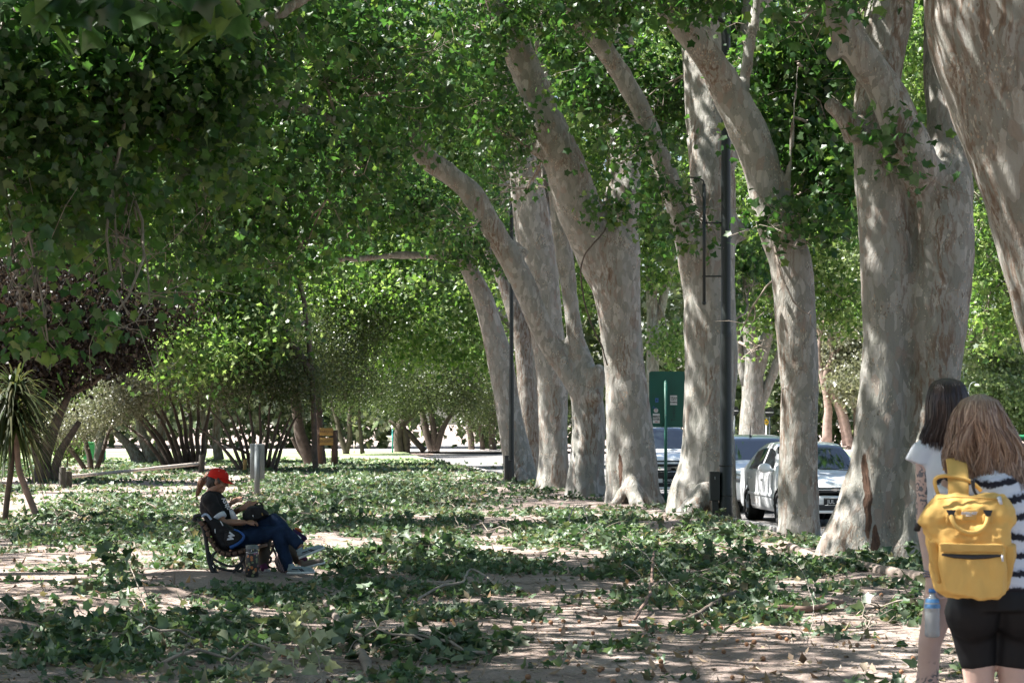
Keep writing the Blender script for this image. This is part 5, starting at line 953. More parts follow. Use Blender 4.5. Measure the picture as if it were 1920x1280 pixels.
# distant rider on the road
# ---------------------------------------------------------------- bodies
def skin(name, col, tat=None):
    m, n, l, b = nodes(name); c = coords(n, l); t = N(n, 'TexNoise', i_Scale=9, i_Detail=4); l.new(c, t.inputs[0])
    r = ramp(n, [(.3, tuple(x * .88 for x in col)), (.7, tuple(min(1, x * 1.08) for x in col))]); l.new(t.outputs[0], r.inputs[0]); o = r.outputs[0]
    if tat:   # inked bands: soft flowery blotches between given heights, in world metres
        g = N(n, 'NewGeometry'); s = N(n, 'SeparateXYZ'); l.new(g.outputs['Position'], s.inputs[0])
        nz = N(n, 'TexNoise', i_Scale=30, i_Detail=2); l.new(g.outputs['Position'], nz.inputs[0])
        ad = N(n, 'VectorMath', operation='MULTIPLY_ADD'); l.new(nz.outputs['Color'], ad.inputs[0]); ad.inputs[1].default_value = (.03, .03, .03); l.new(g.outputs['Position'], ad.inputs[2])
        v = N(n, 'TexVoronoi', i_Scale=24, feature='F1'); l.new(ad.outputs[0], v.inputs[0]); w_ = N(n, 'Math', operation='SINE'); mu = N(n, 'Math', operation='MULTIPLY'); l.new(v.outputs['Distance'], mu.inputs[0]); mu.inputs[1].default_value = 17; l.new(mu.outputs[0], w_.inputs[0])
        th = ramp(n, [(.1, (0, 0, 0)), (.3, (1, 1, 1))]); l.new(w_.outputs[0], th.inputs[0]); big = N(n, 'TexNoise', i_Scale=11, i_Detail=1); l.new(g.outputs['Position'], big.inputs[0]); bt = ramp(n, [(.36, (0, 0, 0)), (.42, (1, 1, 1))]); l.new(big.outputs[0], bt.inputs[0])
        acc = None
        for z0, z1, x1 in tat:
            mr = N(n, 'MapRange', interpolation_type='SMOOTHSTEP'); l.new(s.outputs[2], mr.inputs[0]); mr.inputs[1].default_value = z0; mr.inputs[2].default_value = z0 + .03
            mr2 = N(n, 'MapRange', interpolation_type='SMOOTHSTEP'); l.new(s.outputs[2], mr2.inputs[0]); mr2.inputs[1].default_value = z1; mr2.inputs[2].default_value = z1 - .03
            lx = N(n, 'Math', operation='LESS_THAN'); l.new(s.outputs[0], lx.inputs[0]); lx.inputs[1].default_value = x1
            p = N(n, 'Math', operation='MULTIPLY'); l.new(mr.outputs[0], p.inputs[0]); l.new(mr2.outputs[0], p.inputs[1]); p2 = N(n, 'Math', operation='MULTIPLY'); l.new(p.outputs[0], p2.inputs[0]); l.new(lx.outputs[0], p2.inputs[1])
            if acc is None: acc = p2
            else: a2 = N(n, 'Math', operation='MAXIMUM'); l.new(acc.outputs[0], a2.inputs[0]); l.new(p2.outputs[0], a2.inputs[1]); acc = a2
        q = N(n, 'Math', operation='MULTIPLY'); l.new(acc.outputs[0], q.inputs[0]); l.new(th.outputs[0], q.inputs[1]); q2 = N(n, 'Math', operation='MULTIPLY'); l.new(q.outputs[0], q2.inputs[0]); l.new(bt.outputs[0], q2.inputs[1])
        q3 = N(n, 'Math', operation='MULTIPLY'); l.new(q2.outputs[0], q3.inputs[0]); q3.inputs[1].default_value = .85
        o = mix(n, l, q3.outputs[0], o, (.05, .07, .09))
    l.new(o, b.inputs['Base Color']); b.inputs['Roughness'].default_value = .5; b.inputs['Subsurface Weight'].default_value = .12; b.inputs['Subsurface Radius'].default_value = (.02, .008, .004); b.inputs['Subsurface Scale'].default_value = .5
    return m
def frame(fwd, up):
    f = Vector(fwd).normalized(); u = Vector(up); r = f.cross(u).normalized(); u = r.cross(f); return Matrix((r, f, u)).transposed()   # columns: right, forward, up
def add_head(mb, c, fwd, up, s=1.0):
    M = frame(fwd, up); c = Vector(c); P = lambda x, y, z: c + M @ Vector((x * s, y * s, z * s))
    mb.ell(P(0, -.012, .03), (.075 * s, .096 * s, .088 * s), M, 20, 14); mb.ell(P(0, .022, -.012), (.062 * s, .072 * s, .085 * s), M, 18, 12)
    mb.ell(P(0, .048, -.078), (.042 * s, .040 * s, .032 * s), M, 14, 8); mb.tube([P(0, .085, .03), P(0, .106, -.005), P(0, .098, -.022)], [.009 * s, .015 * s, .014 * s], 8)
    mb.ell(P(0, .084, -.047), (.024 * s, .012 * s, .008 * s), M, 10, 6); mb.ell(P(0, .082, -.060), (.020 * s, .012 * s, .008 * s), M, 10, 6); mb.tube([P(-.035, .075, .036), P(0, .087, .034), P(.035, .075, .036)], .012 * s, 8)
    for q in (-1, 1): mb.ell(P(q * .074, -.005, -.005), (.010 * s, .020 * s, .032 * s), M, 10, 8); mb.ell(P(q * .045, .058, -.02), (.02 * s, .02 * s, .02 * s), M, 10, 8)
def add_hand(mb, wrist, d, nrm, curl=.5, s=1.0, thumb=1, spread=.12, part=None):
    """d: towards the fingers, nrm: out of the back of the hand"""
    d = Vector(d).normalized(); n_ = Vector(nrm); n_ = (n_ - d * n_.dot(d)).normalized(); sd_ = d.cross(n_); w_ = Vector(wrist)
    mb.tube([w_ - d * .03 * s, w_ + d * .01 * s, w_ + d * .045 * s, w_ + d * .085 * s], [.026 * s, .028 * s, .040 * s, .038 * s], 14, flat=.48, up=n_)
    for i, (o, L) in enumerate(((-.030, .070), (-.010, .080), (.011, .075), (.030, .058))):
        p = w_ + d * .082 * s + sd_ * o * s; a = 0; pts = [p - d * .02 * s, p]; dirv = (d + sd_ * o * spread * 14).normalized()
        for j, f in enumerate((.46, .3, .24)): a += curl * (.55, .75, .6)[j] * (1 + .12 * i); v = dirv * math.cos(a) - n_ * math.sin(a); p = p + v * L * f * s; pts.append(p)
        mb.tube(pts, [.0105 * s, .0098 * s, .0088 * s, .0080 * s, .0062 * s], 8)
    p = w_ + d * .02 * s - sd_ * thumb * .024 * s; v = (d * .75 - sd_ * thumb * .65 - n_ * .35 * curl).normalized(); v2 = (d * .95 - sd_ * thumb * .15 - n_ * .5 * curl).normalized()
    mb.tube([p - v * .012 * s, p + v * .034 * s, p + v * .034 * s + v2 * .028 * s, p + v * .034 * s + v2 * .05 * s], [.013 * s, .0125 * s, .010 * s, .0075 * s], 8)
def shoe(mb, heel, toe, up=(0, 0, 1), w_=.045):
    h_, t = Vector(heel), Vector(toe); d = (t - h_); L = d.length; d.normalize(); u = Vector(up); u = (u - d * u.dot(d)).normalized()
    mb.tube([h_ + u * .05, h_ + d * .08 * L + u * .045, h_ + d * .35 * L + u * .042, h_ + d * .62 * L + u * .034, h_ + d * .85 * L + u * .028, t - d * .0 + u * .022], [.028, .040, .040, .040, .038, .016], 14, flat=.85, up=u); mb.tube([h_ + d * .15 * L + u * .04, h_ + d * .12 * L + u * .10], [.042, .036], 12)
def sole(mb, heel, toe, up=(0, 0, 1)):
    h_, t = Vector(heel), Vector(toe); d = (t - h_); L = d.length; d.normalize(); u = Vector(up); u = (u - d * u.dot(d)).normalized(); s_ = d.cross(u); n = 20; out = []
    for k in range(n): a = 2 * math.pi * k / n; q = .5 - .5 * math.cos(a); out.append((q, math.sin(a) * (.040 + .010 * math.sin(q * 3.1)) * (1 if q < .9 else .9)))
    vs = [h_ - d * .01 + d * q * (L + .02) + s_ * y + u * (.002 + .02 * max(0, q - .8)) for q, y in out] + [h_ - d * .005 + d * q * (L + .012) + s_ * y * .98 + u * (.026 + .015 * max(0, q - .8)) for q, y in out]
    mb.add(vs, [tuple(range(n - 1, -1, -1)), tuple(range(n, 2 * n))] + [(i, (i + 1) % n, (i + 1) % n + n, i + n) for i in range(n)])
def wrinkle(a=.004, f=14, st=(1, 1, 1)):
    return lambda c, n_: a * noise.noise(Vector((c[0] * f * st[0], c[1] * f * st[1], c[2] * f * st[2]))) + a * .5 * noise.noise(Vector((c[0] * f * 2.3 * st[0], c[1] * f * 2.3 * st[1] + 5, c[2] * f * 2.3 * st[2])))
def cloth(name, col, rough=.9, var=.12, vs=6, sc=260, st=.25): return plain(name, col, rough, var=var, vs=vs, bst=st, bscale=sc, bd=.002, spec=.2)
# ---------------------------------------------------------------- the bench
YB = 23.4
def B(px, py, dy=0): return W(px, py, YB + dy)
IRON = plain('cast_iron', (.028, .029, .031), .55, .3, var=.3, vs=15, bst=.3, bscale=80); SLAT = plain('bench_slat', (.13, .07, .045), .7, var=.35, vs=5, bst=.3, bscale=30)
root = empty('park_bench', Vector(B(395, 1088, .1)), 'brown slatted park bench with cast-iron scroll ends, seen from its end', 'bench'); root.location.z = gz(root.location.x, root.location.y)
BL = 1.55; sk = Vector((.10, 1, 0))   # the bench runs away from us, slightly to the right
prof = [(371, 974), (377, 981), (385, 990), (389, 1001), (393, 1012), (399, 1022), (407, 1030), (417, 1036), (428, 1038), (440, 1037), (451, 1034), (461, 1031)]
for i, (px, py) in enumerate(prof[1:]):
    a = Vector(B(*prof[i])); b = Vector(B(px, py)); t = (b - a).normalized(); c0 = Vector(B(px, py)); rot = Matrix((t, sk.normalized(), t.cross(sk).normalized())).transposed()
    mb = MB(); mb.box(c0 + sk * (BL / 2), (.052, BL * sk.length, .034), rot); mb.build('slat', SLAT, root, True, bevel=.006, smooth=False)
for e in (0.06, BL - .06):
    off = sk * e; Q = lambda px, py: Vector(B(px, py)) + off + Vector((0, 0, 0)); mb = MB()
    back = crom([tuple(Q(368, 972)), tuple(Q(376, 985)), tuple(Q(382, 1003)), tuple(Q(386, 1030)), tuple(Q(389, 1050)), tuple(Q(394, 1066)), tuple(Q(400, 1078)), tuple(Q(397, 1087)), tuple(Q(391, 1089))], 5); mb.tube([Vector(p) for p in back], [lerp(.020, .026, i / len(back)) for i in range(len(back))], 8)
    under = crom([tuple(Q(x, y + 4)) for x, y in prof[1:]], 3); mb.tube([Vector(p) for p in under], .016, 8)
    for pl in ([(386, 1030), (396, 1046), (412, 1056), (430, 1062), (446, 1058), (455, 1046), (457, 1036)], [(391, 1048), (402, 1062), (418, 1068), (434, 1070), (444, 1066), (450, 1058)], [(403, 1034), (396, 1042), (395, 1052), (400, 1062), (404, 1078)], [(440, 1066), (436, 1074), (434, 1080), (428, 1081)], [(398, 1080), (415, 1081), (434, 1078)], [(446, 1057), (452, 1062), (450, 1070), (443, 1070), (440, 1064), (445, 1059)], [(455, 1040), (462, 1055), (466, 1072), (470, 1086), (476, 1088)]):
        c = crom([tuple(Q(*p)) for p in pl], 5); mb.tube([Vector(p) for p in c], .0135, 8)
    mb.tube([Q(366, 976), Q(361, 974), Q(362, 968), Q(370, 966), Q(378, 968)], [.02, .024, .022, .02, .014], 8)
    mb.build('iron_end', IRON, root, True)
# ---------------------------------------------------------------- the man with the red cap
DY = .50
def M_(px, py, dy=DY): return W(px, py, YB + dy)
man = empty('person', Vector(M_(440, 1088)), 'man in a red cap, black T-shirt and jeans, sitting cross-legged on the bench', 'person'); man.location.z = gz(man.location.x, man.location.y)
SK1 = skin('tan_skin', (.30, .155, .10)); hc = Vector(M_(409, 903)); fw = Vector((1, -.08, -.28)); upv = Vector((.28, 0, 1))
mb = MB(); add_head(mb, hc, fw, upv, 1.0); neck = Vector(M_(396, 926)); pel = Vector(M_(442, 1012)); chest = Vector(M_(402, 952)); bel = Vector(M_(420, 985))
mb.tube([hc + Vector((-.02, 0, -.05)), neck + Vector((.005, 0, .03)), neck + Vector((-.005, 0, -.03))], [.055, .052, .05], 14)
mb.tube([neck + Vector((0, 0, -.02)), chest, bel, pel], [.06, .105, .11, .12], 16)
shN = Vector(M_(393, 938, DY - .18)); shF = Vector(M_(396, 938, DY + .18)); elN = Vector(M_(419, 979, DY - .25)); wrN = Vector(M_(460, 979, DY - .19)); elF = Vector(M_(424, 968, DY + .2)); wrF = Vector(M_(454, 952, DY - .02))
mb.tube([shN.lerp(shF, .15), shF.lerp(shN, .15)], .04, 12); mb.tube([shN, shN.lerp(elN, .5), elN, elN.lerp(wrN, .3), wrN], [.048, .048, .040, .040, .027], 12); mb.tube([shF, elF, elF.lerp(wrF, .3), wrF], [.055, .042, .040, .028], 12)
add_hand(mb, wrN, (1, .25, .1), (0, -.3, 1), .7, 1.0, -1); add_hand(mb, wrF, (.95, -.1, .30), (0.1, -.8, .6), .28, 1.12, 1, .16)
hipN = Vector(M_(446, 1010, DY - .09)); hipF = Vector(M_(446, 1010, DY + .09)); knN = Vector(M_(518, 997, DY - .1)); anN = Vector(M_(545, 1072, DY - .12)); knF = Vector(M_(513, 974, DY + .0)); anF = Vector(M_(566, 1027, DY - .16))
for h_, k_, a_ in ((hipN, knN, anN), (hipF, knF, anF)): mb.tube([h_, h_.lerp(k_, .5), k_, k_.lerp(a_, .3), a_], [.085, .072, .056, .052, .035], 14)
b_ = link('body', fuse(mb, 'body', .0065, 3), SK1, man, True)
mb = MB()
mb.tube([neck + Vector((-.005, 0, -.005)), neck.lerp(chest, .45) + Vector((-.005, 0, 0)), chest + Vector((-.005, 0, 0)), bel, pel + Vector((-.02, 0, .02))], [.082, .14, .15, .15, .15], 20, flat=1)
mb.tube([shN + Vector((-.01, .02, 0)), shF + Vector((-.01, -.02, 0))], .08, 14); mb.ell(shN + Vector((0, .01, 0)), .083); mb.ell(shF, .08); mb.ell(neck.lerp(chest, .35) + Vector((0, 0, -.01)), (.125, .19, .10))
mb.tube([shN + Vector((0, .02, 0)), shN.lerp(elN, .78)], [.076, .068], 14); mb.tube([shF + Vector((0, -.02, 0)), shF.lerp(elF, .75)], [.074, .066], 14)
BT = cloth('black_tshirt', (.018, .018, .020)); TS = link('t_shirt', fuse(mb, 't_shirt', .011, 4, wrinkle(.008, 11)), BT, man, True)
WC = cloth('white_band', (.58, .60, .64))
mb = MB(); mb.tube([shN.lerp(elN, .66), shN.lerp(elN, .82)], [.071, .070], 16); mb.build('sleeve_band', WC, TS, True)
fr = Matrix.Identity(3); mb = MB(); cp = [Vector(M_(429, 954, DY - .165)), Vector(M_(437, 956, DY - .14)), Vector(M_(447, 972, DY - .155)), Vector(M_(434, 975, DY - .178))]; mb.add(cp + [p + Vector((0, .012, 0)) for p in cp], [(0, 1, 2, 3), (7, 6, 5, 4), (0, 4, 5, 1), (1, 5, 6, 2), (2, 6, 7, 3), (3, 7, 4, 0)]); mb.build('white_panel', WC, TS, True)
def wtext(name, s, size, loc, roll, mat, parent, **k):
    o = text(name, s, size, facing(loc, roll=roll), mat, None, **k); o.parent = parent; Mx = Matrix.Identity(4); p = parent
    while p is not None: Mx = p.matrix_basis @ Mx; p = p.parent
    o.matrix_basis = Mx.inverted(); return o
wtext('print', 'ASTO', .055, Vector(M_(424, 944, DY - .262)), R(-62), WC, TS, bold=.002); wtext('print', 'RC', .04, Vector(M_(427, 951, DY - .262)), R(-30), WC, TS, bold=.002)
JN = cloth('blue_denim', (.012, .025, .060), .85, .5, 10, 300, .35); mb = MB()
mb.tube([pel + Vector((-.05, 0, .02)), pel + Vector((.02, 0, -.01))], [.14, .14], 16)
for h_, k_, a_ in ((hipN, knN, anN), (hipF, knF, anF)):
    d_ = (a_ - k_).normalized(); mb.tube([h_ + Vector((-.04, 0, 0)), h_.lerp(k_, .35), h_.lerp(k_, .75), k_ + Vector((0, 0, -.004)), k_.lerp(a_, .3), k_.lerp(a_, .7), a_ - d_ * .03], [.108, .10, .086, .078, .074, .064, .060], 18)
link('jeans', fuse(mb, 'jeans', .010, 3, wrinkle(.010, 13, (1.4, 1, .8))), JN, man, True)
GRS = cloth('grey_sneaker', (.26, .32, .345), .7); SOLE = plain('sole_white', (.62, .64, .64), .6); NAVY = plain('navy_mark', (.01, .015, .03), .5)
for nm, (hp, hy, tp, ty, dy, up) in {'a': (539, 1083, 584, 1078, DY - .14, (-.08, 0, 1)), 'b': (562, 1044, 604, 1028, DY - .18, (-.35, 0, 1))}.items():
    he = Vector(M_(hp, hy + 4, dy)); to = Vector(M_(tp, ty + 3, dy - .03)); 
    if nm == 'a': z_ = gz(he.x, he.y) + .004; he.z = z_; to.z = z_ + .008
    d = (to - he).normalized(); to = he + d * .285; u = (Vector(up) - d * Vector(up).dot(d)).normalized(); mb = MB(); shoe(mb, he + u * .008, to + u * .008, up); so = link('shoe', fuse(mb, 'shoe', .006, 3), GRS, man, True)
    mb = MB(); sole(mb, he, to, up); mb.build('sole', SOLE, so, True); sdv = Vector((0, -1, 0))
    for t0, t1, h0, h1 in ((.18, .40, .055, .05), (.44, .56, .06, .03), (.52, .64, .058, .03)):
        mb = MB(); mb.tube([he + d * .285 * t0 + u * h0 + sdv * .039, he + d * .285 * t1 + u * h1 + sdv * .043], .006, 6); mb.build('side_mark', NAVY, so, True)
    mb = MB()
    for q in range(5): p = he + d * .285 * (.36 + .07 * q) + u * (.096 - .010 * q); mb.tube([p + Vector((0, -.025, -.006)), p + Vector((0, 0, .004)), p + Vector((0, .025, -.006))], .004, 5)
    mb.build('laces', SOLE, so, True)
# cap, hair
REDC = cloth('red_cap_cloth', (.50, .018, .012), .8, .1); Mh = frame(fw, upv); HP = lambda x, y, z: hc + Mh @ Vector((x, y, z))
mb = MB(); seg = 28; rings = 9; vs = []
for i in range(rings + 1):
    th = (math.pi / 2) * i / rings
    for k2 in range(seg):
        ph = 2 * math.pi * k2 / seg; vs.append(HP(.088 * math.sin(th) * math.cos(ph), -.012 + .112 * math.sin(th) * math.sin(ph), .045 + .098 * math.cos(th) ** .8 if i < rings else .03))
mb.add(vs, [(i * seg + k2, (i + 1) * seg + k2, (i + 1) * seg + (k2 + 1) % seg, i * seg + (k2 + 1) % seg) for i in range(rings) for k2 in range(seg)]); cap = mb.build('cap', REDC, man, True); mo = cap.modifiers.new('s', 'SOLIDIFY'); mo.thickness = .004
mb = MB(); vs = []; nb_ = 14
for r_ in (0, .5, 1.0):
    for k2 in range(nb_ + 1):
        a = math.pi * (.12 + .76 * k2 / nb_); x = .084 * math.cos(a); y0 = -.012 + .108 * math.sin(a); ext = .085 * math.sin(a) ** .7; vs.append(HP(x * (1 - .12 * r_), y0 + ext * r_, .042 - .022 * r_ - .9 * x * x))
mb.add(vs, [(r_ * (nb_ + 1) + k2, r_ * (nb_ + 1) + k2 + 1, (r_ + 1) * (nb_ + 1) + k2 + 1, (r_ + 1) * (nb_ + 1) + k2) for r_ in range(2) for k2 in range(nb_)]); br = mb.build('brim', REDC, cap, True); mo = br.modifiers.new('s', 'SOLIDIFY'); mo.thickness = .005; mo.offset = 0
mb = MB(); mb.ell(HP(0, -.012, .145), .008)
for a in (0, 60, 120, 180, 240, 300): mb.ell(HP(.062 * math.cos(R(a)), -.012 + .08 * math.sin(R(a)), .118), .0035)
mb.build('eyelets', WC, cap, True)
mb = MB(); mb.ell(HP(0, -.118, .055), (.035, .012, .02), Mh); mb.build('back_gap', BLK, cap, True)
HAIRD = plain('dark_hair', (.025, .021, .019), .6, var=.4, vs=30, bst=.6, bscale=120); mb = MB()
mb.ell(HP(0, -.045, .0), (.083, .078, .072), Mh, 18, 12); mb.ell(HP(0, -.07, -.045), (.06, .05, .05), Mh); 
for q in (-1, 1): mb.tube([HP(q * .074, .0, .045), HP(q * .078, .022, .018), HP(q * .076, .030, -.012)], [.016, .014, .008], 8)
link('hair', fuse(mb, 'hair', .006, 2, wrinkle(.004, 60)), HAIRD, man, True)
for q in (-1, 1): mb = MB(); mb.ell(HP(q * .030, .082, .014), .009); mb.build('eye', BLK, man, True)
# ---------------------------------------------------------------- the companion hidden behind him
D2 = DY + .52
wo = empty('person', Vector(M_(446, 1080, D2)), 'second sitter hidden behind the man in the red cap, only ponytail, hand and legs showing', 'person'); wo.location.z = 0
h2 = Vector(M_(405, 900, D2)); mb = MB(); add_head(mb, h2, (1, .1, -.2), (.2, 0, 1), .95); nk = Vector(M_(394, 926, D2)); pl2 = Vector(M_(436, 1010, D2)); 
mb.tube([h2 + Vector((-.02, 0, -.05)), nk, nk + Vector((-.01, 0, -.04))], [.05, .05, .065], 12); mb.tube([nk + Vector((0, 0, -.03)), nk.lerp(pl2, .4), nk.lerp(pl2, .7), pl2], [.08, .115, .11, .12], 14)
s1, s2 = Vector(M_(396, 940, D2 - .16)), Vector(M_(396, 940, D2 + .16)); e1 = Vector(M_(416, 966, D2 - .2)); w1 = Vector(M_(432, 944, D2 - .2)); e2 = Vector(M_(420, 975, D2 + .2)); w2 = Vector(M_(455, 985, D2 + .1))
mb.tube([s1, s2], .055, 12); mb.tube([s1, e1, w1], [.05, .038, .026], 10); mb.tube([s2, e2, w2], [.05, .038, .026], 10); add_hand(mb, w1, (.8, -.15, .5), (-.4, -.6, .6), .6, 1.0, 1); add_hand(mb, w2, (1, 0, 0), (0, 0, 1), .5, .95, 1)
hp1, hp2 = pl2 + Vector((.02, -.08, 0)), pl2 + Vector((.02, .08, 0)); k1, k2_ = Vector(M_(516, 1000, D2 - .1)), Vector(M_(500, 1004, D2 + .1)); a1, a2_ = Vector(M_(566, 1056, D2 - .16)), Vector(M_(492, 1072, D2 - .3))
for h_, k_, a_ in ((hp1, k1, a1), (hp2, k2_, a2_)): mb.tube([h_, h_.lerp(k_, .5), k_, k_.lerp(a_, .3), a_], [.08, .068, .052, .048, .033], 12)
link('body', fuse(mb, 'body', .009, 3), SK1, wo, True)
mb = MB(); mb.tube([nk + Vector((0, 0, -.02)), nk.lerp(pl2, .4), nk.lerp(pl2, .7), pl2], [.085, .13, .125, .13], 16); mb.tube([s1, s2], .065, 12); mb.tube([s1, s1.lerp(e1, .7)], [.065, .055], 12); mb.tube([s2, s2.lerp(e2, .7)], [.065, .055], 12)
link('shirt', fuse(mb, 'shirt', .013, 3, wrinkle(.006, 12)), cloth('dark_red_shirt', (.10, .03, .028)), wo, True)
mb = MB(); mb.tube([pl2 + Vector((-.04, 0, .02)), pl2], .13, 12)
for h_, k_, a_ in ((hp1, k1, a1), (hp2, k2_, a2_)): mb.tube([h_, h_.lerp(k_, .5), k_, k_.lerp(a_, .4), k_.lerp(a_, .92)], [.10, .085, .07, .062, .055], 14)
link('trousers', fuse(mb, 'trousers', .012, 3, wrinkle(.008, 12)), cloth('olive_trousers', (.07, .058, .045)), wo, True)
BG = cloth('beige_sneaker', (.20, .165, .14), .8); PALES = cloth('pale_sneaker', (.34, .32, .31), .8)
for (hp, hy, tp, ty, dd, mt) in ((566, 1066, 606, 1056, D2 - .24, BG), (492, 1082, 520, 1090, D2 - .45, PALES)):
    he = Vector(M_(hp, hy, dd)); to = he + (Vector(M_(tp, ty, dd - .05)) - he).normalized() * .26; mb = MB(); shoe(mb, he, to); so = link('shoe', fuse(mb, 'shoe', .007, 3), mt, wo, True); mb = MB(); sole(mb, he - Vector((0, 0, .01)), to - Vector((0, 0, .01))); mb.build('sole', SOLE, so, True)
    mb = MB(); mb.tube([he + Vector((.03, 0, .08)), he + Vector((.0, 0, .14))], [.04, .038], 12); mb.build('sock', cloth('purple_sock', (.10, .03, .07)), so, True)
HB = plain('brown_hair', (.12, .055, .025), .55, var=.5, vs=30, bst=.6, bscale=120)
mb = MB(); mb.ell(h2 + Vector((-.03, 0, .02)), (.105, .085, .10), None, 18, 12); c = crom([tuple(Vector(M_(388, 897, DY + .28))), tuple(Vector(M_(378, 903, DY + .26))), tuple(Vector(M_(374, 915, DY + .26))), tuple(Vector(M_(369, 928, DY + .26))), tuple(Vector(M_(365, 934, DY + .26)))], 4)
mb.tube([h2 + Vector((-.07, -.03, .03)), Vector(c[0])], [.04, .028], 10); mb.tube([Vector(p) for p in c], [.026, .032, .038, .042, .042, .040, .038, .034, .03, .028, .024, .02, .016, .012, .008, .006, .004][:len(c)], 12); link('hair', fuse(mb, 'hair', .007, 2, wrinkle(.007, 40, (1, 1, .25))), HB, wo, True)
# ---------------------------------------------------------------- bags and things about the bench
BPK = cloth('black_nylon', (.014, .014, .016), .6); BLUE = cloth('blue_trim', (.03, .09, .28), .6)
bpk = empty('backpack', Vector(B(420, 1032, .2)), 'black sports backpack with blue trim and a white letter, on the near bench end', 'backpack')
out = [(380, 966), (397, 967), (416, 977), (440, 989), (458, 1000), (459, 1009), (448, 1020), (436, 1029), (426, 1034), (413, 1031), (404, 1018), (394, 1000), (387, 984)]
def pillow(name, outl, dy, th, mat, parent, vox=.008, Bf=B, dsp=None, inset=.72):
    mb = MB(); n = len(outl); cx = sum(p[0] for p in outl) / n; cy_ = sum(p[1] for p in outl) / n; vs = []; lay = [(-1, inset), (-.7, .93), (0, 1), (.7, .93), (1, inset)]
    for t, s_ in lay: vs += [Vector(Bf(cx + (x - cx) * s_, cy_ + (y - cy_) * s_, dy + t * th / 2)) for x, y in outl]
    fs = [tuple(range(n)), tuple((len(lay) - 1) * n + i for i in range(n - 1, -1, -1))] + [(k_ * n + i, (k_ + 1) * n + i, (k_ + 1) * n + (i + 1) % n, k_ * n + (i + 1) % n) for k_ in range(len(lay) - 1) for i in range(n)]
    mb.add(vs, fs); me = fuse(mb, name, vox, 5, dsp or wrinkle(.008, 14)); return link(name, me, mat, parent, True)
pillow('main_pouch', out, .14, .20, BPK, bpk); pillow('front_pocket', [(420, 994), (436, 992), (452, 1001), (455, 1009), (444, 1021), (428, 1026), (418, 1012)], .035, .07, BPK, bpk)
c = crom([tuple(Vector(B(*p, -.0))) for p in ((438, 992), (448, 996), (456, 1003), (455, 1010), (448, 1017), (440, 1022), (431, 1026))], 5); mb = MB(); mb.tube([Vector(p) + Vector((0, .02, 0)) for p in c], [.008 + .014 * i / len(c) for i in range(len(c))], 8); mb.build('trim', BLUE, bpk, True)
wtext('letter', 'W', .075, Vector(B(434, 1005.5, -.012)), R(74), WC, bpk, bold=.006, ext=.002)
mb = MB(); mb.tube(crom([tuple(Vector(B(*p, .05))) for p in ((378, 968), (384, 964), (390, 966), (396, 974))], 4), .012, 8); mb.build('grab_handle', cloth('pale_blue_strap', (.40, .48, .62)), bpk, True)
mb = MB(); mb.tube(crom([tuple(Vector(B(*p, .03))) for p in ((413, 976), (416, 981), (418, 985))], 3), .006, 6); mb.build('zip_pull', WC, bpk, True); mb = MB(); mb.tube([B(403, 991, .03), B(403.5, 999, .03)], .006, 6); mb.build('zip_pull', WC, bpk, True)
lap = empty('shoulder_bag', Vector(M_(478, 975, DY - .05)), 'soft black bag held on the lap of the man in the red cap', 'bag'); pillow('bag_body', [(454, 962), (465, 950), (480, 946), (492, 948), (503, 960), (506, 966), (490, 974), (472, 979), (457, 976)], DY - .08, .2, BPK, lap)
mb = MB(); mb.tube(crom([tuple(Vector(M_(*p, DY - .1))) for p in ((474, 952), (480, 944), (488, 942), (494, 950))], 4), .007, 6); mb.build('bag_handle', BPK, lap, True)
for p in ((474, 965), (491, 961)): mb = MB(); mb.tube([M_(*p, DY - .19), M_(p[0] + 1.5, p[1] + 5, DY - .19)], .006, 6); mb.build('zip_pull', CHR if p[0] < 480 else YBO, lap, True)
st = MB(); st.tube(crom([tuple(Vector(M_(*p, DY + .05))) for p in ((444, 938), (452, 934), (462, 934), (468, 940), (470, 948))], 4), .006, 6); st.tube([M_(469, 938, DY + .05), M_(488, 934, DY + .05)], .006, 6)
o = st.build('cord', PALEW, None); P0 = Vector(M_(460, 938, DY + .05)); o.location = P0; o.data.transform(Matrix.Translation(-P0)); tag(o, 'pale curved cord looping over the hand of the man in the red cap', 'cord')
# patterned thermos case standing by the front leg
def flowers():
    m, n, l, b = nodes('flower_print'); c = coords(n, l); v = N(n, 'TexVoronoi', i_Scale=26); l.new(c, v.inputs[0]); sp_ = N(n, 'SeparateColor'); l.new(v.outputs['Color'], sp_.inputs[0])
    r = ramp(n, [(0, (.40, .13, .04)), (.25, (.14, .17, .08)), (.5, (.34, .26, .13)), (.72, (.25, .08, .12)), (.86, (.12, .12, .14))], 'CONSTANT'); l.new(sp_.outputs[0], r.inputs[0]); t = N(n, 'Math', operation='LESS_THAN'); l.new(v.outputs['Distance'], t.inputs[0]); t.inputs[1].default_value = .42
    l.new(mix(n, l, t.outputs[0], (.012, .012, .013), r.outputs[0]), b.inputs['Base Color']); b.inputs['Roughness'].default_value = .4; return m
p = Vector(B(472.5, 1088, -.1)); p.z = gz(p.x, p.y); can = empty('thermos_case', p, 'tall black cylindrical case printed with small flowers, standing at the bench front', 'case')
mb = MB(); mb.tube([(0, 0, .0), (0, 0, .012), (0, 0, .27), (0, 0, .285)], [.064, .068, .068, .064], 24); mb.build('shell', flowers(), can, autos=40); mb = MB(); mb.tube([(0, 0, .286), (0, 0, .315), (0, 0, .325)], [.067, .067, .058], 24); mb.build('lid', GALV, can, autos=40)
mb = MB(); mb.tube([(-.067, 0, .26), (-.05, -.05, .25), (0, -.072, .245), (.05, -.05, .25), (.067, 0, .26)], .004, 6); mb.tube([(0, -.07, .25), (.005, -.074, .28)], .004, 6); mb.build('clasp', CHR, can)
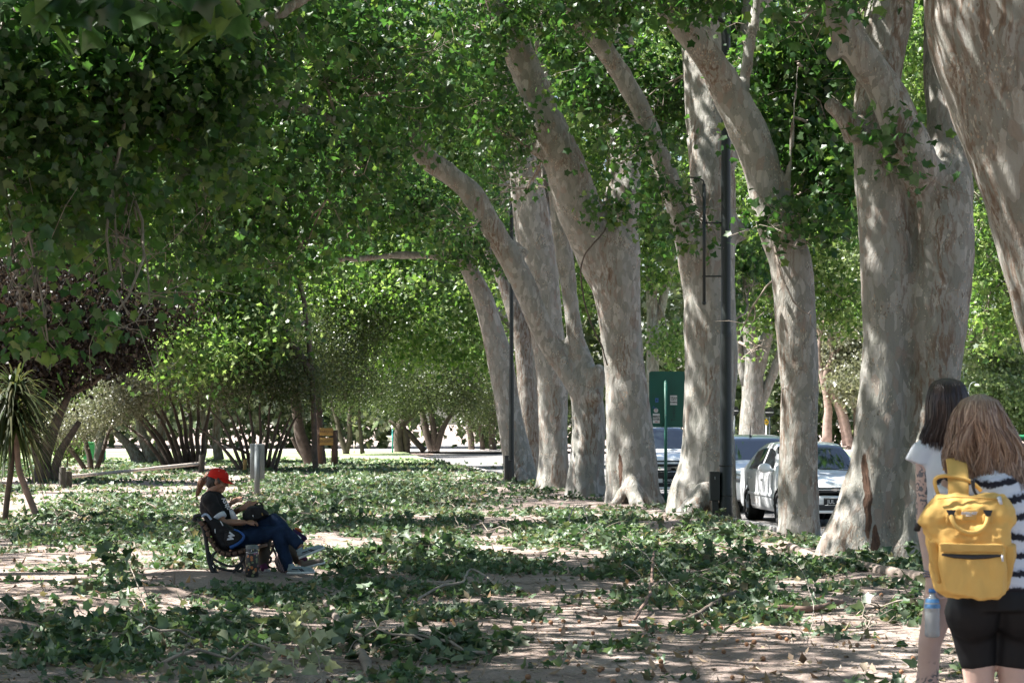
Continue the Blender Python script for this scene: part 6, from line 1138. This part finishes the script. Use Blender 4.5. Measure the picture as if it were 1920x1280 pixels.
def zebra():
    m, n, l, b = nodes('zebra_print'); c = coords(n, l); w_ = N(n, 'TexWave', i_Scale=16, i_Distortion=9, i_Detail=2); l.new(c, w_.inputs[0]); r = ramp(n, [(.4, (.42, .30, .30)), (.55, (.06, .045, .05))]); l.new(w_.outputs[0], r.inputs[0]); l.new(r.outputs[0], b.inputs['Base Color']); b.inputs['Roughness'].default_value = .7; return m
g = Vector(M_(525, 1076, DY + .25)); bag2 = empty('cloth_bag', g, 'pinkish striped cloth bag on the ground behind the shins', 'bag'); pillow('bag_body', [(518, 1038), (528, 1036), (536, 1050), (540, 1072), (530, 1076), (518, 1066), (514, 1050)], DY + .25, .16, zebra(), bag2)
g = Vector(M_(560, 1003, DY + .5)); g2 = empty('cloth_bundle', g, 'purple, white and orange bundle behind the raised shoe', 'bundle')
pillow('purple_part', [(548, 990), (560, 996), (574, 1004), (577, 1010), (570, 1016), (556, 1008)], DY + .42, .12, cloth('purple_cloth', (.05, .025, .08)), g2); pillow('orange_part', [(552, 988), (562, 990), (570, 998), (564, 998), (554, 993)], DY + .44, .1, cloth('orange_cloth', (.55, .14, .06)), g2); pillow('white_part', [(548, 998), (556, 1001), (566, 1008), (562, 1011), (552, 1006)], DY + .36, .06, WC, g2)
# ground row for the bundle: it hangs on a short stick standing in the soil
mb = MB(); mb.tube([(g.x, g.y - .04, gz(g.x, g.y)), (g.x + .01, g.y - .04, g.z)], .012, 6); o = mb.build('support_stick', TWIG, g2, True)
# ---------------------------------------------------------------- the two women at the right
def wave_hair(name, prof, Y, bdepth, nst, cols, parent, seed, tip, rad=.0032, wav=.008, core=None, back=.0):
    """prof rows: (py, left px, right px); strands run from the crown down over the back of the head"""
    rs = np.random.RandomState(seed); k = Y / F; ys = [p[0] for p in prof]
    def at(py, phi, r=1.0):
        l = np.interp(py, ys, [p[1] for p in prof]); r_ = np.interp(py, ys, [p[2] for p in prof]); b = np.interp(py, ys, [p[3] for p in prof]) * bdepth
        return Vector((((l + r_) / 2 - 960 + (r_ - l) / 2 * math.cos(phi) * r) * k, Y + back - b * math.sin(phi) * r, H + (HY - py) * k))
    mb = MB(); seg = 28; n = 16; vs = []
    for i in range(n):
        py = lerp(ys[0] + 1.5, tip - 22, i / (n - 1))
        for j in range(seg): vs.append(at(py, 2 * math.pi * j / seg, .93 if math.sin(2 * math.pi * j / seg) > -.3 else .75))
    mb.add(vs, [(i * seg + j, i * seg + (j + 1) % seg, (i + 1) * seg + (j + 1) % seg, (i + 1) * seg + j) for i in range(n - 1) for j in range(seg)] + [tuple(range(seg - 1, -1, -1)), tuple((n - 1) * seg + j for j in range(seg))])
    m, nn, l, b = nodes(name + '_strands'); g = N(nn, 'NewGeometry'); r = ramp(nn, [(i / (len(cols) - 1), c) for i, c in enumerate(cols)]); l.new(g.outputs['Random Per Island'], r.inputs[0]); l.new(r.outputs[0], b.inputs['Base Color']); b.inputs['Roughness'].default_value = .38; b.inputs['Specular IOR Level'].default_value = .45
    base = plain(name + '_base', tuple(x * .8 for x in cols[1]), .6, var=.3, vs=40); core_o = mb.build('hair', base, parent, True); mb = MB()
    clump = rs.uniform(0, 6.28, (60, 3))
    for s_ in range(nst):
        phi = rs.uniform(-.45, math.pi + .45); c_ = clump[int((phi + .45) / (math.pi + .9) * 59.9)]; end = tip - 26 * abs(rs.normal()) * .6 - 12 * (1 + math.sin(c_[1])) + (8 if 1.0 < phi < 2.0 else 0); r0 = rs.uniform(.95, 1.06); pts = []; K = 11; drift = rs.normal() * .10; wa = wav * rs.uniform(.4, 1.3)
        for i in range(K):
            t = i / (K - 1); py = lerp(ys[0] + 1 + rs.rand() * .8, end, t ** 1.15); p = at(py, phi + drift * t + .12 * math.sin(c_[0]) * t * t, r0 + .10 * t * math.sin(c_[2] + 3 * t) * .6)
            pts.append(p + Vector((wa * math.sin(c_[0] + 7 * t) * t, wa * .6 * math.sin(c_[1] + 6 * t) * t, 0)))
        mb.tube(pts, [rad * q for q in (.7, 1, 1, 1, 1, 1, .95, .9, .8, .55, .15)], 4, cap=False)
    me = bpy.data.meshes.new('strands'); me.from_pydata(mb.v, [], mb.f); me.polygons.foreach_set('use_smooth', [True] * len(me.polygons)); link('strands', me, m, core_o, True)
def stripes():
    m, n, l, b = nodes('tie_dye_stripe'); g = N(n, 'TexCoord'); s = N(n, 'SeparateXYZ'); l.new(g.outputs['Object'], s.inputs[0])
    n1 = N(n, 'TexNoise', i_Scale=7, i_Detail=1); l.new(g.outputs['Object'], n1.inputs[0]); n2 = N(n, 'TexNoise', i_Scale=70, i_Detail=4); l.new(g.outputs['Object'], n2.inputs[0])
    a = N(n, 'Math', operation='MULTIPLY_ADD'); l.new(n1.outputs[0], a.inputs[0]); a.inputs[1].default_value = .05; l.new(s.outputs[2], a.inputs[2]); a2 = N(n, 'Math', operation='MULTIPLY_ADD'); l.new(n2.outputs[0], a2.inputs[0]); a2.inputs[1].default_value = .028; l.new(a.outputs[0], a2.inputs[2])
    f = N(n, 'Math', operation='MULTIPLY'); l.new(a2.outputs[0], f.inputs[0]); f.inputs[1].default_value = 14.5; fr = N(n, 'Math', operation='FRACT'); l.new(f.outputs[0], fr.inputs[0])
    r = ramp(n, [(0, (.02, .02, .028)), (.22, (.02, .02, .028)), (.32, (.50, .54, .62)), (.5, (.66, .69, .74)), (.88, (.60, .64, .70)), (.96, (.03, .03, .04))]); l.new(fr.outputs[0], r.inputs[0]); l.new(r.outputs[0], b.inputs['Base Color']); b.inputs['Roughness'].default_value = .9; b.inputs['Specular IOR Level'].default_value = .2
    return m
YW, YD = 8.95, 9.9
def A_(px, py, dy=0): return W(px, py, YW + dy)
def D_(px, py, dy=0): return W(px, py, YD + dy)
# brunette first: she stands a step further on
br = empty('person', (D_(1785, 800).x, YD, gz(D_(1785, 800).x, YD)), 'brunette woman in a white T-shirt with a tattooed arm, holding a water bottle, back turned', 'person')
SK2 = skin('fair_skin', (.52, .36, .30), tat=[(1.20, 1.47, D_(1766, 0).x), (.10, .62, 99)])
hc2 = Vector(D_(1780, 763)); mb = MB(); add_head(mb, hc2, (.25, 1, -.05), (0, 0, 1), 1.0); nk = Vector(D_(1786, 812)); mb.tube([hc2 + Vector((0, -.02, -.04)), nk, nk + Vector((0, 0, -.06))], [.055, .055, .075], 14)
ch = Vector(D_(1792, 880)); wa = Vector(D_(1794, 980)); hp = Vector(D_(1812, 1060))
mb.tube([nk + Vector((0, 0, -.06)), ch, wa, hp], [.10, .135, .115, .13], 18, flat=1); sl = Vector(D_(1738, 846)); sr = Vector(D_(1848, 846)); mb.tube([sl, sr], .055, 14)
el = Vector(D_(1732, 965, -.02)); wr = Vector(D_(1744, 1078, -.10)); mb.tube([sl, sl.lerp(el, .35), sl.lerp(el, .75), el, el.lerp(wr, .25), el.lerp(wr, .7), wr], [.048, .045, .038, .034, .036, .027, .023], 16)
er = Vector(D_(1866, 965)); wr2 = Vector(D_(1860, 1070, .15)); mb.tube([sr, er, wr2], [.048, .038, .024], 14); add_hand(mb, wr2, (0, .2, -1), (1, 0, 0), .4, .95, 1)
add_hand(mb, wr, (.10, .10, -1), (-.9, -.3, 0), 1.25, .95, -1, .05)
for (kx, ky, ax, fx, s_) in ((1743, 1180, 1724, 1716, -1), (1830, 1200, 1826, 1832, 1)):
    h_ = Vector(D_(1806 + s_ * 34, 1085)); kn = Vector(D_(kx, ky + 40, -.02)); an = Vector(D_(ax, 1470, .02)); mb.tube([h_, h_.lerp(kn, .45), kn + Vector((0, 0, .03)), kn.lerp(an, .12), kn.lerp(an, .35), kn.lerp(an, .8), an], [.085, .066, .050, .047, .052, .032, .030], 16); mb.tube([an + Vector((0, -.03, -.01)), an + Vector((0, .08, -.05)), an + Vector((0, .15, -.065))], [.034, .035, .02], 12)
link('body', fuse(mb, 'body', .006, 3), SK2, br, True)
WT = cloth('white_tshirt', (.60, .62, .66)); mb = MB(); mb.tube([nk + Vector((0, 0, -.035)), ch, wa, hp + Vector((0, 0, .05))], [.09, .152, .138, .145], 20); mb.tube([sl + Vector((.03, 0, .005)), sr - Vector((.03, 0, -.005))], .068, 16); mb.tube([sl + Vector((.03, 0, .01)), Vector(D_(1733, 850)), Vector(D_(1723, 872))], [.066, .064, .066], 18); mb.tube([sr, sr.lerp(er, .35)], .062, 16)
link('t_shirt', fuse(mb, 't_shirt', .009, 4, wrinkle(.006, 12)), WT, br, True)
mb = MB(); mb.tube([hp + Vector((0, 0, .08)), hp + Vector((0, 0, -.02))], [.13, .145], 18)
for s_ in (-1, 1): h_ = Vector(D_(1810 + s_ * 28, 1078)); mb.tube([h_, h_ + Vector((s_ * .0, 0, -.10))], [.09, .08], 16)
link('shorts', fuse(mb, 'shorts', .01, 3, wrinkle(.006, 12)), cloth('dark_shorts', (.03, .03, .035)), br, True)
for s_, ax in ((-1, 1724), (1, 1826)):
    an = Vector(D_(ax, 1470, .02)); gz_ = gz(an.x, an.y); he = Vector((an.x, an.y - .06, gz_ + .005)); mb = MB(); shoe(mb, he, he + Vector((.0, .27, 0))); so = link('shoe', fuse(mb, 'shoe', .007, 3), PALES, br, True)
wave_hair('hair', [(708, 1772, 1780, .1), (713, 1755, 1797, .55), (722, 1747, 1806, .85), (745, 1741, 1813, 1), (775, 1741, 1817, 1.0), (800, 1738, 1818, .9), (822, 1728, 1818, .72), (850, 1728, 1816, .62)], YD, .125, 1500, [(.014, .009, .008), (.022, .013, .011), (.035, .02, .016), (.05, .028, .022)], br, 3, 850, .0026, .006)
for q in (-1, 1): mb = MB(); mb.ell(hc2 + Vector((.022 + q * .03, .08, .01)), .009); mb.build('eye', BLK, br, True)
mb = MB(); 
for q in range(3): mb.tube([wr + Vector((.027 * math.cos(a), .027 * math.sin(a), .012 * q - .005 + .003 * math.sin(a * 2 + q))) for a in np.linspace(0, 6.28, 16)], .0028, 5, cap=False)
mb.build('bracelet', plain('bracelet_beads', (.12, .14, .2), .4, var=.7, vs=120), br, True)
# water bottle in her hand
bp = Vector(D_(1748, 1110, -.12)); bot = empty('water_bottle', bp, 'clear ribbed plastic water bottle with a blue label, hanging from the tattooed hand', 'bottle')
def petmat():
    m, n, l, b = nodes('clear_plastic'); b.inputs['Base Color'].default_value = (.80, .86, .88, 1); b.inputs['Roughness'].default_value = .08; b.inputs['Transmission Weight'].default_value = .6; b.inputs['IOR'].default_value = 1.2; return m
prof = [(.0, .013), (-.018, .014), (-.022, .022), (-.045, .032), (-.075, .0335), (-.080, .031), (-.088, .0335), (-.105, .0315), (-.115, .0335), (-.13, .031), (-.142, .033), (-.155, .031), (-.165, .033), (-.185, .032), (-.192, .026)]
mb = MB(); mb.tube([(0, 0, z) for z, r in prof], [r for z, r in prof], 22); mb.build('bottle_body', petmat(), bot); mb = MB(); mb.tube([(0, 0, -.026), (0, 0, -.03), (0, 0, -.062), (0, 0, -.066)], [.0255, .0285, .0348, .0350], 22, cap=False); mb.build('label', plain('blue_label', (.10, .26, .50), .4, var=.5, vs=40), bot)
mb = MB(); mb.tube([(0, 0, .0), (0, 0, .016)], .0155, 18); mb.build('cap', plain('blue_cap', (.05, .2, .5), .4), bot)
# blonde
bl = empty('person', (A_(1865, 800).x, YW, gz(A_(1865, 800).x, YW)), 'blonde woman in a striped tie-dye shirt and black cycling shorts, wearing a yellow backpack', 'person')
SK3 = skin('light_skin', (.56, .38, .31)); hc3 = Vector(A_(1836, 799, .02)); mb = MB(); add_head(mb, hc3, (-.15, 1, -.05), (0, 0, 1), 1.0); nk = Vector(A_(1850, 862, .02)); mb.tube([hc3 + Vector((0, -.02, -.05)), nk, nk + Vector((0, 0, -.05))], [.055, .055, .08], 14)
ch = Vector(A_(1857, 950)); wa = Vector(A_(1862, 1040)); hp = Vector(A_(1866, 1130)); mb.tube([nk + Vector((0, 0, -.06)), ch, wa, hp], [.11, .14, .13, .17], 18); sl = Vector(A_(1786, 905, .0)); sr = Vector(A_(1930, 905)); mb.tube([sl, sr], .06, 14)
el = Vector(A_(1778, 1010, .14)); wl = Vector(A_(1800, 1020, .36)); er = Vector(A_(1960, 1020, .0)); w2 = Vector(A_(1955, 1120, .12)); mb.tube([sl, el, wl], [.05, .042, .026], 14); add_hand(mb, wl, (.4, 1, .1), (0, 0, 1), .5, .95, 1); mb.tube([sr, er, w2], [.05, .042, .026], 14); add_hand(mb, w2, (0, .1, -1), (1, 0, 0), .5, .95, 1)
legs = []
for s_, hx, hx2, kx in ((-1, 1822, 1834, 1838), (1, 1912, 1899, 1902)):
    h_ = Vector(A_(hx, 1140)); kn = Vector(A_(kx, 1310)); an = Vector(A_(kx + s_ * 4, 1530, -.02)); pts = [h_, Vector(A_(lerp(hx, hx2, .5), 1200)), Vector(A_(hx2, 1250)), kn, kn.lerp(an, .3), kn.lerp(an, .8), an]; legs.append(pts); mb.tube(pts, [.10, .078, .064, .054, .056, .036, .032], 16); mb.tube([an + Vector((0, -.03, -.01)), an + Vector((0, .08, -.05)), an + Vector((0, .15, -.06))], [.034, .035, .02], 12)
link('body', fuse(mb, 'body', .007, 3), SK3, bl, True)
mb = MB(); mb.tube([nk + Vector((0, 0, -.035)), nk.lerp(ch, .5), ch, wa, hp + Vector((0, 0, .055))], [.10, .155, .165, .158, .19], 22); mb.tube([sl, sr], .072, 16); mb.tube([sl, sl.lerp(el, .5)], [.072, .066], 16); mb.tube([sr, sr.lerp(er, .55)], [.072, .07], 16); link('striped_shirt', fuse(mb, 'striped_shirt', .010, 4, wrinkle(.007, 10)), stripes(), bl, True)
mb = MB(); mb.tube([wa, hp + Vector((0, 0, .04)), hp + Vector((0, 0, -.02))], [.14, .185, .19], 20); mb.ell(hp + Vector((-.095, -.055, -.03)), (.115, .11, .12)); mb.ell(hp + Vector((.095, -.055, -.03)), (.115, .11, .12))
for p_ in legs: mb.tube([p_[0], p_[1], p_[2] + Vector((0, 0, .0))], [.110, .084, .068], 18)
link('cycling_shorts', fuse(mb, 'cycling_shorts', .009, 4, wrinkle(.003, 10)), cloth('black_lycra', (.010, .010, .011), .55, st=.1), bl, True)
for p_ in legs:
    an = p_[-1]; z_ = gz(an.x, an.y); he = Vector((an.x, an.y - .06, z_ + .005)); mb = MB(); shoe(mb, he, he + Vector((0, .25, 0))); link('shoe', fuse(mb, 'shoe', .007, 3), PALES, bl, True)
for q in (-1, 1): mb = MB(); mb.ell(hc3 + Vector((-.012 + q * .03, .085, .01)), .009); mb.build('eye', BLK, bl, True)
wave_hair('hair_blonde', [(738, 1832, 1841, .1), (743, 1814, 1858, .5), (752, 1803, 1867, .8), (770, 1793, 1876, 1), (800, 1785, 1889, 1.0), (826, 1783, 1902, .95), (855, 1784, 1917, .85), (885, 1788, 1926, .8), (915, 1795, 1930, .78)], YW + .02, .135, 3400, [(.14, .080, .052), (.23, .142, .096), (.32, .212, .148), (.50, .365, .27), (.18, .108, .07)], bl, 4, 922, .0021, .032, back=-.01)
# yellow backpack
yb = empty('backpack', A_(1818, 925, -.2), 'yellow square-topped backpack with loop handles on the back of the blonde woman', 'backpack')
YEL = plain('yellow_canvas', (.66, .41, .12), .75, var=.10, vs=5, bst=.35, bscale=240, bd=.003, spec=.3); YEL2 = plain('yellow_canvas_deep', (.58, .35, .10), .75, var=.10, vs=5, bst=.35, bscale=240, bd=.003, spec=.3)
YK = YW - .26
def K_(px, py, dy=0): return W(px, py, YK + dy)
rows = [(926, 1756, 1884, .05, 0), (934, 1750, 1889, .10, 0), (950, 1738, 1896, .14, 0), (968, 1726, 1901, .15, 0), (980, 1722, 1903, .14, 0), (990, 1734, 1896, .155, 0), (1005, 1740, 1893, .16, 0), (1040, 1744, 1895, .165, 0), (1080, 1750, 1893, .165, 0), (1105, 1755, 1889, .15, 0), (1116, 1768, 1880, .10, 0)]
mb = MB(); seg = 28; vs = []
for py, l_, r_, dep, o in rows:
    for j in range(seg):
        a = 2 * math.pi * j / seg; ca, sa = math.cos(a), math.sin(a); ex = .42; x = (l_ + r_) / 2 + (r_ - l_) / 2 * math.copysign(abs(ca) ** ex, ca); vs.append(K_(x, py + 3 * math.sin((x - 1735) / 30), 0) + Vector((0, .0 + dep * .5 * math.copysign(abs(sa) ** ex, sa), 0)))
mb.add(vs, [(i * seg + j, i * seg + (j + 1) % seg, (i + 1) * seg + (j + 1) % seg, (i + 1) * seg + j) for i in range(len(rows) - 1) for j in range(seg)] + [tuple(range(seg)), tuple((len(rows) - 1) * seg + j for j in range(seg))])
bodyb = link('bag_body', fuse(mb, 'bag_body', .006, 2, wrinkle(.011, 13, (1.3, 1, 1.2))), YEL, yb, True)
pillow('front_pocket', [(1761, 1020), (1888, 1022), (1890, 1060), (1886, 1112), (1874, 1122), (1850, 1128), (1822, 1124), (1790, 1116), (1770, 1110), (1762, 1090), (1759, 1050)], -.075, .06, YEL, yb, .006, K_, wrinkle(.009, 12, (1.6, 1, .8)), .90)
pillow('pocket_flap', [(1761, 1017), (1882, 1019), (1883, 1036), (1762, 1034)], -.112, .012, YEL2, yb, .004, K_, wrinkle(.002, 20), .98)
for pl in ([(1740, 1008), (1757, 1010), (1764, 1050), (1766, 1098), (1757, 1096), (1742, 1050)], [(1884, 1016), (1905, 1018), (1904, 1045), (1896, 1085), (1886, 1100), (1882, 1060)]): pillow('side_pocket', pl, -.02, .11, YEL2, yb, .006, K_, wrinkle(.005, 18), .85)
mb = MB(); mb.tube([K_(x, y, -.112) for x, y in ((1766, 1039), (1790, 1042), (1822, 1044), (1850, 1043), (1878, 1041))], [.004, .008, .009, .008, .004], 8, flat=.5, up=(0, 1, 0)); mb.build('zip', BLK, yb, True)
mb = MB(); mb.tube([K_(1879, 1040, -.12), K_(1880, 1052, -.12)], .004, 6); mb.build('zip_pull', WC, yb, True)
mb = MB(); mb.tube([K_(x, y, -.06) for x, y in ((1758, 934), (1790, 931), (1822, 932), (1860, 934), (1880, 936))], .0035, 6); mb.build('top_zip', YEL2, yb, True)
mb = MB(); mb.tube([K_(1873, 932, -.07), K_(1877, 944, -.09)], [.009, .006], 8); mb.build('zip_pull', WC, yb, True)
mb = MB(); c = crom([tuple(K_(x, y, d)) for x, y, d in ((1783, 962, -.085), (1786, 976, -.10), (1796, 990, -.105), (1815, 998, -.105), (1835, 996, -.105), (1848, 984, -.10), (1853, 964, -.085))], 6); mb.tube([Vector(p) for p in c], .0085, 8, flat=.5, up=(0, 1, 0)); mb.build('loop_handle', YEL, yb, True)
for x in (1783, 1852): mb = MB(); p = K_(x, 961, -.088); mb.add([p + Vector((a, d, b)) for d in (-.004, .004) for a, b in ((-.018, .011), (.018, .011), (.010, -.012), (-.006, -.014))], [(0, 1, 2, 3), (7, 6, 5, 4), (0, 4, 5, 1), (1, 5, 6, 2), (2, 6, 7, 3), (3, 7, 4, 0)]); mb.build('handle_tab', BLK, yb, True, smooth=False); mb = MB(); mb.box(K_(x, 972, -.082), (.036, .008, .034)); mb.build('handle_patch', YEL2, yb, True, bevel=.002)
mb = MB(); mb.box(K_(1817, 965, -.085), (.055, .006, .042)); pt = mb.build('patch', YEL2, yb, True, bevel=.002); wtext('lettering', 'EVERLAST', .0135, Vector(K_(1817, 962, -.0895)), R(0), WC, pt, bold=.0006, shear=.2, ext=.0006); mb = MB(); mb.box(K_(1817, 966.5, -.0895), (.026, .002, .0022)); mb.build('underline', WC, pt, True)
def band(name, pts, wid, th, mat, par): mb = MB(); c = crom([tuple(p) for p in pts], 6); mb.tube([Vector(p) for p in c], th / 2, 12, flat=wid / th, up=(1, 0, 0)); return mb.build(name, mat, par, True)
band('shoulder_strap', [K_(1797, 932, .02), K_(1797, 910, .04), K_(1796, 885, .10), K_(1793, 864, .20), K_(1790, 862, .28), K_(1786, 880, .34)], .080, .018, YEL, yb)
mb = MB(); mb.tube([K_(1778, 899, .048), K_(1817, 901, .048)], .003, 6); mb.build('strap_seam', YEL2, yb, True)
mb = MB(); c = crom([tuple(K_(x, y, .05)) for x, y in ((1760, 928), (1754, 912), (1753, 899), (1762, 893), (1780, 892), (1815, 900), (1832, 912), (1840, 920))], 5); mb.tube([Vector(p) for p in c], .0075, 8); mb.build('grab_handle', YEL, yb, True)
mb = MB(); c = crom([tuple(K_(x, y, .0)) for x, y in ((1824, 898), (1825, 912), (1829, 924), (1838, 933))], 5); mb.tube([Vector(p) for p in c], [lerp(.009, .003, i / len(c)) for i in range(len(c))], 8); mb.build('black_tail', BLK, yb, True)
for a, b_ in (((1722, 982), (1719, 994)), ((1893, 978), (1887, 992))): mb = MB(); mb.tube([K_(*a, .04), K_(*b_, .06)], .013, 8, flat=.5, up=(0, 1, 0)); mb.build('buckle', BLK, yb, True)
for o in S.objects:
    if o.type == 'MESH' and o.name.startswith('tmp'): print('left', o.name)
print('objects', len(S.objects), 'polys', sum(len(m.polygons) for m in bpy.data.meshes))
for o in S.objects:
    if len(str(o.get('label', '')).split()) > 16: print('LONG', o.name, o['label'])
